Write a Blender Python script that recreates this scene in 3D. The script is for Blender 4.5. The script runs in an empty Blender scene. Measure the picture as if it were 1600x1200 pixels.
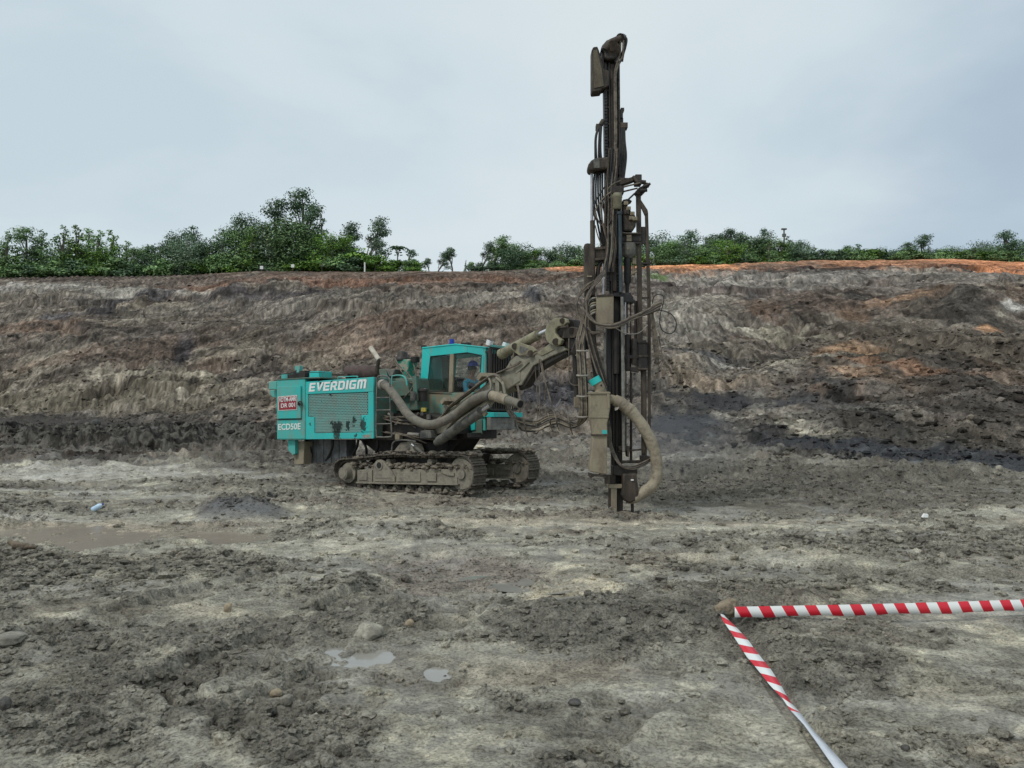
import bpy, math, random
import numpy as np
from mathutils import Vector, Matrix

random.seed(7)
rng = np.random.default_rng(7)
scene = bpy.context.scene
col = scene.collection
R = math.radians

# ---------------------------------------------------------------- camera, world, sun
CAM_H = 1.6
TILT = math.atan(50 / 1200)
cd = bpy.data.cameras.new('camera')
cam = bpy.data.objects.new('camera', cd)
col.objects.link(cam)
cam.location = (0, 0, CAM_H)
cam.rotation_euler = (math.pi / 2 + TILT, 0, 0)
cd.sensor_width = 36
cd.lens = 27
cd.clip_start = 0.1
cd.clip_end = 3000
scene.camera = cam

scene.view_settings.view_transform = 'Standard'
scene.view_settings.look = 'None'
scene.view_settings.gamma = 1
scene.view_settings.exposure = 0.0
try:
    scene.view_settings.use_curve_mapping = False
except Exception:
    pass

SUN_EL, SUN_AZ = 50, -135          # azimuth measured from +Y towards +X, behind the camera's left shoulder
world = bpy.data.worlds.new('World')
scene.world = world
world.use_nodes = True
nt = world.node_tree
nt.nodes.clear()
def N(tree, t, **kw):
    n = tree.nodes.new(t)
    for k, v in kw.items():
        setattr(n, k, v)
    return n
def ramp(tree, stops, interp='LINEAR'):
    n = tree.nodes.new('ShaderNodeValToRGB')
    n.color_ramp.interpolation = interp
    e = n.color_ramp.elements
    while len(e) > 1:
        e.remove(e[-1])
    e[0].position = stops[0][0]
    e[0].color = (*stops[0][1], 1)
    for p, c in stops[1:]:
        x = e.new(p)
        x.color = (*c, 1)
    return n
L = nt.links.new
out = N(nt, 'ShaderNodeOutputWorld')
bg = N(nt, 'ShaderNodeBackground')
bg.inputs['Strength'].default_value = 0.1
sky = N(nt, 'ShaderNodeTexSky')
sky.sky_type = 'NISHITA'
sky.sun_disc = False
sky.sun_elevation = R(SUN_EL)
sky.sun_rotation = R(SUN_AZ)
sky.air_density = 1.0
sky.dust_density = 2.0
tc = N(nt, 'ShaderNodeTexCoord')
sep = N(nt, 'ShaderNodeSeparateXYZ')
L(tc.outputs['Generated'], sep.inputs[0])
# project the direction on a flat cloud layer
add = N(nt, 'ShaderNodeMath', operation='ADD'); add.inputs[1].default_value = 0.22
mx = N(nt, 'ShaderNodeMath', operation='MAXIMUM'); mx.inputs[1].default_value = 0.0
L(sep.outputs['Z'], mx.inputs[0]); L(mx.outputs[0], add.inputs[0])
dx = N(nt, 'ShaderNodeMath', operation='DIVIDE'); dy = N(nt, 'ShaderNodeMath', operation='DIVIDE')
L(sep.outputs['X'], dx.inputs[0]); L(add.outputs[0], dx.inputs[1])
L(sep.outputs['Y'], dy.inputs[0]); L(add.outputs[0], dy.inputs[1])
cmb = N(nt, 'ShaderNodeCombineXYZ')
L(dx.outputs[0], cmb.inputs[0]); L(dy.outputs[0], cmb.inputs[1])
n1 = N(nt, 'ShaderNodeTexNoise'); n1.inputs['Scale'].default_value = 1.1; n1.inputs['Detail'].default_value = 7; n1.inputs['Roughness'].default_value = 0.5
n1.inputs['Distortion'].default_value = 0.25
mp = N(nt, 'ShaderNodeMapping'); mp.inputs['Location'].default_value = (3.1, 1.7, 0)
L(cmb.outputs[0], mp.inputs[0]); L(mp.outputs[0], n1.inputs['Vector'])
cr = ramp(nt, [(0.34, (5.8, 6.9, 7.6)), (0.46, (6.6, 7.55, 8.05)), (0.60, (7.1, 7.95, 8.3)), (0.75, (7.6, 8.3, 8.5))])
L(n1.outputs['Fac'], cr.inputs[0])
# one large darker cloud bank towards the right
dk = N(nt, 'ShaderNodeVectorMath', operation='DOT_PRODUCT')
dk.inputs[1].default_value = Vector((0.70, 0.82, 0.20)).normalized()
L(tc.outputs['Generated'], dk.inputs[0])
n2 = N(nt, 'ShaderNodeTexNoise'); n2.inputs['Scale'].default_value = 1.6; n2.inputs['Detail'].default_value = 5
L(mp.outputs[0], n2.inputs['Vector'])
ma = N(nt, 'ShaderNodeMath', operation='MULTIPLY_ADD'); ma.inputs[1].default_value = 0.09
L(n2.outputs['Fac'], ma.inputs[0]); L(dk.outputs['Value'], ma.inputs[2])
mr = N(nt, 'ShaderNodeMapRange', interpolation_type='SMOOTHSTEP'); mr.inputs['From Min'].default_value = 0.972; mr.inputs['From Max'].default_value = 1.04
L(ma.outputs[0], mr.inputs['Value'])
mxd = N(nt, 'ShaderNodeMix', data_type='RGBA', blend_type='MIX')
fm = N(nt, 'ShaderNodeMath', operation='MULTIPLY'); fm.inputs[1].default_value = 0.9
L(mr.outputs[0], fm.inputs[0]); L(fm.outputs[0], mxd.inputs['Factor'])
L(cr.outputs[0], mxd.inputs['A']); mxd.inputs['B'].default_value = (3.9, 4.95, 6.1, 1)
# whiter towards the horizon
hz = N(nt, 'ShaderNodeMapRange'); hz.inputs['From Min'].default_value = 0.02; hz.inputs['From Max'].default_value = 0.35; hz.inputs['To Min'].default_value = 0.45; hz.inputs['To Max'].default_value = 0
L(sep.outputs['Z'], hz.inputs['Value'])
mxh = N(nt, 'ShaderNodeMix', data_type='RGBA')
L(hz.outputs[0], mxh.inputs['Factor']); L(mxd.outputs['Result'], mxh.inputs['A']); mxh.inputs['B'].default_value = (6.3, 7.3, 7.9, 1)
mxs = N(nt, 'ShaderNodeMix', data_type='RGBA'); mxs.inputs['Factor'].default_value = 0.06
L(mxh.outputs['Result'], mxs.inputs['A']); L(sky.outputs[0], mxs.inputs['B'])
L(mxs.outputs['Result'], bg.inputs['Color']); L(bg.outputs[0], out.inputs[0])

sl = bpy.data.lights.new('sun', 'SUN')
sl.energy = 1.5
sl.angle = R(11)
sl.color = (1.0, 0.96, 0.90)
so = bpy.data.objects.new('sun', sl)
col.objects.link(so)
sdir = Vector((math.sin(R(SUN_AZ)) * math.cos(R(SUN_EL)), math.cos(R(SUN_AZ)) * math.cos(R(SUN_EL)), math.sin(R(SUN_EL))))
so.rotation_euler = sdir.to_track_quat('Z', 'Y').to_euler()
so.location = (0, 0, 60)

# ---------------------------------------------------------------- geometry helpers
CT, ST = math.cos(TILT), math.sin(TILT)
def ray(px, py):
    r = (px - 800) / 1200
    u = (600 - py) / 1200
    yd = CT - u * ST
    return Vector((r / yd, 1.0, (ST + u * CT) / yd))
def P(px, py, Y):
    d = ray(px, py)
    return Vector((d.x * Y, Y, CAM_H + d.z * Y))
def hit(px, py, a, n, off=0.0):
    "where a sight line meets the upright plane through a (xy) with horizontal normal n, moved off along n"
    d = ray(px, py)
    t = (off + a[0] * n[0] + a[1] * n[1]) / (d.x * n[0] + n[1])
    return Vector((d.x * t, t, CAM_H + d.z * t))
TH = R(35)
MA = (-2.35, 16.05)
MF = Vector((math.cos(TH), -math.sin(TH), 0))
MS = Vector((math.sin(TH), math.cos(TH), 0))
UP = Vector((0, 0, 1))
def M(px, py, s=0.0):
    return hit(px, py, MA, MS, s)
BA = (-1.54, 16.1)
BD = Vector((0.618, -0.786, 0)).normalized()
BN = Vector((0.786, 0.618, 0)).normalized()
def B(px, py, o=0.0):
    return hit(px, py, BA, BN, o)
YM = 12.45
def F(px, py, o=0.0):
    return P(px, py, YM + o)

def spline(pts, n=8):
    pts = [Vector(p) for p in pts]
    if len(pts) < 3:
        return pts
    o = []
    e = [pts[0] * 2 - pts[1]] + pts + [pts[-1] * 2 - pts[-2]]
    for i in range(1, len(e) - 2):
        a, b, c, d = e[i - 1:i + 3]
        for k in range(n):
            t = k / n
            o.append(0.5 * ((2 * b) + (c - a) * t + (2 * a - 5 * b + 4 * c - d) * t * t + (3 * b - a - 3 * c + d) * t ** 3))
    o.append(pts[-1])
    return o

class MB:
    def __init__(self):
        self.v, self.f, self.m, self.s = [], [], [], []
    def add(self, vs, fs, mi=0, smooth=False):
        o = len(self.v)
        self.v += [tuple(x) for x in vs]
        for q in fs:
            self.f.append([i + o for i in q]); self.m.append(mi); self.s.append(smooth)
        return self
    def box(self, c, hx, hy, hz, X=Vector((1, 0, 0)), Y=Vector((0, 1, 0)), Z=Vector((0, 0, 1)), mi=0):
        c = Vector(c)
        vs = [c + X * (hx * a) + Y * (hy * b) + Z * (hz * d) for a in (-1, 1) for b in (-1, 1) for d in (-1, 1)]
        return self.add(vs, [(0, 1, 3, 2), (4, 6, 7, 5), (0, 4, 5, 1), (2, 3, 7, 6), (0, 2, 6, 4), (1, 5, 7, 3)], mi)
    def prism(self, pts, ext, mi=0):
        n = len(pts)
        pts = [Vector(p) for p in pts]
        nr = Vector((0, 0, 0))
        for i in range(n):
            nr += (pts[i] - pts[0]).cross(pts[(i + 1) % n] - pts[0])
        if nr.dot(ext) > 0:
            pts = pts[::-1]
        vs = pts + [p + ext for p in pts]
        fs = [tuple(range(n)), tuple(range(2 * n - 1, n - 1, -1))]
        fs += [(i, i + n, (i + 1) % n + n, (i + 1) % n) for i in range(n)]
        return self.add(vs, fs, mi)
    def beam(self, a, b, w, t, side=UP, mi=0):
        a, b = Vector(a), Vector(b)
        X = (b - a).normalized()
        Z = (side - X * side.dot(X)).normalized()
        Y = Z.cross(X)
        return self.box((a + b) / 2, (b - a).length / 2, w / 2, t / 2, X, Y, Z, mi)
    def tube(self, pts, r, n=10, mi=0, cap=True, smooth=True):
        pts = [Vector(p) for p in pts]
        k = len(pts)
        rs = r if isinstance(r, (list, tuple)) else [r] * k
        vs = []
        nrm = None
        for i, p in enumerate(pts):
            t = (pts[min(i + 1, k - 1)] - pts[max(i - 1, 0)])
            t = t.normalized() if t.length > 1e-9 else Vector((0, 0, 1))
            if nrm is None:
                nrm = t.orthogonal().normalized()
            nrm = nrm - t * nrm.dot(t)
            nrm = nrm.normalized() if nrm.length > 1e-6 else t.orthogonal().normalized()
            bn = t.cross(nrm)
            for j in range(n):
                a = 2 * math.pi * j / n
                vs.append(p + (nrm * math.cos(a) + bn * math.sin(a)) * rs[i])
        fs = []
        for i in range(k - 1):
            for j in range(n):
                fs.append((i * n + j, i * n + (j + 1) % n, (i + 1) * n + (j + 1) % n, (i + 1) * n + j))
        self.add(vs, fs, mi, smooth)
        if cap:
            self.add(vs[:n], [tuple(range(n - 1, -1, -1))], mi)
            self.add(vs[-n:], [tuple(range(n))], mi)
        return self
    def cyl(self, a, b, r, n=20, mi=0, r2=None):
        return self.tube([a, b], [r, r if r2 is None else r2], n, mi)
    def ring_hose(self, pts, r, n=12, pitch=0.045, amp=0.07, mi=0):
        "corrugated hose"
        sp = spline(pts, 10)
        d = [0]
        for i in range(1, len(sp)):
            d.append(d[-1] + (sp[i] - sp[i - 1]).length)
        m = max(8, int(d[-1] / pitch) * 2)
        q, rr, j = [], [], 0
        for i in range(m + 1):
            t = d[-1] * i / m
            while j < len(sp) - 2 and d[j + 1] < t:
                j += 1
            u = (t - d[j]) / max(1e-9, d[j + 1] - d[j])
            q.append(sp[j].lerp(sp[j + 1], u)); rr.append(r * (1 + (amp if i % 2 else -amp)))
        return self.tube(q, rr, n, mi)
    def build(self, name, mats, root=None, parent=None, bevel=0, label=None, origin=None):
        me = bpy.data.meshes.new(name)
        o0 = root.location if root is not None else (Vector(origin) if origin is not None else Vector((0, 0, 0)))
        me.from_pydata([(x[0] - o0[0], x[1] - o0[1], x[2] - o0[2]) for x in self.v], [], self.f)
        if not isinstance(mats, (list, tuple)):
            mats = [mats]
        for m in mats:
            me.materials.append(m)
        me.polygons.foreach_set('material_index', self.m)
        me.polygons.foreach_set('use_smooth', self.s)
        me.update()
        ob = bpy.data.objects.new(name, me)
        col.objects.link(ob)
        if root is not None:
            ob.parent = parent if parent is not None else root
        elif origin is not None:
            ob.location = o0
        if bevel:
            b = ob.modifiers.new('bevel', 'BEVEL')
            b.width = bevel; b.segments = 2; b.limit_method = 'ANGLE'; b.angle_limit = R(40)
        if label:
            ob['label'] = label
        return ob

def tag(o, label=None, cat=None, group=None, kind=None):
    if label: o['label'] = label
    if cat: o['category'] = cat
    if group: o['group'] = group
    if kind: o['kind'] = kind
    return o
def empty(name, loc):
    o = bpy.data.objects.new(name, None)
    o.empty_display_size = 0.3
    o.location = loc
    col.objects.link(o)
    return o

# ---------------------------------------------------------------- colour and materials
def lin(c):
    return tuple(((x / 255) / 12.92 if x / 255 <= 0.04045 else ((x / 255 + 0.055) / 1.055) ** 2.4) for x in c)

def material(name, c1, c2=None, scale=3.0, rough=0.7, metal=0.0, bump=0.15, bscale=40.0, contrast=(0.42, 0.6), dust=None, dustamt=0.4, spec=0.4, rough2=None, streak=1.0):
    m = bpy.data.materials.new(name)
    m.use_nodes = True
    t = m.node_tree
    b = t.nodes['Principled BSDF']
    K = t.links.new
    tcn = N(t, 'ShaderNodeTexCoord')
    mpn = N(t, 'ShaderNodeMapping'); mpn.inputs['Scale'].default_value = (1, 1, 1 / streak)
    K(tcn.outputs['Object'], mpn.inputs[0])
    nz = N(t, 'ShaderNodeTexNoise'); nz.inputs['Scale'].default_value = scale; nz.inputs['Detail'].default_value = 8; nz.inputs['Roughness'].default_value = 0.65
    K(mpn.outputs[0], nz.inputs['Vector'])
    c2 = c2 or tuple(x * 0.7 for x in c1)
    rp = ramp(t, [(contrast[0], c1), (contrast[1], c2)])
    K(nz.outputs['Fac'], rp.inputs[0])
    colout = rp.outputs[0]
    if dust:
        n2 = N(t, 'ShaderNodeTexNoise'); n2.inputs['Scale'].default_value = scale * 2.3; n2.inputs['Detail'].default_value = 10; n2.inputs['Roughness'].default_value = 0.7
        mp2 = N(t, 'ShaderNodeMapping'); mp2.inputs['Location'].default_value = (5, 9, 2); mp2.inputs['Scale'].default_value = (1, 1, 1 / streak)
        K(tcn.outputs['Object'], mp2.inputs[0]); K(mp2.outputs[0], n2.inputs['Vector'])
        r2 = ramp(t, [(0.5 - dustamt * 0.35, (0, 0, 0)), (0.72 - dustamt * 0.3, (1, 1, 1))])
        r2.color_ramp.elements[0].position = max(0.0, 0.62 - dustamt * 0.45)
        r2.color_ramp.elements[1].position = max(0.1, 0.80 - dustamt * 0.40)
        K(n2.outputs['Fac'], r2.inputs[0])
        mxn = N(t, 'ShaderNodeMix', data_type='RGBA')
        mf = N(t, 'ShaderNodeMath', operation='MULTIPLY'); mf.inputs[1].default_value = 0.85
        K(r2.outputs[0], mf.inputs[0]); K(mf.outputs[0], mxn.inputs['Factor'])
        K(colout, mxn.inputs['A']); mxn.inputs['B'].default_value = (*dust, 1)
        colout = mxn.outputs['Result']
    K(colout, b.inputs['Base Color'])
    b.inputs['Roughness'].default_value = rough
    b.inputs['Metallic'].default_value = metal
    b.inputs['Specular IOR Level'].default_value = spec
    if bump:
        nb = N(t, 'ShaderNodeTexNoise'); nb.inputs['Scale'].default_value = bscale; nb.inputs['Detail'].default_value = 4
        K(tcn.outputs['Object'], nb.inputs['Vector'])
        bp = N(t, 'ShaderNodeBump'); bp.inputs['Strength'].default_value = bump; bp.inputs['Distance'].default_value = 0.02
        K(nb.outputs['Fac'], bp.inputs['Height']); K(bp.outputs[0], b.inputs['Normal'])
    return m

DUST = (0.24, 0.21, 0.165)
m_teal = material('teal_paint', (0.022, 0.50, 0.47), (0.035, 0.42, 0.40), 1.5, 0.42, dust=(0.20, 0.27, 0.23), dustamt=0.24, bump=0.04, streak=3)
m_teald = material('dusty_teal_paint', (0.035, 0.42, 0.39), (0.10, 0.38, 0.34), 2.2, 0.55, dust=(0.20, 0.25, 0.21), dustamt=0.32, bump=0.05, streak=3)
m_tealm = material('muddy_teal_paint', (0.035, 0.22, 0.19), (0.10, 0.20, 0.16), 4, 0.65, dust=(0.13, 0.12, 0.09), dustamt=0.6, bump=0.15)
m_cabpanel = material('mud_stained_cab_paint', (0.06, 0.28, 0.24), (0.26, 0.19, 0.12), 2.3, 0.6, dust=(0.26, 0.2, 0.13), dustamt=0.55, bump=0.1)
m_mud = material('mud_caked_steel', (0.24, 0.22, 0.17), (0.15, 0.135, 0.11), 6, 0.85, bump=0.5, dust=(0.27, 0.245, 0.20), dustamt=0.4)
m_tread = material('mud_caked_tread', (0.11, 0.098, 0.08), (0.05, 0.045, 0.038), 9, 0.9, bump=0.9, bscale=25, dust=(0.15, 0.125, 0.10), dustamt=0.4)
m_clump = material('dried_mud_clumps', (0.22, 0.195, 0.155), (0.10, 0.09, 0.072), 10, 0.95, bump=1.0, bscale=22, dust=(0.24, 0.19, 0.15), dustamt=0.35)
m_dark = material('greasy_dark_steel', (0.014, 0.012, 0.011), (0.03, 0.024, 0.019), 5, 0.5, bump=0.2, dust=(0.065, 0.052, 0.04), dustamt=0.2, streak=4)
m_brown = material('rusty_brown_steel', (0.042, 0.031, 0.023), (0.022, 0.018, 0.014), 4, 0.65, bump=0.25, dust=(0.11, 0.085, 0.062), dustamt=0.35, streak=4)
m_lgrey = material('pale_grey_panel', (0.24, 0.24, 0.22), (0.15, 0.15, 0.135), 5, 0.7, bump=0.2, dust=(0.10, 0.095, 0.08), dustamt=0.3)
m_grey = material('dusty_grey_steel', (0.10, 0.105, 0.10), (0.065, 0.068, 0.065), 4, 0.6, bump=0.2, dust=(0.20, 0.185, 0.155), dustamt=0.45)
m_boomm = material('dusty_boom_steel', (0.26, 0.245, 0.195), (0.13, 0.125, 0.10), 4, 0.65, bump=0.25, dust=(0.24, 0.22, 0.165), dustamt=0.5)
m_sand = material('sand_dusted_steel', (0.12, 0.10, 0.068), (0.065, 0.05, 0.036), 3, 0.7, bump=0.25, dust=(0.17, 0.145, 0.10), dustamt=0.25, streak=2)
m_khaki = material('khaki_dusted_steel', (0.27, 0.255, 0.17), (0.17, 0.155, 0.105), 4, 0.7, bump=0.25, dust=(0.12, 0.10, 0.075), dustamt=0.25)
m_tan = material('tan_dusted_steel', (0.27, 0.235, 0.165), (0.20, 0.165, 0.12), 3, 0.75, bump=0.25, dust=(0.11, 0.085, 0.06), dustamt=0.22, streak=2)
m_hose = material('grey_corrugated_hose', (0.17, 0.16, 0.13), (0.11, 0.10, 0.085), 5, 0.75, bump=0.2, dust=(0.20, 0.18, 0.14), dustamt=0.4)
m_canvas = material('tan_canvas_hose', (0.33, 0.29, 0.215), (0.23, 0.195, 0.145), 5, 0.9, bump=0.6, bscale=14, dust=(0.13, 0.105, 0.08), dustamt=0.25)
m_rubber = material('dusty_hydraulic_hose', (0.18, 0.15, 0.115), (0.06, 0.05, 0.042), 7, 0.7, bump=0.1, dust=(0.20, 0.17, 0.13), dustamt=0.3)
m_black = material('black_rubber', (0.012, 0.012, 0.013), (0.022, 0.022, 0.022), 6, 0.5, bump=0.05, dust=(0.06, 0.052, 0.042), dustamt=0.15)
m_strap = material('pale_hose_clamp', (0.33, 0.31, 0.27), (0.22, 0.2, 0.17), 8, 0.6)
m_chrome = material('silver_piston_rod', (0.75, 0.75, 0.76), (0.6, 0.6, 0.62), 5, 0.22, 0.9, bump=0)
m_tube = material('pale_silver_tube', (0.55, 0.55, 0.57), (0.42, 0.42, 0.45), 4, 0.3, 0.3, bump=0)
m_white = material('white_paint', (0.78, 0.79, 0.78), (0.66, 0.68, 0.67), 12, 0.5, bump=0)
m_faded = material('faded_white_paint', (0.68, 0.76, 0.73), (0.55, 0.66, 0.63), 14, 0.6, bump=0)
m_cream = material('cream_tube', (0.62, 0.57, 0.48), (0.45, 0.40, 0.33), 8, 0.6)
m_red = material('red_sign_paint', (0.28, 0.018, 0.03), (0.24, 0.02, 0.03), 10, 0.5, bump=0)
m_signw = material('sign_border_white', (0.62, 0.58, 0.55), (0.5, 0.44, 0.42), 14, 0.5, bump=0)
m_yellow = material('yellow_sticker', (0.6, 0.48, 0.06), (0.4, 0.32, 0.08), 9, 0.5)
m_blue = material('blue_plastic', (0.014, 0.045, 0.36), (0.01, 0.035, 0.26), 8, 0.3, bump=0)
m_shirt = material('blue_work_shirt', (0.03, 0.27, 0.40), (0.02, 0.18, 0.29), 9, 0.9)
m_trou = material('navy_trousers', (0.01, 0.015, 0.04), None, 9, 0.9)
m_skin = material('skin', (0.20, 0.10, 0.06), (0.17, 0.085, 0.05), 9, 0.55, bump=0)
m_hair = material('black_hair', (0.008, 0.007, 0.006), None, 9, 0.6)
m_seat = material('dark_seat_fabric', (0.015, 0.015, 0.018), None, 9, 0.9)
m_wood = material('weathered_wood', (0.20, 0.16, 0.115), (0.10, 0.08, 0.06), 9, 0.9, bump=0.6)
m_rock = material('pale_stone', (0.38, 0.355, 0.29), (0.24, 0.225, 0.185), 9, 0.85, bump=0.5, bscale=30, dust=(0.14, 0.13, 0.11), dustamt=0.35)
m_stone = material('grey_stone', (0.26, 0.245, 0.205), (0.17, 0.16, 0.135), 9, 0.85, bump=0.5, bscale=30, dust=(0.12, 0.11, 0.09), dustamt=0.35)
m_drock = material('dark_wet_stone', (0.05, 0.048, 0.045), (0.09, 0.085, 0.075), 9, 0.6, bump=0.5, bscale=30)
m_trock = material('tan_stone', (0.34, 0.28, 0.19), (0.22, 0.18, 0.13), 9, 0.85, bump=0.5, bscale=30)
m_corner = material('brown_corner_rock', (0.25, 0.20, 0.14), (0.14, 0.115, 0.085), 12, 0.85, bump=0.8, bscale=30, dust=(0.33, 0.28, 0.2), dustamt=0.3)
m_bark = material('pale_bark', (0.20, 0.18, 0.15), (0.10, 0.09, 0.075), 3, 0.9, bump=0.3, bscale=8)
m_bott = material('pale_blue_plastic', (0.42, 0.58, 0.75), (0.6, 0.72, 0.82), 9, 0.25, bump=0)

def glass(name, tint, op):
    m = bpy.data.materials.new(name); m.use_nodes = True
    t = m.node_tree; t.nodes.clear(); K = t.links.new
    o = N(t, 'ShaderNodeOutputMaterial')
    tr = N(t, 'ShaderNodeBsdfTransparent'); tr.inputs[0].default_value = (*tint, 1)
    gl = N(t, 'ShaderNodeBsdfGlossy'); gl.inputs['Roughness'].default_value = 0.03
    df = N(t, 'ShaderNodeBsdfDiffuse'); df.inputs[0].default_value = (0.30, 0.28, 0.23, 1)
    fr = N(t, 'ShaderNodeFresnel'); fr.inputs[0].default_value = 1.25
    nz = N(t, 'ShaderNodeTexNoise'); nz.inputs['Scale'].default_value = 3; nz.inputs['Detail'].default_value = 8
    tcn = N(t, 'ShaderNodeTexCoord'); K(tcn.outputs['Object'], nz.inputs['Vector'])
    mr_ = N(t, 'ShaderNodeMapRange'); mr_.inputs['From Min'].default_value = 0.4; mr_.inputs['From Max'].default_value = 0.75; mr_.inputs['To Min'].default_value = op * 0.5; mr_.inputs['To Max'].default_value = op * 2
    K(nz.outputs['Fac'], mr_.inputs['Value'])
    a = N(t, 'ShaderNodeMixShader'); b_ = N(t, 'ShaderNodeMixShader')
    K(mr_.outputs[0], a.inputs[0]); K(tr.outputs[0], a.inputs[1]); K(df.outputs[0], a.inputs[2])
    K(fr.outputs[0], b_.inputs[0]); K(a.outputs[0], b_.inputs[1]); K(gl.outputs[0], b_.inputs[2])
    K(b_.outputs[0], o.inputs[0])
    return m
m_glass = glass('dusty_cab_glass', (0.95, 0.98, 0.97), 0.03)

def attr_material(name, rough_attr=True, bump=0.9, bscale=34):
    m = bpy.data.materials.new(name); m.use_nodes = True
    t = m.node_tree; b = t.nodes['Principled BSDF']; K = t.links.new
    at = N(t, 'ShaderNodeAttribute'); at.attribute_name = 'Col'
    g = N(t, 'ShaderNodeNewGeometry')
    nz = N(t, 'ShaderNodeTexNoise'); nz.inputs['Scale'].default_value = 9; nz.inputs['Detail'].default_value = 12; nz.inputs['Roughness'].default_value = 0.78
    K(g.outputs['Position'], nz.inputs['Vector'])
    mr_ = N(t, 'ShaderNodeMapRange'); mr_.inputs['From Min'].default_value = 0.28; mr_.inputs['From Max'].default_value = 0.72; mr_.inputs['To Min'].default_value = 0.5; mr_.inputs['To Max'].default_value = 1.5
    K(nz.outputs['Fac'], mr_.inputs['Value'])
    vm = N(t, 'ShaderNodeVectorMath', operation='SCALE')
    nf = N(t, 'ShaderNodeTexNoise'); nf.inputs['Scale'].default_value = 48; nf.inputs['Detail'].default_value = 6; nf.inputs['Roughness'].default_value = 0.7
    K(g.outputs['Position'], nf.inputs['Vector'])
    mf_ = N(t, 'ShaderNodeMapRange'); mf_.inputs['From Min'].default_value = 0.36; mf_.inputs['From Max'].default_value = 0.56; mf_.inputs['To Min'].default_value = 0.45; mf_.inputs['To Max'].default_value = 1.18
    K(nf.outputs['Fac'], mf_.inputs['Value'])
    mm_ = N(t, 'ShaderNodeMath', operation='MULTIPLY'); K(mr_.outputs[0], mm_.inputs[0]); K(mf_.outputs[0], mm_.inputs[1])
    K(at.outputs['Color'], vm.inputs[0]); K(mm_.outputs[0], vm.inputs['Scale'])
    K(vm.outputs[0], b.inputs['Base Color'])
    ra = N(t, 'ShaderNodeAttribute'); ra.attribute_name = 'Rgh'
    if rough_attr:
        K(ra.outputs['Fac'], b.inputs['Roughness'])
    else:
        b.inputs['Roughness'].default_value = 0.9
    sr_ = N(t, 'ShaderNodeMapRange'); sr_.inputs['From Min'].default_value = 0.9; sr_.inputs['From Max'].default_value = 0.6; sr_.inputs['To Min'].default_value = 0.06; sr_.inputs['To Max'].default_value = 0.5
    K(ra.outputs['Fac'], sr_.inputs['Value']); K(sr_.outputs[0], b.inputs['Specular IOR Level'])
    nb = N(t, 'ShaderNodeTexNoise'); nb.inputs['Scale'].default_value = bscale; nb.inputs['Detail'].default_value = 9; nb.inputs['Roughness'].default_value = 0.75
    K(g.outputs['Position'], nb.inputs['Vector'])
    bp = N(t, 'ShaderNodeBump'); bp.inputs['Strength'].default_value = bump; bp.inputs['Distance'].default_value = 0.045
    K(nb.outputs['Fac'], bp.inputs['Height']); K(bp.outputs[0], b.inputs['Normal'])
    return m
m_ground = attr_material('pit_ground')

# ---------------------------------------------------------------- numpy noise
def _h(ix, iy, seed):
    n = (ix.astype(np.int64) * 374761393 + iy.astype(np.int64) * 668265263 + seed * 1442695041) & 0xffffffff
    n = ((n ^ (n >> 13)) * 1274126177) & 0xffffffff
    n = (n ^ (n >> 16)) & 0xffff
    return n.astype(np.float32) / 65535.0
def vn(x, y, seed=0):
    xi = np.floor(x); yi = np.floor(y)
    fx = (x - xi).astype(np.float32); fy = (y - yi).astype(np.float32)
    xi = xi.astype(np.int64); yi = yi.astype(np.int64)
    fx = fx * fx * fx * (fx * (fx * 6 - 15) + 10); fy = fy * fy * fy * (fy * (fy * 6 - 15) + 10)
    a = _h(xi, yi, seed); b = _h(xi + 1, yi, seed); c = _h(xi, yi + 1, seed); d = _h(xi + 1, yi + 1, seed)
    return (a + (b - a) * fx) * (1 - fy) + (c + (d - c) * fx) * fy
def fbm(x, y, octv=4, seed=0, gain=0.5):
    s = 0; a = 1; t = 0
    ca, sa = math.cos(0.6), math.sin(0.6)
    for i in range(octv):
        s = s + a * vn(x, y, seed + i * 17)
        t += a; a *= gain
        x, y = (x * ca - y * sa) * 2.03 + 11.3, (x * sa + y * ca) * 2.03 + 4.7
    return s / t
def ridge(x, y, octv=3, seed=0):
    s = 0; a = 1; t = 0
    ca, sa = math.cos(0.9), math.sin(0.9)
    for i in range(octv):
        s = s + a * (1 - np.abs(2 * vn(x, y, seed + i * 31) - 1))
        t += a; a *= 0.5
        x, y = (x * ca - y * sa) * 2.1 + 3.3, (x * sa + y * ca) * 2.1 + 8.7
    return s / t
def sstep(a, b, x):
    t = np.clip((x - a) / (b - a), 0, 1)
    return t * t * (3 - 2 * t)

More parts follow.
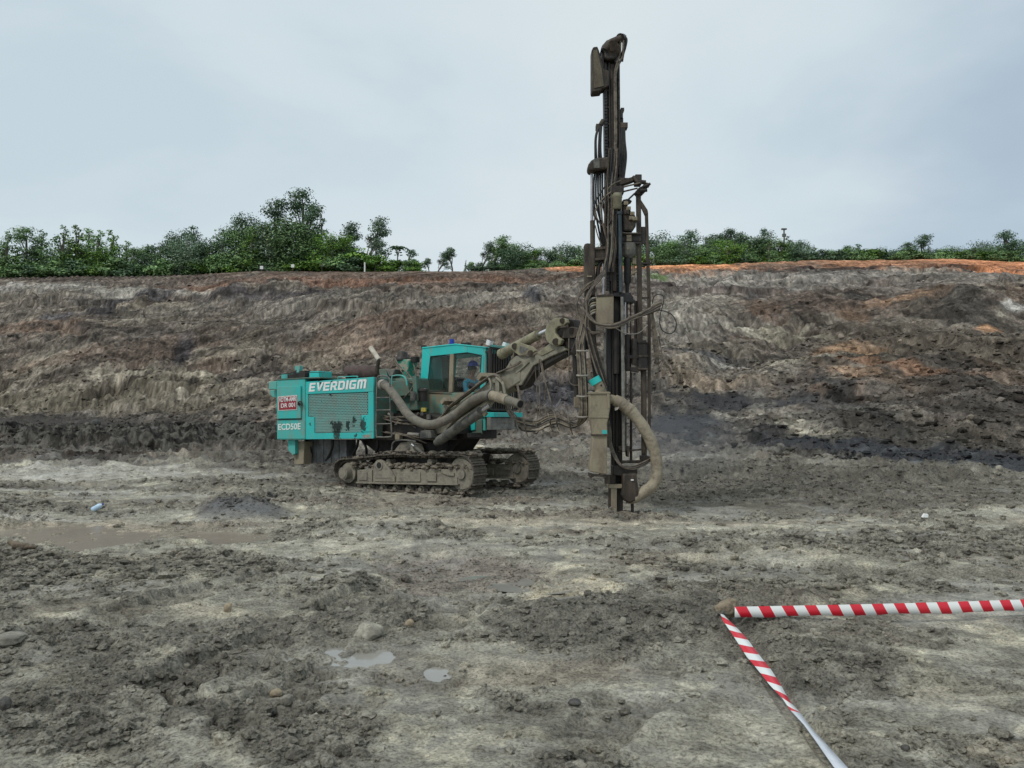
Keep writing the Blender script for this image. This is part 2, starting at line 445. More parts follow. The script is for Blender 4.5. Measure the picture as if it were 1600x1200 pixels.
# ---------------------------------------------------------------- terrain: pit floor, excavated slope, plateau
PROF = {
 -700: [(718, 28), (690, 43), (676, 55), (640, 62), (560, 71), (525, 78), (515, 83), (460, 93), (447, 97), (440, 103)],
 0:    [(718, 28), (690, 43), (676, 58), (640, 64), (560, 73), (525, 80), (515, 85), (460, 95), (450, 98), (433, 105)],
 200:  [(716, 29), (690, 43), (674, 56), (640, 62), (560, 71), (525, 78), (514, 83), (458, 94), (448, 98), (431, 105)],
 420:  [(712, 31), (690, 41), (668, 50), (640, 55), (575, 64), (530, 72), (505, 80), (465, 88), (445, 93), (422, 102)],
 700:  [(704, 35), (685, 41), (650, 46), (560, 58), (505, 68), (480, 77), (455, 84), (440, 91), (423, 100)],
 900:  [(706, 34), (690, 38), (640, 43), (600, 48), (560, 56), (510, 64), (480, 72), (440, 88), (416, 97)],
 1100: [(718, 28), (700, 32), (640, 38), (600, 42), (588, 48), (540, 56), (505, 62), (470, 72), (432, 88), (412, 96)],
 1300: [(742, 21), (716, 25), (650, 32), (600, 38), (575, 46), (530, 54), (490, 64), (462, 72), (430, 84), (420, 88), (405, 95)],
 1500: [(748, 20), (725, 23), (650, 29), (590, 37), (550, 44), (490, 54), (462, 60), (452, 70), (430, 82), (420, 88), (406, 94)],
 1650: [(748, 20), (725, 23), (640, 30), (590, 38), (550, 45), (500, 54), (470, 62), (455, 72), (430, 82), (420, 86), (410, 92)],
 2300: [(748, 20), (725, 23), (640, 30), (590, 38), (550, 45), (500, 54), (470, 62), (455, 72), (430, 82), (420, 86), (412, 92)],
}
us = np.concatenate([np.linspace(-2.6, -0.76, 150), np.linspace(-0.75, 0.75, 1200), np.linspace(0.76, 2.6, 150)])
NU = len(us)
rows = [1.6]
while rows[-1] < 24:
    rows.append(rows[-1] * 1.0042)
while rows[-1] < 112:
    rows.append(rows[-1] + 0.115)
while rows[-1] < 230:
    rows.append(rows[-1] + 3.0)
ys = np.array(rows)
NR = len(ys)
ck = sorted(PROF)
cu, cz, crim = [], [], []
for k in ck:
    pts = [(Y, P(k, py, Y).z) for py, Y in PROF[k]]
    cu.append(ray(k, 500).x)
    Ys = [0, PROF[k][0][1] * 0.8] + [p[0] for p in pts] + [pts[-1][0] + 25, 400]
    Zs = [0, 0] + [p[1] for p in pts] + [pts[-1][1] - 0.6, pts[-1][1] - 1.5]
    cz.append(np.interp(ys, Ys, Zs)); crim.append(pts[-1][0])
cz = np.array(cz)                       # columns x rows
cu = np.array(cu)
def across(vals, u):
    idx = np.clip(np.searchsorted(cu, u) - 1, 0, len(cu) - 2)
    t = np.clip((u - cu[idx]) / (cu[idx + 1] - cu[idx]), 0, 1)
    t = t * t * (3 - 2 * t) * 0.5 + t * 0.5
    a = vals[idx]; b = vals[idx + 1]
    if vals.ndim == 2:
        t = t[:, None]
    return a + (b - a) * t
H0 = across(cz, us).T.astype(np.float64)                  # rows x columns
RIM = across(np.array(crim, float), us)[None, :] * np.ones((NR, 1))
YY = ys[:, None] * np.ones((1, NU))
XX = us[None, :] * YY
el = (H0 - CAM_H) / YY
# photo coordinates of the bare (un-roughened) surface, used once to lay soil colours on it
fy_ = CT + el * ST
PX = 800 + 1200 * us[None, :] / fy_
PY = 600 - 1200 * (el * CT - ST) / fy_
FLOOR = 1 - sstep(0.15, 0.9, H0)
SL = sstep(0.5, 3.0, H0)
top = sstep(-3, 2, YY - RIM)

wx = (fbm(XX * 0.35, YY * 0.35, 4, 91) - 0.5); wy = (fbm(XX * 0.35, YY * 0.35, 4, 95) - 0.5)
edge_n = (fbm(XX * 1.1 + 4, YY * 0.8, 5, 97, 0.65) - 0.5)
def blob(px, py, rx, ry, ang=0, soft=0.45, warp=1.0):
    a = R(ang)
    dx_ = PX - px + wx * rx * 0.9 * warp + wy * 20 * warp; dy_ = -(PY - py) + wy * ry * 1.6 * warp
    u_ = (dx_ * math.cos(a) + dy_ * math.sin(a)) / rx
    v_ = (-dx_ * math.sin(a) + dy_ * math.cos(a)) / ry
    return 1 - sstep(1 - soft * 0.6, 1 + soft * 0.6, np.sqrt(u_ * u_ + v_ * v_) + edge_n * 1.3 * warp)

# --- roughness of the floor (churned mud versus smooth dried slurry)
n_big = fbm(XX * 0.45, YY * 0.75, 4, 3)
n_mid = fbm(XX * 1.7, YY * 2.1, 4, 5)
CH = sstep(0.42, 0.62, n_big * 0.42 + n_mid * 0.33 + fbm(XX * 5, YY * 6, 3, 6) * 0.25)
for b_ in [(1000, 965, 240, 32, 2), (620, 955, 80, 25), (200, 885, 260, 26), (250, 1060, 200, 25, 15), (1300, 1010, 130, 30), (450, 1130, 130, 60),
           (150, 1150, 120, 40), (260, 700, 230, 14), (1200, 760, 350, 18), (600, 730, 260, 14), (1200, 935, 120, 12), (200, 990, 110, 10, 20), (1450, 1150, 80, 20), (950, 1180, 120, 25)]:
    CH = np.maximum(CH, blob(*b_, soft=0.6))
for b_ in [(1000, 822, 420, 7), (880, 915, 60, 14), (330, 955, 130, 18, 5), (740, 1030, 130, 26), (1120, 1100, 160, 40), (700, 890, 130, 26), (480, 860, 110, 10), (160, 745, 240, 10),
           (1300, 880, 240, 10), (560, 1015, 70, 18), (1150, 1160, 150, 30), (1500, 1090, 90, 20), (150, 835, 170, 16), (1480, 960, 90, 10), (150, 970, 80, 8), (900, 1120, 100, 20)]:
    CH = CH * (1 - 0.85 * blob(*b_, soft=0.6))
CH = np.clip(CH + SL, 0, 1)

def seg(pa, pb, wid, off=0.0):
    "distance along and across a straight run on the floor between two points"
    d = pb - pa; L_ = math.hypot(d[0], d[1]); tx, ty = d[0] / L_, d[1] / L_
    al = (XX - pa[0]) * tx + (YY - pa[1]) * ty
    ac = -(XX - pa[0]) * ty + (YY - pa[1]) * tx - off + wx * 0.5
    return al, ac, (sstep(0, 0.6, al) * (1 - sstep(L_ - 0.6, L_, al))) * (1 - sstep(wid * 0.75, wid * 1.1, np.abs(ac)))
def gp(px, py):
    q = ray(px, py); return np.array([q.x / -q.z * CAM_H, CAM_H / -q.z])
RUT = 0; RUTM = 0
brk = sstep(0.36, 0.5, fbm(XX * 1.3, YY * 1.3, 3, 44))
for (a_, b_, wd_, dep_, bar_) in [((120, 1120), (640, 905), .24, .085, .15), ((-60, 1035), (480, 880), .24, .08, .15), ((230, 1190), (760, 930), .22, .06, .15), ((-50, 880), (470, 838), .3, .07, .18), ((0, 800), (560, 772), .32, .06, .2), ((30, 775), (600, 757), .32, .06, .2),
                                 ((1000, 880), (1700, 905), .3, .035, .2), ((900, 862), (1700, 868), .3, .04, .2), ((830, 1190), (1130, 1000), .2, .03, .15), ((420, 1190), (640, 1030), .2, .04, .15), ((700, 800), (-100, 745), .3, .05, .2), ((1050, 840), (1700, 830), .3, .04, .2)]:
    al, ac, m_ = seg(gp(*a_), gp(*b_), wd_)
    m_ = m_ * brk
    sh = np.abs(((al + np.abs(ac) * 0.6) / bar_) % 1 - 0.5) * 2
    RUT = RUT - m_ * dep_ + m_ * sstep(0.35, 0.7, sh) * dep_ * 0.6
    RUTM = np.maximum(RUTM, m_ * (0.5 + 0.5 * (1 - sstep(0.35, 0.7, sh))))
    al, ac, m2 = seg(gp(*a_), gp(*b_), wd_ * 1.5)
    RUT = RUT + np.clip(m2 - m_ * 1.2, 0, 1) * dep_ * 0.5 * brk
# --- puddles: hollows with water
PUD = [ # px, py, rx, ry, ang, depth
 (135, 838, 150, 15, -1, 0.05), (350, 838, 62, 8, 0, 0.05), (560, 1014, 62, 17, 0, 0.05), (688, 1041, 22, 12, 0, 0.04), (288, 1110, 26, 8, 0, 0.03),
 (432, 1024, 48, 11, 0, 0.03), (805, 908, 68, 9, 5, 0.03), (610, 938, 32, 9, 0, 0.03), (1045, 788, 30, 3, 0, 0.05), (1020, 802, 75, 3.5, 0, 0.05), (330, 1086, 40, 5, -14, 0.03)]
NEARF = 1 - sstep(14, 30, YY)
dist_amp = np.clip(YY / 8.0, 0.55, 2.2)
H = H0.copy()
flo = FLOOR * (1 - SL)
und = (fbm(XX * 0.22, YY * 0.3, 3, 12) - 0.5) * 0.22 + (fbm(XX * 0.9, YY * 0.9, 3, 14) - 0.5) * 0.09
H += flo * und
cl1 = np.maximum(0, ridge(XX * 2.2, YY * 2.2, 3, 21) - 0.42)
cl2 = np.maximum(0, fbm(XX * 7, YY * 7, 3, 23) - 0.44)
cl3 = np.abs(vn(XX * 17, YY * 17, 25) - 0.5)
cl4 = np.abs(vn(XX * 38 + vn(XX * 20, YY * 20, 8), YY * 38, 29) - 0.5)
lod3 = 1 - sstep(14, 26, YY); lod4 = 1 - sstep(7, 13, YY)
cr5 = 1 - np.abs(2 * vn(XX * 9 + wx * 5, YY * 9, 33) - 1)
D = (cl1 * 0.10 + cl2 * 0.16 + (cr5 ** 3) * 0.018 + cl3 * 0.05 * lod3 + cl4 * 0.030 * lod4) * np.clip(dist_amp, 0.8, 1.3)
H += flo * ((0.18 + 0.82 * CH) * (D - 0.038) * (1 - 0.4 * RUTM) + RUT)
# ripples / shovel ridges of drying slurry
rip = ridge(XX * 0.8 + wx * 3, YY * 3.2, 2, 37)
H += flo * (1 - CH) * (rip - 0.5) * 0.035
# far floor: windrows and lumps of pushed mud
far = sstep(17, 26, YY) * (1 - sstep(55, 80, YY)) * (1 - SL * 0.7)
H += far * np.maximum(0, ridge(XX * 0.55, YY * 0.8, 4, 41) - 0.45) * 0.9
wr = blob(250, 697, 230, 12, 0, 0.6) + blob(1250, 748, 330, 8, 0, 0.6) * 0.5
H += wr * (0.25 + 0.9 * np.maximum(0, ridge(XX * 0.7, YY * 0.7, 4, 43) - 0.35))
# dark drill cuttings heap and small crater
H += 0.16 * blob(370, 806, 62, 9, 0, 0.8, 0.3)
cra = blob(700, 890, 130, 28, 0, 0.6)
H -= 0.10 * cra
H += 0.07 * blob(560, 905, 60, 12, 10, 0.8) + 0.10 * blob(1000, 950, 200, 22, 0, 0.8)
# the excavated face
dwn = (YY - 20) * 1.0
gul = ridge(XX * 0.20 + wx * 1.5, YY * 0.15 + wy * 1.5, 5, 51)
rimk = 1 - 0.85 * sstep(-10, -1, YY - RIM)
SLr = SL * rimk
H += SLr * (gul - 0.60) * 0.42
H += SLr * (fbm(XX * 0.10, YY * 0.14, 3, 57) - 0.5) * 2.6
strk = ridge(XX * 1.15 + YY * 0.42 + wx * 3, YY * 0.34 + XX * 0.05, 3, 53)
H += SLr * (strk - 0.6) * 0.05
H += SLr * np.maximum(0, fbm(XX * 1.3, YY * 1.0, 5, 55, 0.6) - 0.48) * 0.42
H += SLr * (vn(XX * 3.1, YY * 3.1, 59) - 0.5) * 0.07 + SLr * (vn(XX * 6.5, YY * 5, 60) - 0.5) * 0.06
terr = vn(XX * 0.06 + 3, (H0 + wx * 5) * 0.75, 61)
terr2 = vn(XX * 0.045 + 9, (H0 + wx * 4 + XX * 0.03) * 1.5, 62)
H += SLr * ((terr - 0.5) * 1.3 + (terr2 - 0.5) * 0.7)
H += SLr * (ridge(XX * 2.6 + YY * 0.9 + wx * 3, YY * 0.6, 3, 54) - 0.6) * 0.05
ripR = blob(1210, 503, 55, 8, -12) + blob(1060, 500, 60, 30) + blob(720, 470, 110, 20) + blob(150, 435, 260, 8)
H += ripR * np.sin((XX + YY * 0.25) * 2 * math.pi / 0.75) * 0.09
for (px, py, rx, ry, ang, dep) in PUD:
    mk = blob(px, py, rx, ry, ang, 0.30, 0.8)
    Yp = 1920 / (py - 650)
    lev = -0.035
    ring = blob(px, py, rx * 1.7, ry * 1.7, ang, 0.15, 0.2)
    H = np.where(ring > 0.05, np.maximum(H, -0.028 + 0.02 * cl2), H)
    H = H * (1 - mk) + mk * (lev - dep * (0.5 if rx < 100 and py != 838 else 0.6) + (0.4 if py in (838, 835) else 1.0) * (cl2 * 0.20 + (n_mid - .5) * .14 + (cl4 + cl3) * .02))
TAPEK = np.maximum(blob(1380, 953, 290, 13, 1, 0.5, 0), blob(1235, 1090, 170, 14, -53, 0.5, 0))
H = H * (1 - 0.9 * TAPEK) + 0.9 * TAPEK * (und - 0.025)
# level pads under the tracks and drill foot
def pad(x, y, r, z):
    global H
    d = np.sqrt((XX - x) ** 2 + (YY - y) ** 2)
    k = 1 - sstep(r * 0.7, r * 1.6, d)
    H = H * (1 - k * 0.8) + z * k * 0.8
for f_ in np.linspace(-1.9, 1.8, 6):
    for s_ in (0.2, 2.15):
        q = Vector((MA[0], MA[1], 0)) + MF * f_ + MS * s_
        pad(q.x, q.y, 0.5, -0.01)
pad(1.78, 12.4, 0.35, 0.0)
fa_ = (XX - MA[0]) * MF.x + (YY - MA[1]) * MF.y; sa_ = (XX - MA[0]) * MS.x + (YY - MA[1]) * MS.y
inl = sstep(-2.5, -2.0, fa_) * (1 - sstep(1.9, 2.5, fa_))
for s_ in (-.10, .56, 1.80, 2.52):
    H += inl * np.exp(-((sa_ - s_) / .11) ** 2) * (0.02 + 0.13 * np.maximum(0, fbm(XX * 4, YY * 4, 3, 47) - 0.35))
dd_ = np.sqrt((XX - 1.85) ** 2 + ((YY - 12.35) * 1.3) ** 2)
H += 0.05 * np.exp(-((dd_ - .55) / .25) ** 2)

def gz(x, y):
    u = x / y
    j = np.clip(np.interp(u, us, np.arange(NU)), 0, NU - 1.001)
    i = np.clip(np.interp(y, ys, np.arange(NR)), 0, NR - 1.001)
    i0, j0 = int(i), int(j)
    a, b = i - i0, j - j0
    return float(H[i0, j0] * (1 - a) * (1 - b) + H[i0 + 1, j0] * a * (1 - b) + H[i0, j0 + 1] * (1 - a) * b + H[i0 + 1, j0 + 1] * a * b)
def gz_arr(x, y):
    u = x / y
    j = np.clip(np.interp(u, us, np.arange(NU)), 0, NU - 1.001)
    i = np.clip(np.interp(y, ys, np.arange(NR)), 0, NR - 1.001)
    i0 = i.astype(int); j0 = j.astype(int); a = i - i0; b = j - j0
    return i0, j0, H[i0, j0] * (1 - a) * (1 - b) + H[i0 + 1, j0] * a * (1 - b) + H[i0, j0 + 1] * (1 - a) * b + H[i0 + 1, j0 + 1] * a * b

# --- soil colours
GK = 1.55
def A(c):
    return np.array(lin(c), dtype=np.float32) * GK
C = np.zeros((NR, NU, 3), np.float32)
def mixc(mask, c, k=1.0):
    global C
    w = np.clip(mask * k, 0, 1)[..., None].astype(np.float32)
    C = C * (1 - w) + A(c) * w
C[:] = A((128, 125, 116))
fl_l = sstep(0.45, 0.70, fbm(XX * 0.8 + 5, YY * 1.2, 5, 71, 0.6))
mixc(fl_l * (1 - CH * 0.6), (160, 157, 146), 0.65)
mixc(sstep(0.50, 0.72, fbm(XX * 0.5, YY * 1.6, 4, 73)), (124, 116, 104), 0.7)
mixc(CH * (1 - SL), (100, 97, 90), 0.55)
mixc(CH * sstep(0.5, 0.6, fbm(XX * 5, YY * 5, 3, 75)), (78, 75, 70), 0.55)
mixc(sstep(0.62, 0.72, fbm(XX * 3, YY * 3, 4, 77)) * (1 - CH), (172, 166, 148), 0.6)
# floor patches
for (px, py, rx, ry, ang, c, k) in [
 (1000, 820, 420, 5, 0, (150, 142, 128), .75), (1250, 872, 200, 9, 0, (152, 148, 135), .5), (890, 915, 60, 12, 5, (172, 163, 143), .8), (560, 852, 70, 8, 0, (165, 160, 147), .7),
 (160, 742, 250, 9, 0, (146, 143, 136), .8), (330, 958, 90, 10, 0, (156, 150, 135), .6), (740, 1020, 110, 22, 0, (152, 147, 133), .5), (1250, 1130, 130, 24, -15, (150, 145, 131), .5),
 (1050, 1150, 110, 20, 0, (148, 144, 131), .4), (1500, 1080, 90, 18, -10, (156, 149, 133), .6), (1570, 1170, 70, 25, 0, (160, 152, 136), .7), (550, 820, 150, 5, 0, (150, 144, 131), .6),
 (700, 888, 130, 26, 0, (112, 105, 99), .85), (370, 808, 68, 9, 0, (66, 65, 64), .95), (380, 825, 50, 5, 0, (130, 122, 112), .6),
 (1000, 965, 240, 30, 0, (84, 82, 77), .5), (150, 832, 190, 14, 0, (138, 128, 114), .7), (60, 812, 80, 4, 0, (165, 162, 155), .7),
 (1300, 785, 340, 16, 0, (88, 84, 78), .7), (1150, 757, 380, 14, 0, (70, 68, 65), .85), (600, 742, 220, 10, 0, (72, 67, 62), .8), (230, 722, 260, 7, 0, (76, 73, 69), .8), (700, 790, 220, 8, 0, (112, 104, 95), .6),
 (470, 728, 150, 8, 0, (66, 62, 58), .85), (430, 760, 160, 4, 0, (84, 80, 75), .6), (330, 785, 200, 5, 0, (92, 88, 82), .6)]:
    mixc(blob(px, py, rx, ry, ang, 0.6), c, k)
for (px, py, rx, ry, ang, c, k) in [(190, 712, 330, 17, 0, (60, 57, 53), .9), (600, 733, 230, 14, 0, (62, 58, 54), .85), (1250, 765, 480, 24, 0, (80, 77, 71), .75), (880, 735, 140, 22, 0, (80, 76, 70), .7), (860, 702, 160, 13, 0, (74, 70, 66), .9), (1060, 712, 150, 14, 0, (74, 71, 67), .9),
    (170, 746, 240, 6, 0, (142, 139, 131), .7), (380, 752, 120, 3, 0, (128, 124, 116), .6), (120, 764, 150, 3, 0, (70, 67, 63), .6), (240, 775, 200, 3, 0, (138, 134, 126), .5)]:
    mixc(blob(px, py, rx, ry, ang, 0.7), c, k)
# slope base mix
sn1 = fbm(XX * 0.10, YY * 0.13, 5, 81, 0.6); sn2 = fbm(XX * 0.5 + wx * 4, YY * 0.35, 5, 83, 0.6); sn3 = fbm(XX * 0.16 + YY * 0.10 + wx * 3, (YY * 0.3 - XX * 0.05) + wy * 4, 5, 85, 0.6)
S0 = C.copy()
C[:] = A((112, 104, 95))
mixc(sstep(0.42, 0.62, sn1), (100, 84, 73), .9)
mixc(sstep(0.50, 0.60, sn3), (124, 117, 106), .6)
mixc(1 - sstep(0.38, 0.46, sn3), (80, 75, 71), .7)
mixc(sstep(0.58, 0.70, sn2), (98, 84, 73), .5)
SB = [
 (250, 560, 330, 60, 3, (98, 88, 77), .45), (230, 625, 330, 30, 0, (100, 93, 80), .6), (700, 530, 240, 40, 0, (98, 86, 76), .5), (1450, 540, 240, 60, 0, (84, 77, 68), .6), (1200, 660, 330, 60, -8, (92, 88, 82), .5),

 # left
 (200, 436, 300, 9, 0, (104, 92, 84), .9), (300, 448, 60, 4, 0, (134, 94, 70), .6), (440, 441, 100, 5, 3, (122, 92, 76), .6),
 (60, 457, 90, 6, 6, (150, 145, 138), .85), (200, 453, 120, 4, 0, (148, 143, 135), .8), (190, 461, 90, 6, 8, (64, 62, 66), .85), (330, 466, 60, 4, 6, (66, 63, 66), .8), (420, 458, 120, 4, 0, (72, 68, 70), .8),
 (240, 472, 60, 5, 5, (140, 130, 112), .7), (60, 487, 100, 18, 8, (114, 106, 97), .8), (250, 487, 90, 14, 8, (112, 106, 96), .7), (125, 499, 80, 5, 12, (70, 68, 72), .8),
 (50, 517, 70, 5, 0, (128, 98, 76), .6), (150, 516, 150, 2.5, 0, (66, 60, 58), .7), (220, 545, 130, 14, 10, (90, 77, 68), .75), (150, 533, 170, 8, 8, (84, 78, 72), .6), (40, 575, 60, 20, 20, (128, 120, 106), .7),
 (285, 545, 14, 24, -35, (58, 56, 60), .85), (330, 570, 40, 10, 20, (92, 76, 66), .8), (310, 548, 20, 10, 40, (140, 132, 118), .7), (385, 540, 60, 16, 20, (136, 126, 108), .6),
 (230, 583, 80, 11, 0, (154, 146, 128), .8), (300, 592, 60, 9, -5, (150, 142, 124), .8), (400, 580, 60, 12, 5, (74, 67, 64), .8), (150, 620, 230, 20, 0, (108, 101, 86), .7), (330, 622, 90, 8, 5, (128, 120, 108), .7),
 (400, 643, 70, 9, 3, (144, 132, 118), .7), (230, 655, 260, 7, 0, (82, 78, 74), .7), (60, 664, 200, 8, 0, (56, 54, 53), .95), (300, 672, 150, 8, 0, (60, 58, 56), .9), (70, 676, 90, 3, 0, (176, 166, 150), .95), (235, 697, 260, 14, 0, (56, 54, 51), .95), (95, 560, 70, 8, 10, (118, 94, 76), .4),
 # middle
 (640, 432, 260, 10, 0, (108, 88, 76), .85), (560, 436, 110, 5, 0, (132, 88, 64), .5), (770, 436, 110, 4, 0, (120, 84, 62), .6), (660, 452, 110, 10, 0, (98, 82, 72), .8), (530, 452, 60, 3, 3, (66, 62, 64), .8), (740, 470, 110, 16, 6, (126, 120, 111), .85),
 (480, 472, 90, 10, 0, (116, 110, 102), .7), (832, 472, 14, 20, 35, (70, 72, 80), .8), (870, 460, 30, 12, 0, (130, 124, 116), .7), (860, 430, 60, 4, 0, (86, 72, 64), .8), (640, 505, 150, 18, 5, (98, 80, 68), .75),
 (520, 503, 70, 7, 8, (140, 130, 112), .7), (440, 520, 60, 14, 25, (72, 66, 64), .6), (560, 535, 130, 12, 0, (104, 86, 72), .7), (500, 560, 60, 16, 20, (128, 116, 100), .5), (840, 500, 50, 9, -10, (132, 124, 110), .7), (840, 545, 60, 20, 0, (98, 84, 74), .7),
 (860, 595, 60, 14, 0, (128, 108, 86), .7), (850, 690, 90, 10, 0, (92, 88, 82), .8), (870, 632, 70, 16, 0, (62, 62, 68), .85), (830, 675, 80, 14, 0, (108, 101, 92), .6), (640, 560, 60, 20, 20, (96, 84, 74), .6),
 # right
 (1070, 417, 130, 12, 0, (204, 134, 80), 1.0), (900, 417, 60, 5, 0, (190, 124, 78), .9), (1400, 410, 200, 11, 0, (176, 122, 84), .95), (1560, 415, 100, 12, -3, (196, 124, 74), .95), (1210, 417, 60, 5, 3, (118, 98, 84), .9), (1290, 422, 140, 4, 1, (66, 54, 52), .9), (1480, 420, 40, 3, 0, (84, 62, 52), .8),
 (1200, 440, 190, 12, 0, (132, 127, 121), .85), (1480, 437, 150, 10, -2, (134, 128, 120), .85), (1130, 455, 160, 7, -2, (104, 94, 91), .8), (1400, 450, 180, 7, 2, (110, 101, 96), .7), (1030, 436, 18, 4, 0, (80, 108, 48), .9), (1060, 448, 50, 3, 0, (76, 66, 64), .8),
 (1065, 500, 60, 36, 0, (132, 127, 118), .85), (1290, 482, 120, 22, 0, (88, 75, 67), .85), (1340, 470, 22, 7, 0, (56, 53, 52), .85), (1180, 470, 14, 7, 0, (62, 60, 60), .8), (1195, 488, 26, 12, -20, (112, 88, 70), .6), (1430, 470, 70, 4, 10, (146, 112, 82), .8),
 (1500, 480, 70, 16, -15, (66, 62, 58), .8), (1590, 475, 30, 18, -20, (106, 88, 72), .6), (1585, 488, 20, 7, -10, (164, 162, 158), .9), (1545, 511, 20, 5, 0, (178, 130, 88), .9), (1330, 500, 30, 8, -10, (108, 84, 64), .8), (1225, 515, 60, 7, -8, (152, 145, 126), .85), (1160, 508, 30, 6, -10, (146, 140, 126), .7),
 (1450, 545, 200, 30, 0, (86, 78, 68), .8), (1320, 545, 50, 8, 5, (150, 116, 84), .8), (1250, 540, 20, 20, 30, (92, 84, 78), .8), (1110, 552, 80, 14, 0, (106, 99, 88), .8), (1245, 571, 55, 8, 8, (168, 160, 142), .95), (1125, 576, 50, 6, -6, (150, 146, 138), .8), (1090, 570, 60, 4, 0, (62, 62, 66), .8), (1290, 572, 20, 8, 0, (72, 70, 70), .8),
 (1120, 597, 80, 3.5, 0, (140, 122, 102), .7), (1060, 590, 40, 7, 0, (120, 106, 88), .5), (1410, 583, 120, 5, -6, (146, 108, 80), .8), (1330, 588, 40, 5, 0, (158, 124, 92), .7), (1400, 602, 110, 10, -10, (106, 88, 72), .6), (1560, 590, 60, 10, -15, (120, 100, 82), .5), (1285, 598, 16, 7, -20, (60, 60, 64), .9),
 (1150, 615, 140, 10, -3, (50, 50, 52), .95), (1070, 655, 56, 26, 0, (44, 45, 48), .95), (1340, 628, 80, 8, -28, (62, 58, 56), .8), (1275, 628, 60, 10, -30, (74, 72, 72), .7), (1240, 650, 80, 18, -30, (138, 132, 121), .85), (1140, 645, 38, 15, 0, (148, 142, 130), .8), (1205, 676, 26, 12, 0, (58, 58, 64), .8), (1270, 680, 80, 12, -22, (146, 140, 124), .8),
 (1370, 660, 90, 12, -35, (80, 78, 76), .7), (1420, 670, 60, 8, -30, (128, 122, 112), .6), (1540, 640, 120, 26, -28, (76, 71, 66), .8), (1480, 690, 90, 10, -25, (120, 112, 100), .5), (1560, 700, 60, 10, -20, (112, 104, 92), .5),
 (1290, 707, 130, 13, -5, (42, 43, 46), 1.0), (1460, 722, 210, 13, -5, (40, 42, 45), 1.0), (1270, 690, 200, 6, -10, (70, 68, 66), .7), (1080, 690, 60, 14, 0, (48, 48, 50), .9), (1180, 690, 60, 8, -8, (50, 50, 52), .8), (1130, 712, 60, 14, 0, (76, 74, 72), .7), (1230, 733, 120, 6, -3, (104, 98, 90), .6), (1340, 752, 260, 7, 0, (94, 90, 82), .6)]
lay = fbm(XX * 0.035 + wx * 0.5, (H0 + wx * 6 + XX * 0.035) * 1.1, 4, 101, 0.6)
mixc(sstep(0.55, 0.62, lay), (80, 74, 70), .6)
mixc(sstep(0.42, 0.36, lay) if False else 1 - sstep(0.36, 0.43, lay), (122, 116, 104), .4)
lay2 = fbm(XX * 0.08 + wx, (H0 + wx * 3 + XX * 0.05) * 3.2, 3, 103, 0.6)
mixc(sstep(0.60, 0.66, lay2), (66, 62, 60), .5)
for (px, py, rx, ry, ang, c, k) in SB:
    mixc(blob(px, py, rx, ry, ang, 0.75), c, k * (0.8 if py > 430 and max(c) > 95 else 1.0))
# fine soil variation: streaks running down the face, lumps
fine = fbm(XX * 2.6 + YY * 0.8, YY * 1.1, 4, 87, 0.65)
fine2 = fbm(XX * 6 + YY, YY * 3.2, 3, 88, 0.7)
C *= (np.clip(1 + 1.1 * (fine - 0.5), .3, 2) * np.clip(1 + 1.9 * (fine2 - 0.5), .25, 2.2) * 0.72)[..., None].astype(np.float32)
tilt = 0.32 * (1 - sstep(-0.35, 0.05, us[None, :])) - 0.62 * sstep(0.12, 0.28, us[None, :]) * (1 - sstep(9, 13, H0)) + 0.05
acr = (H0 * 2.0 - XX * tilt) * 1.0 + wy * 1.6; alo = XX + H0 * 2.0 * tilt + wx * 2
dstr = fbm(alo * 0.22, acr * 1.1, 4, 54, 0.6); dstr2 = fbm(alo * 0.9, acr * 4.0, 3, 56, 0.6)
C *= (np.clip(1 + 1.7 * (dstr - 0.5), .4, 1.7) * np.clip(1 + 1.2 * (dstr2 - 0.5), .4, 1.7))[..., None].astype(np.float32)
C *= np.array([1.0, 0.985, 0.945], np.float32)
C = C * 0.78 + C.mean(-1, keepdims=True) * 0.22
w = np.clip(SL + sstep(17, 20, YY) * sstep(0.01, 0.22, H0) + blob(190, 708, 300, 18, 0) * 1.0 + blob(1420, 722, 230, 14, -5) + blob(1290, 710, 130, 11, -5), 0, 1)[..., None].astype(np.float32)
C = S0 * (1 - w) + C * w
pg = sstep(1.0, 4.0, YY - RIM)
C = C * (1 - pg[..., None].astype(np.float32)) + np.array([0.07, 0.10, 0.035], np.float32) * pg[..., None].astype(np.float32)
fineF = fbm(XX * 4, YY * 6, 5, 89, 0.7)
mk_ = sstep(0.48, 0.60, fbm(XX * 2.2 + wx * 3, YY * 3.4, 5, 90, 0.7)) * (1 - SL)
mixc(mk_ * flo, (104, 101, 94), 0.5)
mixc(RUTM * flo * (1 - SL), (92, 89, 82), 0.6)
C *= (1 - (1 - w) * (0.55 - 1.25 * fineF[..., None])).astype(np.float32)
C *= (1 + (1 - w) * (np.array([1.05, 1.04, 1.01], np.float32) - 1)).astype(np.float32)
for (px, py, rx, ry, ang, c, k) in [(1300, 708, 130, 11, -4, (56, 57, 60), .8), (1470, 723, 200, 11, -4, (54, 55, 58), .85), (1640, 740, 120, 9, -4, (56, 57, 60), .8), (1075, 662, 60, 20, 0, (54, 55, 59), .7), (1150, 618, 130, 8, -3, (58, 58, 60), .6), (370, 808, 66, 8, 0, (84, 83, 82), .8), (60, 664, 230, 7, 0, (72, 69, 66), .6)]:
    mixc(blob(px, py, rx, ry, ang, 0.6, 0.4), c, k * 0.9)
RG = 0.95 - 0.52 * (1 - CH) * sstep(0.45, 0.7, fbm(XX * 1.1, YY * 1.5, 3, 99)) * flo - 0.12 * CH * flo * sstep(.5, .6, n_mid)

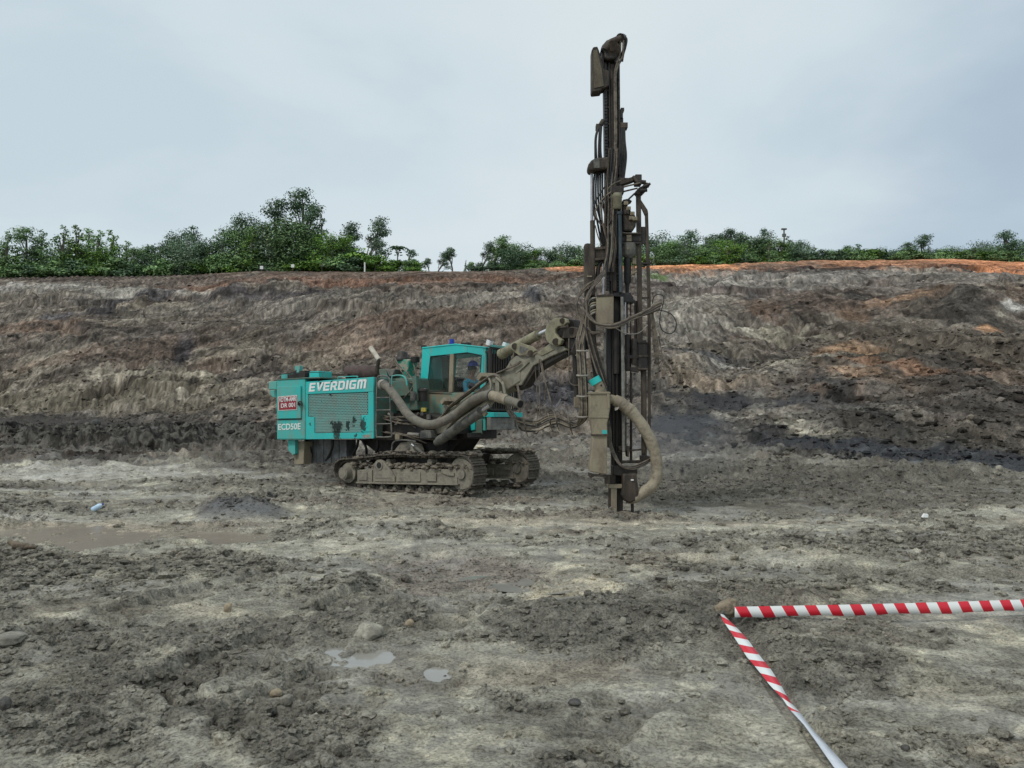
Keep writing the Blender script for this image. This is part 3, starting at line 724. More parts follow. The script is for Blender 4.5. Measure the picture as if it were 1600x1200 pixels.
def grid_mesh(name, X, Y, Z, Cc, Rg, mat):
    nr, nc = X.shape
    co = np.empty((nr * nc, 3), np.float32)
    co[:, 0] = X.ravel(); co[:, 1] = Y.ravel(); co[:, 2] = Z.ravel()
    idx = np.arange(nr * nc).reshape(nr, nc)
    q = np.stack([idx[:-1, :-1], idx[:-1, 1:], idx[1:, 1:], idx[1:, :-1]], -1).reshape(-1, 4).astype(np.int32)
    return np_mesh(name, co, q, Cc.reshape(-1, 3), Rg.ravel(), mat)
def np_mesh(name, co, faces, Cc, Rg, mat, smooth=True):
    k = faces.shape[1]
    me = bpy.data.meshes.new(name)
    me.vertices.add(len(co)); me.vertices.foreach_set('co', np.ascontiguousarray(co, np.float32).ravel())
    me.loops.add(faces.size); me.loops.foreach_set('vertex_index', faces.ravel().astype(np.int32))
    me.polygons.add(len(faces)); me.polygons.foreach_set('loop_start', (np.arange(len(faces)) * k).astype(np.int32))
    me.polygons.foreach_set('use_smooth', np.full(len(faces), smooth))
    me.update(calc_edges=True)
    if Cc is not None:
        a = me.attributes.new('Col', 'FLOAT_COLOR', 'POINT')
        c4 = np.ones((len(co), 4), np.float32); c4[:, :3] = Cc
        a.data.foreach_set('color', c4.ravel())
    if Rg is not None:
        a = me.attributes.new('Rgh', 'FLOAT', 'POINT'); a.data.foreach_set('value', np.ascontiguousarray(Rg, np.float32))
    me.materials.append(mat)
    o = bpy.data.objects.new(name, me)
    col.objects.link(o)
    return o
g = grid_mesh('ground', XX, YY, H, C, RG, m_ground)
tag(g, kind='structure')
# the country all round, below the modelled pit
m_far = material('outlying_soil', (0.17, 0.155, 0.13), (0.11, 0.10, 0.085), 0.2, 0.9, bump=0.3, bscale=2)
fs = MB()
n_ = 40
for i in range(n_):
    for j in range(n_):
        pass
fs.add([(-900, -900, -0.6), (900, -900, -0.6), (900, 900, -0.6), (-900, 900, -0.6)], [(0, 1, 2, 3)])
tag(fs.build('terrain', m_far), kind='structure')

# --- water in the hollows
def water_mat(name, c, rough):
    m = material(name, c, tuple(x * 0.85 for x in c), 2.0, rough, bump=0.03, bscale=14, spec=0.5)
    return m
m_wbrown = water_mat('muddy_brown_water', (0.26, 0.215, 0.165), 0.20)
m_wgrey = water_mat('grey_puddle_water', (0.28, 0.27, 0.24), 0.09)
for i, (px, py, rx, ry, ang, dep) in enumerate(PUD):
    vs = []
    for k in range(40):
        a = 2 * math.pi * k / 40
        rr = 1.3
        ex, ey = rx * rr * math.cos(a), ry * rr * math.sin(a)
        aa = R(ang)
        qx, qy = px + ex * math.cos(aa) + ey * math.sin(aa), py - (-ex * math.sin(aa) + ey * math.cos(aa))
        Yp = 1.62 * 1200 / max(20, qy - 650)
        vs.append((ray(qx, qy).x * Yp, Yp, -0.038 - 0.0005 * i))
    w_ = MB().add(vs, [tuple(range(40))])
    nm = 'puddle'
    tag(w_.build(nm, m_wbrown if i in (0, 1) else m_wgrey), kind='structure')

# ---------------------------------------------------------------- clods and rubble
def ico(sub):
    import bmesh
    bm = bmesh.new(); bmesh.ops.create_icosphere(bm, subdivisions=sub, radius=1)
    v = np.array([x.co[:] for x in bm.verts]); f = np.array([[y.index for y in x.verts] for x in bm.faces]); bm.free()
    return v, f
IC1, IC2, IC3, IC4 = ico(1), ico(2), ico(3), ico(4)
def ground_hit(px, py):
    d = ray(px, py); Y_ = 3.0
    while Y_ < 90:
        if CAM_H + d.z * Y_ <= gz(d.x * Y_, Y_):
            return Y_
        Y_ *= 1.0015
    return 90.0
def scatter(name, x, y, size, cm, ic, label, sink=0.35, flat=0.55):
    v, f = ic
    n = len(x)
    i0, j0, z = gz_arr(x, y)
    variants = []
    for k in range(12):
        d = 1 + 0.42 * (rng.random((len(v), 1)) - 0.5) * 2 * (1.0 if len(v) < 20 else 0.8)
        variants.append(v * d)
    variants = np.array(variants)
    vv = variants[rng.integers(0, 12, n)]                                # n, nv, 3
    a = rng.random(n) * 6.283; ca, sa = np.cos(a)[:, None], np.sin(a)[:, None]
    sx = (0.75 + 0.6 * rng.random(n))[:, None]; sz = (flat * (0.7 + 0.6 * rng.random(n)))[:, None]
    px_ = vv[..., 0] * sx; py_ = vv[..., 1]; pz_ = vv[..., 2] * sz
    X = px_ * ca - py_ * sa; Y = px_ * sa + py_ * ca
    s = size[:, None]
    co = np.stack([X * s + x[:, None], Y * s + y[:, None], pz_ * s + (z + size * (sz[:, 0] - sink))[:, None]], -1).reshape(-1, 3)
    fc = (f[None] + (np.arange(n) * len(v))[:, None, None]).reshape(-1, 3)
    cc = (C[i0, j0] * cm[:, None])[:, None, :] * np.ones((1, len(v), 1))
    rg = np.full(len(co), 0.9, np.float32)
    o = np_mesh(name, co, fc, cc.reshape(-1, 3), rg, m_ground, smooth=False)
    tag(o, label, 'rubble', kind='stuff')
    return o
def sample(n, y0, y1, pw, keepfn):
    # density per screen area roughly constant: p(Y) ~ Y^-pw
    t = rng.random(n * 3)
    a = 1 - pw
    Y = (y0 ** a + t * (y1 ** a - y0 ** a)) ** (1 / a)
    u = rng.random(n * 3) * 1.5 - 0.75
    X = u * Y
    i0, j0, z = gz_arr(X, Y)
    k = keepfn(i0, j0) > rng.random(n * 3)
    return X[k][:n], Y[k][:n]
pmask = np.zeros_like(H)
for (px, py, rx, ry, ang, dep) in PUD:
    pmask = np.maximum(pmask, blob(px, py, rx * 1.1, ry * 1.15, ang, 0.2, 0.35))
kf = lambda i, j: (0.05 + 0.95 * CH[i, j] ** 1.5) * (1 - 0.97 * pmask[i, j]) * (1 - 0.8 * cra[i, j])
kf0 = kf
kf = lambda i, j: kf0(i, j) * (1 - 0.95 * TAPEK[i, j])
X, Y = sample(14000, 3.0, 9.0, 1.9, kf)
scatter('mud_clods', X, Y, 0.003 + 0.034 * rng.random(len(X)) ** 9 + 0.0009 * Y, 0.85 + 0.35 * rng.random(len(X)), IC2, 'small grey mud clods strewn over the near pit floor')
X, Y = sample(22000, 7.0, 32.0, 2.0, kf)
scatter('mud_clods', X, Y, 0.006 + 0.05 * rng.random(len(X)) ** 7 + 0.0009 * Y, 0.75 + 0.4 * rng.random(len(X)), IC1, 'dark mud clods strewn around the rig and beyond')
kr = lambda i, j: 0.25 + 0.75 * sstep(0.5, 0.65, sn2)[i, j] * (H0[i, j] > 0.3)
X, Y = sample(16000, 22, 98, 0.4, lambda i, j: (0.12 + 0.88 * (H0[i, j] < 7)) * (H0[i, j] > 0.05) * (YY[i, j] < RIM[i, j] - 3))
scatter('slope_rubble', X, Y, 0.025 + 0.16 * rng.random(len(X)) ** 9 + 0.0006 * Y, 0.7 + 0.6 * rng.random(len(X)) ** 2 + 0.9 * (rng.random(len(X)) > 0.93), IC1, 'loose rubble lying on the excavated slope')
X, Y = sample(260, 24, 33, 0.4, lambda i, j: ((PX[i, j] > 735) & (PX[i, j] < 905) & (PY[i, j] > 675) & (PY[i, j] < 710)) * 1.0)
scatter('pale_rubble', X, Y, 0.06 + 0.13 * rng.random(len(X)) ** 3, 1.2 + 1.6 * rng.random(len(X)), IC2, 'pale broken stones heaped behind the rig')
# fine gravel crater
kc = lambda i, j: cra[i, j] + 0.8 * blob_heap[i, j]
blob_heap = blob(370, 808, 75, 10, 0, 0.6, 0.3)
X, Y = sample(5200, 6.5, 13.5, 1.5, kc)
scatter('drill_gravel', X, Y, 0.008 + 0.010 * rng.random(len(X)), 0.7 + 0.45 * rng.random(len(X)), IC1, 'fine dark gravel of drill cuttings')

# ---------------------------------------------------------------- single stones, litter, bottle
def stone(px, py, wpx, hpx, mat, label, name='stone', depth=0.8, seed=0, group=None, cat='stone', Y=None, rotz=0.0, boxy=0.0, sub=3, tilt=0.0):
    if Y is None:
        Y = ground_hit(px, py + hpx * 0.4)
    Y = min(Y, 60)
    w_ = wpx / 1200 * Y / 2; h_ = hpx / 1200 * Y / 2
    x = ray(px, py).x * Y
    v, f = {2: IC2, 3: IC3, 4: IC4}[sub]
    r_ = np.random.default_rng(seed + int(px))
    d = r_.normal(size=(9, 3)); d /= np.linalg.norm(d, axis=1)[:, None]
    off = 0.72 + 0.25 * r_.random(9)
    p = v.copy()
    p *= (0.86 + 0.34 * fbm(p[:, 0] * 2.6 + p[:, 2] * 1.9 + 9 + seed, p[:, 1] * 2.6 - p[:, 2] * 1.3 + 5, 3, seed, 0.6))[:, None]
    for a, o in zip(d, off):                     # chop facets
        k = p @ a
        p -= np.maximum(0, k - o)[:, None] * a[None] * 0.85
    if boxy:
        q = np.sign(p) * np.abs(p) ** (1 - 0.55 * boxy)
        p = q
    p += (vn(p[:, 0] * 3 + p[:, 2] * 2 + 9, p[:, 1] * 3 + 5, seed)[:, None] - 0.5) * p * 0.25
    p[:, 0] *= w_ / max(1e-6, np.abs(p[:, 0]).max()); p[:, 1] *= w_ * depth; p[:, 2] *= h_ * 1.25 / max(1e-6, np.abs(p[:, 2]).max())
    c, s = math.cos(tilt), math.sin(tilt)
    p[:, 0], p[:, 2] = p[:, 0] * c - p[:, 2] * s, p[:, 0] * s + p[:, 2] * c
    z = gz(x, Y)
    me = bpy.data.meshes.new(name)
    me.from_pydata([tuple(q) for q in p], [], [tuple(int(i) for i in q) for q in f])
    me.materials.append(mat)
    me.polygons.foreach_set('use_smooth', [sub == 4] * len(me.polygons))
    o = bpy.data.objects.new(name, me)
    zc = P(px, py, Y).z
    o.location = (x, Y, z + h_ * 0.55)
    col.objects.link(o)
    tag(o, label, cat, group)
    return o
stone(578, 988, 50, 27, m_rock, 'pale rounded boulder at the edge of the grey puddle in the foreground', 'boulder', seed=3, sub=4)
stone(16, 997, 46, 15, m_stone, 'flat grey stone slab at the left edge of the mud', 'stone_slab', seed=5, boxy=0.7)
stone(356, 950, 13, 15, m_trock, 'small upright tan stone left of the boulder', seed=7)
stone(8, 1100, 20, 19, m_drock, 'dark round stone at the lower left edge of the picture', seed=8)
stone(432, 1084, 20, 13, m_trock, 'brownish stone, upper left one of three stones lying close together', seed=9, group='three stones in the near mud')
stone(448, 1093, 24, 16, m_stone, 'larger greyish stone, right one of three stones lying close together', seed=11, group='three stones in the near mud')
stone(428, 1112, 18, 12, m_drock, 'dark stone, lowest of three stones lying close together', seed=12, group='three stones in the near mud')
stone(640, 973, 16, 12, m_trock, 'tan pointed stone behind and right of the boulder', seed=14)
stone(974, 970, 12, 14, m_rock, 'pale stone standing in dark clods ahead of the tape corner', seed=15)
stone(1272, 986, 14, 9, m_rock, 'small pale stone below the red and white tape', seed=16)
stone(695, 1058, 9, 6, m_drock, 'small black stone by the smaller grey puddle', seed=17)
stone(1415, 1169, 15, 11, m_drock, 'dark stone in the bottom right foreground', seed=18)
stone(1136, 951, 40, 24, m_corner, 'brown rock at the corner where the two barrier tapes meet', 'rock', cat='rock', seed=21, boxy=0.75, sub=4, depth=0.55, tilt=0.42)
stone(1304, 744, 9, 6, m_rock, 'white stone at the foot of the right slope, nearer the rig', seed=22, Y=21)
stone(1561, 743, 13, 9, m_rock, 'white stone at the foot of the right slope, near the picture edge', seed=23, Y=20)
stone(1104, 699, 8, 5, m_rock, 'white stone below the coal seam just right of the drill', seed=24, Y=30)
stone(148, 697, 16, 10, m_drock, 'grey rock in the dark windrow at the left', seed=25, Y=40)
stone(316, 708, 12, 9, m_drock, 'grey rock in the dark windrow nearest the rig', seed=27, Y=34)
stone(246, 697, 24, 11, m_drock, 'broad grey rock midway along the dark windrow', seed=26, Y=38)
stone(1196, 857, 9, 5, m_drock, 'dark stone on the pale strip right of the drill', seed=28)
stone(898, 1097, 22, 11, m_drock, 'flat dark stone in the smooth mud below the puddles', seed=29)

# plastic bottle
q0 = ground_hit(152, 800)
bx_, by_ = ray(152, 797).x * q0, q0
bz_ = gz(bx_, by_) + 0.05
ax = Vector((0.86, 0.1, 0.5)).normalized()
bt = empty('plastic_bottle', (bx_, by_, gz(bx_, by_)))
cB = Vector((bx_, by_, bz_ + 0.02))
pr = [(-0.095, 0.03), (-0.088, 0.044), (-0.05, 0.047), (-0.03, 0.043), (0, 0.047), (0.04, 0.046), (0.065, 0.035), (0.078, 0.016), (0.09, 0.014)]
MB().tube([cB + ax * a for a, r in pr], [r for a, r in pr], 16).build('bottle_body', m_bott, bt)
MB().cyl(cB + ax * 0.091, cB + ax * 0.108, 0.017).build('cap', m_blue, bt)
tag(bt, 'pale blue plastic bottle lying on mud beyond the brown puddle', 'bottle')

# stump and broken branch
sx_, sy_ = ray(425, 785).x * 14.2, 14.2
sb = MB()
s0 = Vector((sx_, sy_, gz(sx_, sy_) - 0.02))
for k in range(9):
    a = random.random() * 6.28
    e = s0 + Vector((math.cos(a) * 0.10, math.sin(a) * 0.08, 0.05 + random.random() * 0.11))
    sb.tube(spline([s0 + Vector((math.cos(a) * .02, math.sin(a) * .02, 0)), (s0 + e) / 2 + Vector((0, 0, .03)), e], 4), [0.035] * 4 + [0.03] * 4 + [0.012], 6)
tag(sb.build('root_stump', m_drock, origin=s0), 'dark knotted root stump sticking out of mud left of the rig', 'stump')
lb = MB()
y1 = ground_hit(35, 858)
p1, p2, p3 = P(14, 846, y1), P(30, 853, y1), P(58, 858, y1)
for p in (p1, p2, p3):
    p.z = max(p.z, gz(p.x, p.y) + 0.03)
lb.tube(spline([p1, p2, p3], 5), [0.03] * 3 + [0.045] * 5 + [0.02] * 3, 7)
tag(lb.build('branch', m_wood, origin=p2), 'short broken dark branch at the near edge of the brown puddle', 'branch')
li = MB()
y2 = ground_hit(1446, 812)
pL = P(1446, 810, y2); pL.z = gz(pL.x, pL.y) + 0.02
li.prism([pL + Vector((-.05, 0, 0)), pL + Vector((-.01, .01, .05)), pL + Vector((.05, 0, .04)), pL + Vector((.04, 0, -.01))], Vector((0, 0.03, 0.01)))
tag(li.build('litter_scrap', m_white, origin=pL), 'small white scrap of litter on the mud at the right', 'litter')

# ---------------------------------------------------------------- barrier tapes
def tape_material():
    m = bpy.data.materials.new('red_white_tape'); m.use_nodes = True
    t = m.node_tree; b = t.nodes['Principled BSDF']; K = t.links.new
    uv = N(t, 'ShaderNodeUVMap'); uv.uv_map = 'UVMap'
    sp = N(t, 'ShaderNodeSeparateXYZ'); K(uv.outputs[0], sp.inputs[0])
    ma_ = N(t, 'ShaderNodeMath', operation='MULTIPLY_ADD'); ma_.inputs[1].default_value = -0.26
    K(sp.outputs['Y'], ma_.inputs[0]); K(sp.outputs['X'], ma_.inputs[2])
    fr = N(t, 'ShaderNodeMath', operation='FRACT'); K(ma_.outputs[0], fr.inputs[0])
    gt = N(t, 'ShaderNodeMath', operation='GREATER_THAN'); gt.inputs[1].default_value = 0.5; K(fr.outputs[0], gt.inputs[0])
    mxn = N(t, 'ShaderNodeMix', data_type='RGBA'); K(gt.outputs[0], mxn.inputs['Factor'])
    mxn.inputs['A'].default_value = (0.62, 0.012, 0.03, 1); mxn.inputs['B'].default_value = (0.74, 0.76, 0.74, 1)
    K(mxn.outputs['Result'], b.inputs['Base Color'])
    b.inputs['Roughness'].default_value = 0.35
    return m
m_tape = tape_material()
m_tapeback = material('white_tape_back', (0.62, 0.65, 0.70), (0.52, 0.55, 0.6), 9, 0.35, bump=0.05)
def ribbon(name, edges, period, mats, midx=None, origin=None):
    "edges: list of (upper point, lower point, running length)"
    n = len(edges)
    vs, fs_, uvs, mi = [], [], [], []
    for a, b, s in edges:
        vs += [a, (a + b) / 2 + (b - a).cross(Vector((0, 0, 1))) * 0.0, b]
    for i in range(n - 1):
        for k in range(2):
            fs_.append((3 * i + k, 3 * i + k + 1, 3 * i + 4 + k, 3 * i + 3 + k))
            s0_, s1_ = edges[i][2] / period, edges[i + 1][2] / period
            uvs += [(s0_, k * .5), (s0_, k * .5 + .5), (s1_, k * .5 + .5), (s1_, k * .5)]
            mi.append(midx[i] if midx else 0)
    me = bpy.data.meshes.new(name)
    o0 = Vector(origin)
    me.from_pydata([tuple(Vector(v) - o0) for v in vs], [], fs_)
    ul = me.uv_layers.new(name='UVMap')
    ul.data.foreach_set('uv', [c for q in uvs for c in q])
    for m in mats:
        me.materials.append(m)
    me.polygons.foreach_set('material_index', mi)
    me.polygons.foreach_set('use_smooth', [True] * len(fs_))
    o = bpy.data.objects.new(name, me); o.location = o0
    col.objects.link(o)
    sm = o.modifiers.new('thickness', 'SOLIDIFY'); sm.thickness = 0.0006
    return o
ed = []
npt = 130
YA, YB = ground_hit(1148, 964), ground_hit(1590, 952.5)
print('tape depths', YA, YB)
s = 0; prev = None
for i in range(npt + 1):
    t = i / npt
    px = 1148 + (2500 - 1148) * t
    Yt = (YA + (YB - YA) * (px - 1148) / 442) * 0.965
    pu = 948 - 13.0 * (px - 1148) / 452 + 2.0 * math.sin(math.pi * min(1, t * 2.2)); pl_ = 964.5 - 11.5 * (px - 1148) / 452 + 1.8 * math.sin(math.pi * min(1, t * 2.2)) + 0.9 * math.sin(px / 23) + 0.5 * math.sin(px / 9)
    a, b = P(px, pu, Yt), P(px, pl_, Yt - 0.02)
    if prev is not None: s += (a - prev).length
    prev = a
    ed.append((a, b, s))
o = ribbon('barrier_tape', ed, 0.196, [m_tape], origin=P(1148, 963, 6.15))
tag(o, 'red and white striped barrier tape running level to the right picture edge', 'tape', 'red and white barrier tapes')
# second tape: comes towards the camera and twists
CTR = [(1126, 960, 6.1, 2, 30), (1136, 971, 5.95, 10, 10), (1157, 997, 5.6, 15, 10), (1176, 1024, 5.3, 17, 5), (1194, 1046, 5.05, 17, 0), (1211, 1070, 4.8, 15, -5), (1228, 1093, 4.6, 9, -15), (1243, 1112, 4.45, 12, 5), (1262, 1135, 4.25, 9, 10), (1285, 1163, 4.05, 13, 10), (1312, 1197, 3.8, 18, 10), (1350, 1245, 3.5, 22, 10), (1400, 1310, 3.2, 26, 10)]
ed = []; mid = []
pts3 = [P(a, b, (ground_hit(a, b + 4) if b < 1210 else c) * 0.975) for a, b, c, d, e in CTR]
sp3 = spline(pts3, 6)
s = 0; prev = None
for i, p in enumerate(sp3):
    k = i / 6; i0 = min(int(k), len(CTR) - 2); t = k - i0
    wpx = CTR[i0][3] * (1 - t) + CTR[i0 + 1][3] * t
    d = (sp3[min(i + 1, len(sp3) - 1)] - sp3[max(i - 1, 0)]).normalized()
    wd = wpx / 1200 * p.y / 2 * 1.15
    ph = 0.25
    sd = Vector((1, 0.0, 0.0)) * math.cos(ph) + Vector((0, 0, 1)) * math.sin(ph)
    sd = (sd - d * sd.dot(d)).normalized()
    back = math.sqrt(max(0, 0.044 ** 2 - wd ** 2))
    up = d.cross(sd)
    if prev is not None: s += (p - prev).length
    prev = p
    ed.append((p - sd * wd + up * back * .35, p + sd * wd - up * back * .35, s))
    mid.append(0 if k < 7.0 else 1)
o = ribbon('barrier_tape', ed, 0.235, [m_tape, m_tapeback], mid, origin=pts3[0])
tag(o, 'red and white barrier tape twisting to plain white towards the bottom edge', 'tape', 'red and white barrier tapes')
tw = MB()
a_, b_, c_ = P(1222, 1083, 4.62), P(1235, 1100, 4.5), P(1250, 1117, 4.38)
ed = []
s = 0
for i in range(9):
    t = i / 8
    p = a_.lerp(c_, t)
    wd = 0.012 + 0.004 * math.sin(t * 3.1)
    ed.append((p + Vector((-wd - .006, 0.0, -0.012)), p + Vector((wd - .010, 0, 0.0)), t * 0.3))
tape2 = o


# ---------------------------------------------------------------- trees on the rim
def leaf_material(name, c1, c2, c3):
    m = bpy.data.materials.new(name); m.use_nodes = True
    t = m.node_tree; b = t.nodes['Principled BSDF']; K = t.links.new
    at = N(t, 'ShaderNodeAttribute'); at.attribute_name = 'Col'
    rp = ramp(t, [(0.0, c1), (0.5, c2), (1.0, c3)])
    K(at.outputs['Fac'], rp.inputs[0])
    oi = N(t, 'ShaderNodeObjectInfo')
    hs = N(t, 'ShaderNodeHueSaturation')
    mr_ = N(t, 'ShaderNodeMapRange'); mr_.inputs['To Min'].default_value = 0.75; mr_.inputs['To Max'].default_value = 1.3
    K(oi.outputs['Random'], mr_.inputs['Value']); K(mr_.outputs[0], hs.inputs['Value'])
    K(rp.outputs[0], hs.inputs['Color']); K(hs.outputs[0], b.inputs['Base Color'])
    b.inputs['Roughness'].default_value = 0.6
    b.inputs['Subsurface Weight'].default_value = 0.0
    b.inputs['Specular IOR Level'].default_value = 0.25
    return m
LM = {'dark': leaf_material('dark_leaves', (0.05, 0.095, 0.055), (0.09, 0.155, 0.085), (0.15, 0.235, 0.125)),  # leaf greens lightened: distance haze is put into their colour
      'mid': leaf_material('green_leaves', (0.09, 0.165, 0.07), (0.16, 0.27, 0.105), (0.24, 0.36, 0.15)),
      'bright': leaf_material('bright_leaves', (0.065, 0.14, 0.028), (0.12, 0.23, 0.042), (0.20, 0.33, 0.06)),
      'grey': leaf_material('grey_leaves', (0.085, 0.13, 0.09), (0.14, 0.205, 0.13), (0.20, 0.285, 0.18))}

def crown_mesh(kind, seed, nleaf, leaf):
    "unit-ish crowns: height 1 (z 0..1), built from leafy clusters along limbs"
    r_ = np.random.default_rng(seed)
    cl = []      # cluster centre, radius
    limbs = []
    if kind == 'round':
        for k in range(32):
            a = r_.random() * 6.283; h = 0.08 + 0.82 * r_.random() ** 0.9; prof = math.sin(math.pi * min(1, (h + 0.02) / 1.08)) ** 0.7
            rr = 0.36 * prof * math.sqrt(r_.random())
            cl.append((rr * math.cos(a), rr * math.sin(a), h, 0.09 + 0.07 * r_.random()))
    elif kind == 'tall':
        for k in range(30):
            a = r_.random() * 6.283; h = 0.10 + 0.85 * r_.random() ** 0.8; prof = (math.sin(math.pi * min(1, (h - 0.1) / 0.95)) ** 0.6) * (1.1 - 0.5 * h)
            rr = 0.26 * prof * math.sqrt(r_.random())
            cl.append((rr * math.cos(a), rr * math.sin(a), h, 0.045 + 0.05 * r_.random()))
        cl.append((0.02, 0, 0.95, 0.05))
    elif kind == 'sparse':
        lean = r_.random() * 0.3 - 0.1
        for k in range(16):
            a = r_.random() * 6.283; h = 0.4 + 0.56 * r_.random(); rr = 0.24 * (1.15 - 0.7 * h) * math.sqrt(r_.random())
            cl.append((rr * math.cos(a) + lean * h, rr * math.sin(a), h, 0.04 + 0.045 * r_.random()))
    elif kind == 'spire':        # young pale-stemmed trees with tiered tufts up to a thin top
        for k in range(24):
            h = 0.12 + 0.84 * k / 23; a = r_.random() * 6.283; rr = 0.22 * (1.05 - h) ** 0.9 * (0.4 + 0.6 * r_.random())
            cl.append((rr * math.cos(a), rr * math.sin(a), h, 0.028 + 0.085 * (1 - h)))
    elif kind == 'bush':
        for k in range(16):
            a = r_.random() * 6.283; h = 0.15 + 0.7 * r_.random(); rr = 0.55 * math.sqrt(r_.random()) * math.cos(h * 1.2)
            cl.append((rr * math.cos(a), rr * math.sin(a), h, 0.14 + 0.1 * r_.random()))
    elif kind == 'palm':
        for k in range(11):
            a = k * 0.571 + r_.random() * .3
            for m_ in range(6):
                q = (m_ + 1) / 6
                cl.append((0.26 * q * math.cos(a), 0.26 * q * math.sin(a), 0.88 + 0.12 * math.sin(q * 2.4) - 0.16 * q * q, 0.018))
    cl = np.array(cl)
    wts = cl[:, 3] ** 2; wts /= wts.sum()
    ci = r_.choice(len(cl), nleaf, p=wts)
    d = r_.normal(size=(nleaf, 3)); d /= np.linalg.norm(d, axis=1)[:, None]
    rad = cl[ci, 3] * (0.35 + 1.0 * r_.random(nleaf) ** 0.8)
    pos = cl[ci, :3] + d * rad[:, None] * np.array([1.15, 1.15, 0.75])
    nrm = d * 0.7 + r_.normal(size=(nleaf, 3)) * 0.45 + np.array([0, 0, 0.55]); nrm /= np.linalg.norm(nrm, axis=1)[:, None]
    t1 = np.cross(nrm, r_.normal(size=(nleaf, 3))); t1 /= np.linalg.norm(t1, axis=1)[:, None]
    t2 = np.cross(nrm, t1)
    s1 = leaf * (0.6 + 0.8 * r_.random(nleaf))[:, None]; s2 = s1 * (0.45 + 0.3 * r_.random(nleaf))[:, None]
    v = np.stack([pos + t1 * s1, pos + t2 * s2, pos - t1 * s1, pos - t2 * s2], 1)
    tone = np.clip(0.5 + 0.22 * r_.normal(size=nleaf) + 0.5 * (vn(ci * 3.7, ci * 1.3, seed) - 0.5), 0, 1)
    # limbs
    b = MB()
    b.tube(spline([(0, 0, -0.06), (0.01, 0.005, 0.3), (cl[:, 0].mean() * 0.8, 0, 0.62), (cl[:, 0].mean(), 0, 0.86)], 5), [0.026 - 0.0013 * i for i in range(16)], 7)
    for q in cl[:: (3 if kind != 'palm' else 30)]:
        h0 = max(0.15, q[2] - 0.25)
        b.tube([Vector((0.01, 0, h0)), Vector((q[0] * .5, q[1] * .5, (h0 + q[2]) / 2 - .02)), Vector(q[:3])], [0.010, 0.007, 0.003], 5)
    return v.reshape(-1, 3), np.repeat(tone, 4), b
TREE = {}
def tree_proto(kind, seed, nleaf, leaf):
    v, tone, b = crown_mesh(kind, seed, nleaf, leaf)
    fc = np.arange(len(v)).reshape(-1, 4)
    def mk(mat):
        o = np_mesh('crown', v, fc, np.stack([tone] * 3, 1), None, mat, smooth=False)
        me = o.data; bpy.data.objects.remove(o); return me
    tr = b.build('trunk', m_bark); tm = tr.data; bpy.data.objects.remove(tr)
    TREE.setdefault(kind, []).append(({}, mk, tm))
for k_, n_, lf in (('round', 5200, 0.017), ('tall', 3900, 0.0125), ('sparse', 2200, 0.014), ('spire', 2300, 0.015), ('bush', 1700, 0.05), ('palm', 500, 0.024)):
    for s_ in range(1 if k_ == 'palm' else 4):
        tree_proto(k_, 100 + s_ * 13 + len(k_), n_, lf)
LAB = {'round': 'tree with a full rounded crown', 'tall': 'tall tree with an uneven airy crown', 'sparse': 'thin open tree showing sky through its crown',
       'spire': 'young tree with a narrow tufted top', 'bush': 'low bush', 'palm': 'palm-like tree with drooping fronds'}
TONE = {'dark': 'dark green', 'mid': 'mid green', 'bright': 'bright green', 'grey': 'grey green'}
def rim_y(px):
    u = ray(px, 420).x
    return float(across(np.array(crim, float), np.array([u]))[0])
used = {}
LABS = {'bush': 'low bush', 'round': 'rounded tree', 'tall': 'tall airy tree', 'sparse': 'thin open tree', 'spire': 'tufted narrow tree', 'palm': 'palm'}
ORD = {10: 'tenth', 11: 'eleventh', 12: 'twelfth', 2: 'second', 3: 'third', 4: 'fourth', 5: 'fifth', 6: 'sixth', 7: 'seventh', 8: 'eighth', 9: 'ninth'}
def tree(px, toppy, kind, tone, back=4.0, wide=1.0, label=None, seed=None, group=None):
    Y = rim_y(px) + back
    x = ray(px, 420).x * Y
    z = gz(x, Y)
    ht = P(px, toppy, Y).z - z
    pool = TREE[kind]
    i = (int(px * 7) if seed is None else seed) % len(pool)
    meshes, mk, tm = pool[i]
    if tone not in meshes:
        meshes[tone] = mk(LM[tone])
    nm = {'bush': 'bush', 'palm': 'palm_tree'}.get(kind, 'tree')
    r_ = empty(nm, (x, Y, z - 0.05))
    r_.rotation_euler = (0, 0, (px * 1.7) % 6.28)
    if kind == 'sparse':
        r_.rotation_euler = (0, 0, 0)
    r_.scale = (ht * wide, ht * wide, ht * 1.0)
    c = bpy.data.objects.new('crown', meshes[tone]); col.objects.link(c); c.parent = r_
    t = bpy.data.objects.new('trunk', tm); col.objects.link(t); t.parent = r_
    tag(r_, label or '%s %s on the pit rim' % (TONE[tone], LAB[kind]), 'bush' if kind == 'bush' else 'tree', group)
    return r_
GT, GB = 'trees along the rim of the pit', 'bushes along the foot of the trees'
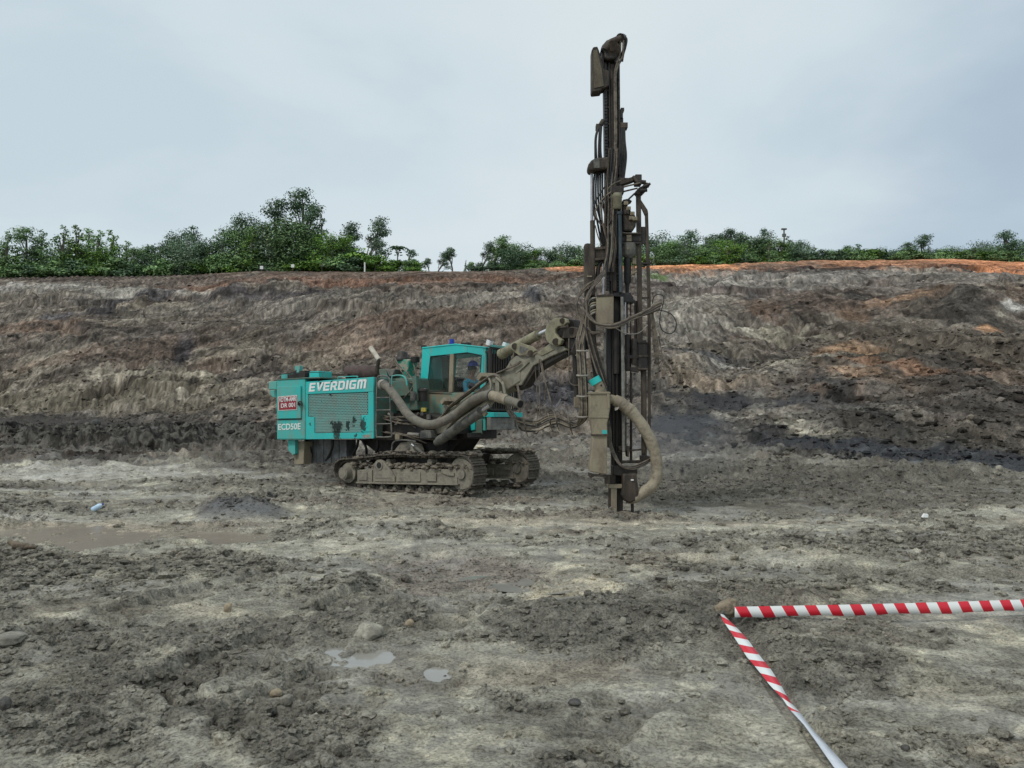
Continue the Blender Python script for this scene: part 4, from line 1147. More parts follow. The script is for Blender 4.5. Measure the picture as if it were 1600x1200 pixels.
TR = [ # px, top, kind, tone, back, wide, place words
 (-25, 366, 'round', 'mid', 6, 1.1), (10, 360, 'spire', 'mid', 3, 1.3), (40, 356, 'tall', 'mid', 4, 1.5), (64, 357, 'spire', 'grey', 6, 1.3), (98, 350, 'spire', 'mid', 4, 1.4), (119, 349, 'spire', 'bright', 3, 1.3), (137, 353, 'spire', 'mid', 6, 1.4),
 (153, 357, 'spire', 'mid', 4, 1.5), (172, 358, 'spire', 'bright', 6, 1.5), (197, 374, 'spire', 'mid', 4, 1.5), (220, 383, 'round', 'mid', 5, 1.1), (238, 381, 'sparse', 'dark', 7, 1.6), (264, 370, 'round', 'grey', 8, .9), (285, 356, 'round', 'dark', 6, .95), (302, 351, 'tall', 'dark', 8, 1.2),
 (318, 378, 'round', 'dark', 5, 1.1), (337, 367, 'spire', 'dark', 6, 1.6), (360, 345, 'round', 'mid', 7, .8), (383, 331, 'round', 'dark', 6, .75), (402, 350, 'round', 'mid', 5, .8), (432, 312, 'tall', 'dark', 7, 1.0), (448, 345, 'round', 'dark', 5, .9), (472, 297, 'tall', 'dark', 8, 1.05), (484, 320, 'tall', 'dark', 6, .95),
 (500, 333, 'spire', 'grey', 9, 1.0), (512, 359, 'round', 'bright', 4, 1.05), (528, 349, 'sparse', 'dark', 8, 1.2), (478, 372, 'round', 'mid', 4, .9), (540, 378, 'round', 'dark', 6, 1.1), (572, 341, 'sparse', 'grey', 7, 1.15), (588, 371, 'tall', 'grey', 6, 1.0), (560, 392, 'round', 'dark', 6, 1.2),
 (621, 384, 'palm', 'dark', 5, 1.6), (637, 387, 'sparse', 'dark', 7, 1.2), (640, 403, 'bush', 'mid', 3, .8), (651, 406, 'spire', 'dark', 4, 1.4), (670, 402, 'sparse', 'dark', 4, 1.4), (684, 393, 'sparse', 'grey', 6, 1.5), (706, 385, 'sparse', 'dark', 4, 1.3), (728, 405, 'spire', 'dark', 4, .7), (738, 408, 'sparse', 'mid', 5, 1.6),
 (752, 378, 'sparse', 'grey', 6, 1.3), (768, 369, 'sparse', 'mid', 5, 1.5), (785, 382, 'round', 'dark', 8, 1.1), (803, 378, 'round', 'mid', 5, 1.1), (824, 379, 'round', 'dark', 7, 1.2), (845, 386, 'round', 'mid', 5, 1.3), (866, 384, 'spire', 'dark', 6, 1.6), (887, 378, 'round', 'grey', 8, 1.2), (905, 381, 'spire', 'mid', 5, 1.7), (930, 384, 'round', 'mid', 7, 1.3), (965, 376, 'round', 'dark', 6, 1.2), (990, 380, 'round', 'mid', 8, 1.2),
 (1026, 364, 'round', 'grey', 9, 1.1), (1046, 374, 'round', 'mid', 5, 1.2), (1062, 376, 'round', 'mid', 8, 1.1), (1077, 358, 'tall', 'dark', 10, 1.2), (1096, 367, 'sparse', 'grey', 7, 1.5), (1112, 372, 'round', 'mid', 5, 1.2), (1128, 366, 'tall', 'mid', 9, 1.3), (1143, 355, 'tall', 'dark', 8, 1.1), (1162, 361, 'sparse', 'dark', 9, 1.3), (1176, 372, 'round', 'mid', 6, 1.3),
 (1194, 354, 'tall', 'dark', 10, 1.1), (1209, 370, 'round', 'mid', 6, 1.2), (1232, 368, 'spire', 'grey', 8, 1.7), (1251, 374, 'round', 'dark', 9, 1.1), (1272, 384, 'spire', 'mid', 6, 1.8), (1292, 388, 'round', 'mid', 7, 1.4), (1311, 380, 'sparse', 'dark', 8, 1.7), (1326, 387, 'round', 'mid', 6, 1.5), (1341, 379, 'spire', 'dark', 9, 1.9), (1376, 384, 'round', 'grey', 9, 1.5),
 (1397, 388, 'round', 'dark', 8, 1.6), (1419, 377, 'tall', 'grey', 10, 1.4), (1444, 367, 'tall', 'dark', 9, 1.5), (1460, 388, 'round', 'dark', 8, 1.6), (1481, 383, 'round', 'mid', 8, 1.5), (1499, 385, 'sparse', 'grey', 9, 1.6), (1516, 388, 'round', 'mid', 8, 1.4), (1532, 374, 'round', 'grey', 9, 1.3), (1552, 380, 'round', 'dark', 7, 1.2), (1573, 358, 'tall', 'dark', 9, 1.3), (1592, 372, 'round', 'dark', 8, 1.2), (1625, 368, 'round', 'mid', 8, 1.2), (1660, 375, 'round', 'dark', 9, 1.2)]
for k_, (px, tp) in enumerate([(-12, 384), (24, 382), (52, 384), (80, 380), (108, 378), (128, 380), (160, 382), (186, 388), (208, 386), (228, 392), (250, 386), (274, 374), (296, 366), (326, 385), (348, 372), (372, 356), (394, 352), (418, 345), (455, 338), (492, 352), (520, 372), (535, 366), (552, 384),
        (776, 388), (795, 386), (815, 388), (835, 390), (856, 390), (877, 390), (898, 388), (1035, 382), (1055, 380), (1070, 372), (1088, 378), (1104, 376), (1120, 374), (1136, 372), (1152, 370), (1170, 374), (1186, 370), (1202, 372), (1220, 376), (1240, 378), (1262, 384), (1282, 388), (1302, 390), (1322, 388), (1350, 390), (1366, 392), (1386, 390), (1408, 390), (1432, 388), (1452, 384), (1470, 388), (1490, 388), (1508, 388), (1524, 386), (1542, 384), (1562, 380), (1583, 378)]):
    TR.append((px, tp, ('round', 'spire', 'tall')[k_ % 3], ('mid', 'bright', 'grey', 'mid', 'dark')[k_ % 5], 2.5 + (k_ % 4), (1.25, 1.5, 1.4)[k_ % 3] * (1.0 if px < 600 else 1.2)))
TR.sort()
SPEC = {10: 'mid green tufted young tree at the far left of the rim', 98: 'tallest thin-topped tree of the left clump', 302: 'dark tree rising behind the left dip of the rim', 383: 'big dark rounded tree left of the two tallest',
        432: 'tall airy tree just left of the tallest tree', 472: 'tallest tree on the rim, dark and airy', 512: 'bright green rounded tree right of the tallest', 572: 'thin leaning tree standing apart right of the tall clump',
        588: 'drooping dense-topped tree beside the thin leaning one', 621: 'small palm-like tree in the gap of the tree line', 706: 'thin open tree at the right end of the gap', 728: 'tiny lone sapling in the open gap', 1077: 'first tall tree right of the drill mast', 1194: 'pointed dark tree standing highest right of the mast',
        1444: 'round-headed dark tree above the orange heap', 1573: 'tallest tree near the right picture edge'}
def where(px):
    if px < 60: return 'at the left picture edge'
    if px < 200: return 'in the left clump'
    if px < 350: return 'above the rig\'s tail side, left' if False else 'right of the left clump'
    if px < 470: return 'left of the tallest tree'
    if px < 560: return 'right of the tallest tree'
    if px < 740: return 'by the sky gap'
    if px < 915: return 'left of the drill mast'
    if px < 1020: return 'behind the drill mast'
    if px < 1230: return 'right of the mast'
    if px < 1360: return 'at the dip right of centre'
    if px < 1520: return 'above the orange heap'
    return 'at the right picture edge'
seen = {}
for i, (px, tp, kd, tn, bk, wd) in enumerate(TR):
    lb_ = SPEC.get(px)
    if not lb_:
        base_ = '%s %s' % (TONE[tn], LABS[kd])
        lb_ = '%s %s' % (base_, where(px))
        k_ = seen.get(lb_, 0) + 1; seen[lb_] = k_
        if k_ > 1:
            lb_ = ORD[k_] + ' ' + lb_ + ', from the left'
    tree(px, tp, kd, tn, bk, wd, lb_, group=GT)
rb = random.Random(5)
px = -20
seenb = {}
while px < 1640:
    if not (655 < px < 745):
        base = np.interp(px, [-50, 0, 200, 400, 540, 650, 750, 860, 950, 1050, 1180, 1300, 1450, 1600, 1700], [434, 433, 431, 427, 421, 421, 424, 420, 413, 411, 413, 405, 402, 409, 409])
        hgt = rb.uniform(16, 30) if px < 600 else rb.uniform(9, 18)
        tn = rb.choice(['mid', 'mid', 'bright', 'dark', 'mid'])
        lb_ = '%s low bush %s' % (TONE[tn], where(px))
        k_ = seenb.get(lb_, 0) + 1; seenb[lb_] = k_
        if k_ > 1: lb_ = ORD[k_] + ' ' + lb_
        lb_ += ', counted from the left'
        tree(px, base - hgt, 'bush', tn, rb.uniform(1.2, 3.2), rb.uniform(1.2, 1.7), lb_, group='bushes along the rim')
    px += rb.uniform(14, 24)
# small white survey boards, a post, a mast
def sgn(px, py, w_, h_, label):
    Y = rim_y(px) + 0.3
    c = P(px, py, Y)
    z = gz(c.x, Y)
    r_ = empty('marker_board', (c.x, Y, z))
    MB().box(c, w_ / 2400 * Y, 0.03, h_ / 2400 * Y).build('board', m_white, r_)
    MB().cyl((c.x, Y + 0.05, z - 0.2), (c.x, Y + 0.05, c.z), 0.04, 8).build('post', m_wood, r_)
    tag(r_, label, 'marker', 'white marker boards on the rim')
sgn(408.7, 418, 5, 5, 'small white marker board, leftmost of three on the rim')
sgn(457.5, 415.5, 5, 5, 'small white marker board, middle of three on the rim')
sgn(503, 413.5, 6, 5, 'small white marker board, rightmost of three on the rim')
pY = rim_y(570) + 0.3
c = P(570, 414, pY)
tag(MB().box((c.x, pY, (gz(c.x, pY) + P(570, 411, pY).z) / 2), 0.09, 0.09, (P(570, 411, pY).z - gz(c.x, pY)) / 2 + .1).build('white_post', m_white, origin=(c.x, pY, gz(c.x, pY))), 'short white post on the rim below the leaning tree', 'post')
aY = rim_y(1225) + 40
c = P(1225, 358, aY)
at_ = empty('antenna_mast', (c.x, aY, gz(c.x, aY)))
MB().cyl((c.x, aY, gz(c.x, aY)), c, 0.14, 8).build('pole', m_grey, at_)
MB().box(c, 0.45, 0.2, 0.12).box(c + Vector((0, 0, -1.1)), 0.3, 0.2, 0.25).build('antenna_panels', m_grey, at_)
tag(at_, 'slender grey antenna mast rising above the trees right of the rig', 'mast')

# ---------------------------------------------------------------- the drilling rig
A3 = Vector((MA[0], MA[1], 0))
def U(f, s, z):
    return A3 + MF * f + MS * s + UP * z
def fz(px, py, s):
    "length and height coordinates on the machine of a sight line meeting its plane s"
    q = M(px, py, s)
    return ((q - A3).dot(MF), q.z)
rig = empty('drilling_rig', U(-0.3, 1.15, 0))
tag(rig, 'muddy turquoise crawler drilling rig with raised drill mast standing on the pit floor', 'drilling rig')
def mp_(pts, s, th, name, mat, parent=None, bevel=0.012, label=None):
    return MB().prism([M(x, y, s) for x, y in pts], MS * th).build(name, mat, rig, parent, bevel, label)
def text(name, body, o, ex, ey, w, h, mat, parent, shear=0.0, bold=0.0, nrm=None, squash=True):
    cu_ = bpy.data.curves.new(name, 'FONT')
    cu_.body = body; cu_.size = 1; cu_.shear = shear; cu_.offset = bold; cu_.resolution_u = 3
    cu_.extrude = 0.0
    tmp = bpy.data.objects.new(name, cu_); col.objects.link(tmp)
    dg = bpy.context.evaluated_depsgraph_get(); dg.update()
    me = bpy.data.meshes.new_from_object(tmp.evaluated_get(dg))
    bpy.data.objects.remove(tmp)
    vs = np.array([v.co[:] for v in me.vertices])
    mn, mxx = vs.min(0), vs.max(0)
    n3 = nrm or ex.cross(ey).normalized()
    b = MB()
    pts = []
    for v in vs:
        a = (v[0] - mn[0]) / (mxx[0] - mn[0]) * w; c = (v[1] - mn[1]) / (mxx[1] - mn[1]) * h
        pts.append(o + ex * a + ey * c)
    b.add(pts, [tuple(p.vertices) for p in me.polygons])
    ob = b.build(name, mat, rig, parent)
    sm = ob.modifiers.new('thickness', 'SOLIDIFY'); sm.thickness = 0.003; sm.offset = 0
    bpy.data.meshes.remove(me)
    return ob

def block_text(name, o, ex, ey, w, h, mat, parent):
    "heavy slanted capitals built from strokes"
    T = .25; t2 = .22
    G = {'E': [(0, 0, T, 1), (T, 0, .8, t2), (T, .39, .76, .61), (T, 1 - t2, .8, 1)], 'I': [(0, 0, .27, 1)],
         'D': [(0, 0, T, 1), (T, 0, .68, t2), (T, 1 - t2, .68, 1), (.60, .10, .85, .90)],
         'R': [(0, 0, T, 1), (T, 1 - t2, .70, 1), (T, .36, .70, .54), (.58, .46, .83, .92), 'RL'],
         'G': [(0, .10, T, .90), (.12, 0, .84, t2), (.12, 1 - t2, .84, 1), (.60, 0, .84, .55), (.42, .40, .84, .57)],
         'M': [(0, 0, .24, .92), (.10, 1 - t2, 1.02, 1), (.42, 0, .65, .9), (.84, 0, 1.08, .92)], 'V': ['V']}
    wd = {'E': .95, 'V': 1.0, 'R': 1.0, 'D': 1.02, 'I': .42, 'G': 1.0, 'M': 1.08}
    W = sum(wd[c] for c in 'EVERDIGM')
    b = MB(); x = 0; nz_ = ex.cross(ey).normalized()
    def q(px_, py_, k): return o + ex * ((px_ + .16 * py_) * w / (W + .1)) + ey * (py_ * h) + nz_ * (-.0006 * k)
    kk = 0
    for c in 'EVERDIGM':
        for s_ in G[c]:
            kk += 1
            if s_ == 'V':
                P4 = [[(0, 1), (.28, 1), (.56, .0), (.34, 0)], [(.34, 0), (.56, 0), (.95, 1), (.68, 1)]]
            elif s_ == 'RL':
                P4 = [[(.36, .42), (.62, .42), (.90, 0), (.62, 0)]]
            else:
                P4 = [[(s_[0], s_[1]), (s_[2], s_[1]), (s_[2], s_[3]), (s_[0], s_[3])]]
            for p4 in P4:
                b.prism([q(x + a, d, kk % 3) for a, d in p4], nz_ * .004)
        x += wd[c]
    return b.build(name, mat, rig, parent)

# ---- stained panel paint
def stained(base, spots, name):
    m = base.copy(); m.name = name
    t = m.node_tree; K = t.links.new; b = t.nodes['Principled BSDF']
    src = b.inputs['Base Color'].links[0].from_socket
    g = N(t, 'ShaderNodeNewGeometry')
    nz = N(t, 'ShaderNodeTexNoise'); nz.inputs['Scale'].default_value = 13; nz.inputs['Detail'].default_value = 6
    K(g.outputs['Position'], nz.inputs['Vector'])
    ad = N(t, 'ShaderNodeVectorMath', operation='MULTIPLY_ADD'); ad.inputs[1].default_value = (0.34, 0.34, 0.34)
    K(nz.outputs['Color'], ad.inputs[0]); K(g.outputs['Position'], ad.inputs[2])
    cur = src
    for (c, sx, sz) in spots:
        sb_ = N(t, 'ShaderNodeVectorMath', operation='SUBTRACT'); K(ad.outputs[0], sb_.inputs[0]); sb_.inputs[1].default_value = Vector(c) + Vector((0.17, 0.17, 0.17))
        ml = N(t, 'ShaderNodeVectorMath', operation='MULTIPLY'); K(sb_.outputs[0], ml.inputs[0]); ml.inputs[1].default_value = (1 / sx, 1 / sx, 1 / sz)
        ln = N(t, 'ShaderNodeVectorMath', operation='LENGTH'); K(ml.outputs[0], ln.inputs[0])
        mr_ = N(t, 'ShaderNodeMapRange'); mr_.inputs['From Min'].default_value = 0.8; mr_.inputs['From Max'].default_value = 1.15; mr_.inputs['To Min'].default_value = 0.93; mr_.inputs['To Max'].default_value = 0
        K(ln.outputs['Value'], mr_.inputs['Value'])
        mxn = N(t, 'ShaderNodeMix', data_type='RGBA'); K(mr_.outputs[0], mxn.inputs['Factor']); K(cur, mxn.inputs['A']); mxn.inputs['B'].default_value = (0.012, 0.022, 0.018, 1)
        cur = mxn.outputs['Result']
    K(cur, b.inputs['Base Color'])
    return m
SP = [(M(525, 667, 0), .17, .14), (M(527, 680, 0), .10, .17), (M(515, 661, 0), .08, .07), (M(552, 657, 0), .08, .14), (M(542, 665, 0), .08, .12), (M(567, 663, 0), .10, .14), (M(556, 680, 0), .05, .06), (M(565, 678, 0), .03, .04), (M(486, 663, 0), .03, .05), (M(503, 626, 0), .02, .05)]
m_panel = stained(m_teal, SP, 'stained_turquoise_panel')
m_grillm = stained(material('grille_metal', (0.20, 0.42, 0.39), (0.24, 0.36, 0.32), 5, 0.55, bump=0), SP, 'stained_grille_metal')

# ---- engine housing
BK = [(476.8, 596.5), (583.8, 589), (583.8, 685), (476.8, 686.5)]
eng = MB().prism([M(x, y, 0.06) for x, y in [(477.5, 597), (583, 589.6), (583, 685), (477.5, 686)]], MS * 2.1).build('engine_housing', m_tealm, rig, None, 0.02)
pn = MB()
def panelpoly(pts, s=0.0, th=0.05):
    pn.prism([M(x, y, s) for x, y in pts], MS * th)
panelpoly([(477, 596.5), (583.8, 589), (583.3, 612), (476, 616)], 0.0)
panelpoly([(476, 616.2), (481, 616), (481, 651.5), (491, 651.5), (491, 677), (575.5, 675.5), (583.8, 675), (583.8, 685), (476, 686.5)], 0.0)
panelpoly([(564.4, 648.8), (574.9, 648.5), (574.9, 612.6), (583.3, 612.3), (583.8, 674.8), (564.4, 675.2)], 0.0)
pn.build('side_panel', m_panel, rig, eng, 0.008)
gb = MB().prism([M(x, y, 0.056) for x, y in [(479, 614), (577, 611), (577, 678), (479, 679)]], MS * 0.002)
gb.build('grille_backing', m_black, rig, eng)
gr = MB()
for k in range(24):
    t = (k + 0.5) / 24
    yl = 616.5 + 60 * t; yr = 613.5 + 62.5 * t
    x0, x1 = 481, 575
    if t > 0.58: x0 = 491
    if t > 0.57: x1 = 564.6
    a, b = M(x0, yl, 0.03), M(x1, yr, 0.03)
    gr.beam(a, b, 0.010, 0.013, UP)
    nn = 42
    for j in range(nn):
        u_ = (j + 0.5 * (k % 2)) / nn
        q = a.lerp(b, u_)
        gr.box(q + UP * 0.017, 0.0075, 0.006, 0.022, MF, MS)
gr.build('grille', m_grillm, rig, eng)
def on_face(x0, y0, x1, y1, x2, y2, s):
    "origin, horizontal and vertical unit axes, width, height of a rectangle given by lower left, lower right and upper left"
    a, b, c = M(x0, y0, s), M(x1, y1, s), M(x2, y2, s)
    return a, (b - a).normalized(), UP, (b - a).length, (c - a).z
o_, ex, ey, w_, h_ = on_face(482.5, 612.2, 572.3, 606.8, 482.5, 598.6, -0.006)
ey = UP
block_text('lettering', o_, ex, ey, w_, h_, m_white, eng)
dt = MB()
for x, y in [(501, 609 - 12), (519, 594.5), (516, 615.3), (498, 592.7)]:
    dt.cyl(M(x, y + 1.5, 0.002), M(x, y + 1.5, -0.012), 0.022, 10)
dt.build('latch', m_black, rig, eng)
MB().prism([M(x, y, -0.004) for x, y in [(567, 679.5), (578, 679), (578, 683.5), (567, 684)]], MS * 0.003).build('sticker', m_strap, rig, eng)
# top of the housing: cover strip, rail, tool boxes
tp = MB()
tp.tube(spline([M(528, 592.5, 0.3), M(528.5, 589.5, 0.3), M(531, 589, 0.3), M(557, 588, 0.3), M(558, 590, 0.3)], 5), 0.012, 8)
tp.build('roof_rail', m_teald, rig, eng)

# ---- counterweight
cw = mp_([(432, 593), (476.3, 590.3), (476.3, 687), (432.2, 687)], -0.03, 2.3, 'counterweight', m_teald, None, 0.03)
mp_([(431.5, 592.3), (477, 589.7), (500, 589), (500, 591), (477, 591.4), (431.5, 593.8)], -0.05, 2.3, 'top_cover', m_tealm, cw, 0.004)
mp_([(419.5, 596.5), (432, 595.5), (432, 608.5), (420, 608.5)], 0.15, 1.9, 'rear_box', m_teald, cw, 0.015)
mp_([(421.5, 609.5), (432, 609.5), (432, 621), (425, 620.5), (422, 616)], 0.3, 1.5, 'rear_bumper', m_teald, cw, 0.02)
dr = mp_([(432.3, 604), (469.5, 603), (469.5, 653.6), (432.5, 654.2)], -0.075, 0.045, 'access_door', m_teald, cw, 0.008)
MB().prism([M(x, y, -0.035) for x, y in [(469.3, 606), (471, 606), (471, 655.6), (432.6, 656.6), (432.6, 655), (469.3, 654)]], MS * 0.01).build('door_seal', m_black, rig, cw)
MB().tube(spline([M(466, 630, -0.08), M(466.5, 628, -0.11), M(470, 627.5, -0.11), M(472, 630, -0.10), M(471.8, 633.5, -0.09)], 5), 0.014, 8).cyl(M(467.3, 631.5, -0.08), M(467.3, 631.5, -0.12), 0.035).build('door_handle', m_black, rig, cw)
sg = mp_([(434.2, 619.5), (463.9, 617.2), (464, 640.4), (434.9, 641.8)], -0.084, 0.007, 'number_sign', m_signw, cw, 0)
MB().prism([M(x, y, -0.088) for x, y in [(435.2, 621), (462.9, 619), (463, 639.3), (435.9, 640.6)]], MS * 0.003).build('sign_field', m_red, rig, cw)
o_, ex, ey, w_, h_ = on_face(435.9, 628.6, 462.6, 626.4, 435.9, 621.6, -0.092)
text('sign_lettering', 'VDTM-AMR', o_, ex, ey, w_, h_, m_white, cw, bold=0.012)
o_, ex, ey, w_, h_ = on_face(439.0, 637.4, 461, 635.6, 439.0, 630.6, -0.092)
text('sign_lettering', 'DR 001', o_, ex, ey, w_, h_, m_white, cw, bold=0.012)
o_, ex, ey, w_, h_ = on_face(434.6, 672.2, 469.6, 671, 434.6, 662.3, -0.036)
text('lettering', 'ECD50E', o_, ex, ey, w_, h_, m_faded, cw, bold=0.025)
# things on the roof at the back
ft = MB()
ft.cyl(M(449.5, 591.5, 0.55), M(449.5, 584, 0.55), 0.15, 24)
ft.build('air_cleaner', m_teald, rig, cw, 0.01)
MB().box(M(465, 587.5, .5), 0.32, 0.05, 0.05, MF, MS).box(M(480, 584.5, .7), 0.22, 0.25, 0.07, MF, MS).build('roof_bracket', m_dark, rig, cw, 0.006)
MB().box(M(501, 585.6, .5), 0.17, 0.2, 0.075, MF, MS).build('battery_box', m_teal, rig, cw, 0.012)
MB().box(M(490.3, 585.2, .4), 0.055, 0.05, 0.07, MF, MS).build('warning_sticker', m_yellow, rig, cw, 0.004)
MB().cyl(M(468, 583, .5), M(468, 571.5, .5), 0.075, 16, r2=0.05).box(M(467, 575, .5), .09, .05, .05, MF, MS).build('filler_cap', m_teald, rig, cw, 0.008)
MB().beam(M(427, 586, .2), M(462, 582.5, .2), 0.02, 0.02).beam(M(455, 582, .3), M(508, 581.3, .3), 0.012, 0.012).build('grab_rail', m_dark, rig, cw)
# silencer and stack
mf = MB().tube([M(543, 582, 1.1), M(545, 582, 1.1), M(590, 582.5, 1.1), M(592, 582.5, 1.1)], [0.13, 0.165, 0.165, 0.12], 22)
mf.build('silencer', material('rusty_silencer', (0.085, 0.055, 0.05), (0.05, 0.036, 0.033), 5, 0.8, bump=0.4, dust=(0.12, 0.09, 0.08), dustamt=.3), rig, None)
MB().beam(M(505, 585, .9), M(545, 586, .9), .09, .05).build('silencer_bracket', m_brown, rig, None, 0.004)
MB().cyl(M(592, 562, 1.0), M(579, 543, 1.0), 0.055, 16).build('exhaust_pipe', m_cream, rig)
MB().cyl(M(588, 585, 1.0), M(591.8, 562, 1.0), 0.045, 14).build('exhaust_elbow', m_brown, rig)
# under the counterweight
mp_([(449.5, 687.5), (461, 687.5), (461, 709), (457, 711), (451, 704)], 0.1, 0.1, 'support_leg', m_teald, None, 0.006)
mp_([(460.5, 690), (475.5, 690), (474, 725), (459.5, 726)], 0.2, 0.25, 'belly_duct', m_tan, None, 0.01)
m_rad = material('grey_ribbed_metal', (0.20, 0.21, 0.22), (0.12, 0.125, 0.13), 3, 0.5, bump=0.2, dust=(0.10, 0.095, 0.085), dustamt=.4)
rd = MB()
for k in range(11):
    x0 = 475 + k * 6.0
    rd.prism([M(x, y, 0.5 + 0.02 * (k % 2)) for x, y in [(x0, 687), (x0 + 6.2, 687), (x0 + 6.2, 723), (x0, 724)]], MS * 0.3)
rd.build('belly_guard', m_rad, rig, None, 0.004)
hb = MB()
for k, (x0, x1) in enumerate([(478, 486), (520, 512), (560, 548), (566, 572), (590, 584)]):
    hb.tube(spline([M(x0, 687, 0.4), M((x0 + x1) / 2 + 3, 700, 0.4), M(x1, 716, 0.5), M(x1 - 6, 722, .6)], 5), 0.03, 8)
hb.build('drain_hoses', m_black, rig)

# ---- slewing platform and what stands on it
pl_ = MB()
pl_.prism([M(x, y, 0.35) for x, y in [(583, 664), (700, 664), (700, 688), (583, 688)]], MS * 1.7)
pl_.prism([M(x, y, 0.9) for x, y in [(560, 686), (720, 686), (700, 716), (600, 716)]], MS * 0.7)
plat = pl_.build('slewing_platform', m_dark, rig, None, 0.012)
MB().cyl(U(0.0, 1.15, 0.72), U(0.0, 1.15, 1.05), 0.62, 36).build('slewing_ring', m_dark, rig, plat, 0.01)
mp_([(598, 592), (650, 590), (652, 641), (600, 644)], 0.75, 0.9, 'hydraulic_tank', m_tealm, plat, 0.03)
mp_([(601, 596), (636, 594), (640, 618), (603, 620)], 0.60, 0.14, 'tank_panel', m_tealm, plat, 0.012)
mp_([(592, 577), (603, 576.5), (606, 590), (594, 594)], 0.7, 0.4, 'valve_box', m_tealm, plat, 0.01)
mp_([(603, 577), (618, 577), (612, 588), (608, 588)], 0.7, 0.3, 'valve_cover', m_grey, plat, 0.01)
mp_([(606, 646), (655, 645), (690, 652), (690, 666), (606, 668)], 0.55, 0.9, 'valve_block', m_dark, plat, 0.012)
mp_([(588, 655), (606, 655), (606, 664), (588, 664)], 0.45, 0.4, 'battery', m_black, plat, 0.01)
for (x, y, r_, h) in [(597, 612, .05, .12), (645, 626, .06, .2), (670, 655, .05, .1), (612, 650, .05, .08)]:
    MB().cyl(M(x, y, .5), M(x, y, .5) + UP * h, r_, 14).build('filter_canister', m_grey, rig, plat, 0.005)
MB().cyl(M(660.5, 627, 0.75), M(660.5, 612, 0.75), 0.105, 24).tube([M(660.5, 611.5, .75), M(660.5, 609, .75), M(660.5, 606, .75)], [0.125, 0.125, 0.06], 24).build('breather_filter', m_dark, rig, plat, 0.004)
MB().prism([M(x, y, 1.25) for x, y in [(619, 562), (640, 561), (636, 585), (637, 600), (622, 600), (623, 585)]], MS * 0.3).build('cyclone_cleaner', material('flaking_green_paint', (0.03, 0.26, 0.19), (0.30, 0.29, 0.22), 6, 0.7, contrast=(0.46, 0.54)), rig, plat, 0.03)
MB().tube([M(629, 564, 1.4), M(629, 560, 1.4), M(629, 557, 1.4), M(629, 551, 1.4), M(629, 549, 1.4)], [0.21, 0.215, 0.13, 0.12, 0.07], 20).cyl(M(649, 566, 1.4), M(649, 558, 1.4), 0.10).build('air_intake', m_dark, rig, plat)
wh = MB()
wh.tube(spline([M(617, 560, .95), M(624, 572, .9), M(636, 582, .85), M(643, 592, .85), M(642, 605, .8), M(635, 617, .75), M(630, 622, .7)], 8), 0.016, 8)
wh.tube(spline([M(616, 560, .95), M(621, 572, .9), M(640, 596, .7), M(646, 600, .7), M(640, 612, .6), M(631, 622, .6)], 8), 0.013, 8)
wh.tube(spline([M(646, 568, .9), M(649, 580, .9), M(650, 595, .9), M(649, 625, .9)], 8), 0.016, 8)
wh.build('control_cable', m_rubber, rig, plat)
mp_([(644, 588), (650, 587), (652, 626), (646, 626)], .6, .1, 'handrail_post', m_tealm, plat, .004)
yl = MB().box(M(662, 640, .5), .06, .02, .04, MF, MS)
yl.build('warning_plate', m_yellow, rig, plat)
# small fittings cluttering the deck
random.seed(11)
for k in range(16):
    x, y = random.uniform(604, 700), random.uniform(640, 686)
    MB().cyl(M(x, y, .40), M(x, y, .40) + Vector((random.uniform(-.1, .1), 0, random.uniform(.04, .1))), random.uniform(.015, .045), 10).build('hydraulic_fitting', random.choice([m_grey, m_dark, m_brown, m_strap]), rig, plat, 0.003)
for k in range(9):
    x0, y0 = random.uniform(588, 620), random.uniform(648, 676)
    x1 = x0 + random.uniform(40, 90)
    MB().tube(spline([M(x0, y0, .3), M((x0 + x1) / 2, y0 + random.uniform(-2, 12), .2), M(x1, y0 + random.uniform(4, 20), .35)], 8), random.uniform(.014, .022), 7).build('hydraulic_hose', random.choice([m_rubber, m_black, m_rubber]), rig, plat)
mp_([(617, 678), (624, 678), (624, 687), (617, 687)], .2, .1, 'lamp_bracket', m_tan, plat, .005)
MB().cyl(M(638, 678, .2), M(656, 679, .2), .035, 12).build('slew_piston', m_strap, rig, plat)
mp_([(656, 673), (672, 672), (674, 685), (656, 685)], .15, .25, 'slew_motor', m_grey, plat, .02)
# ladder
ld = MB()
lp = [M(588.7, 600, -0.12), M(589, 592, -0.12), M(592.5, 587.5, -0.12), M(603, 587.5, -0.12), M(608.5, 592, -0.12), M(609.2, 600, -0.12), M(610, 640, -0.12), M(612, 678, -0.12), M(609, 682.5, -0.12), M(592, 682.8, -0.12), M(588, 679, -0.12), M(588, 640, -0.12), M(588.7, 600, -0.12)]
ld.tube(spline(lp, 5), 0.017, 9, cap=False)
lad = ld.build('ladder', m_grey, rig)
for y in (621.5, 641, 662.5):
    MB().cyl(M(588.3, y, -.12), M(610.6, y - .5, -.12), 0.014, 8).build('rung', m_grey, rig, lad)
MB().tube(spline([M(612, 625, .1), M(612, 592, .1), M(616, 587, .1), M(628, 587, .1), M(634, 592, .1), M(636, 602, .1)], 6), .016, 8).build('guard_rail', m_teald, rig, plat)

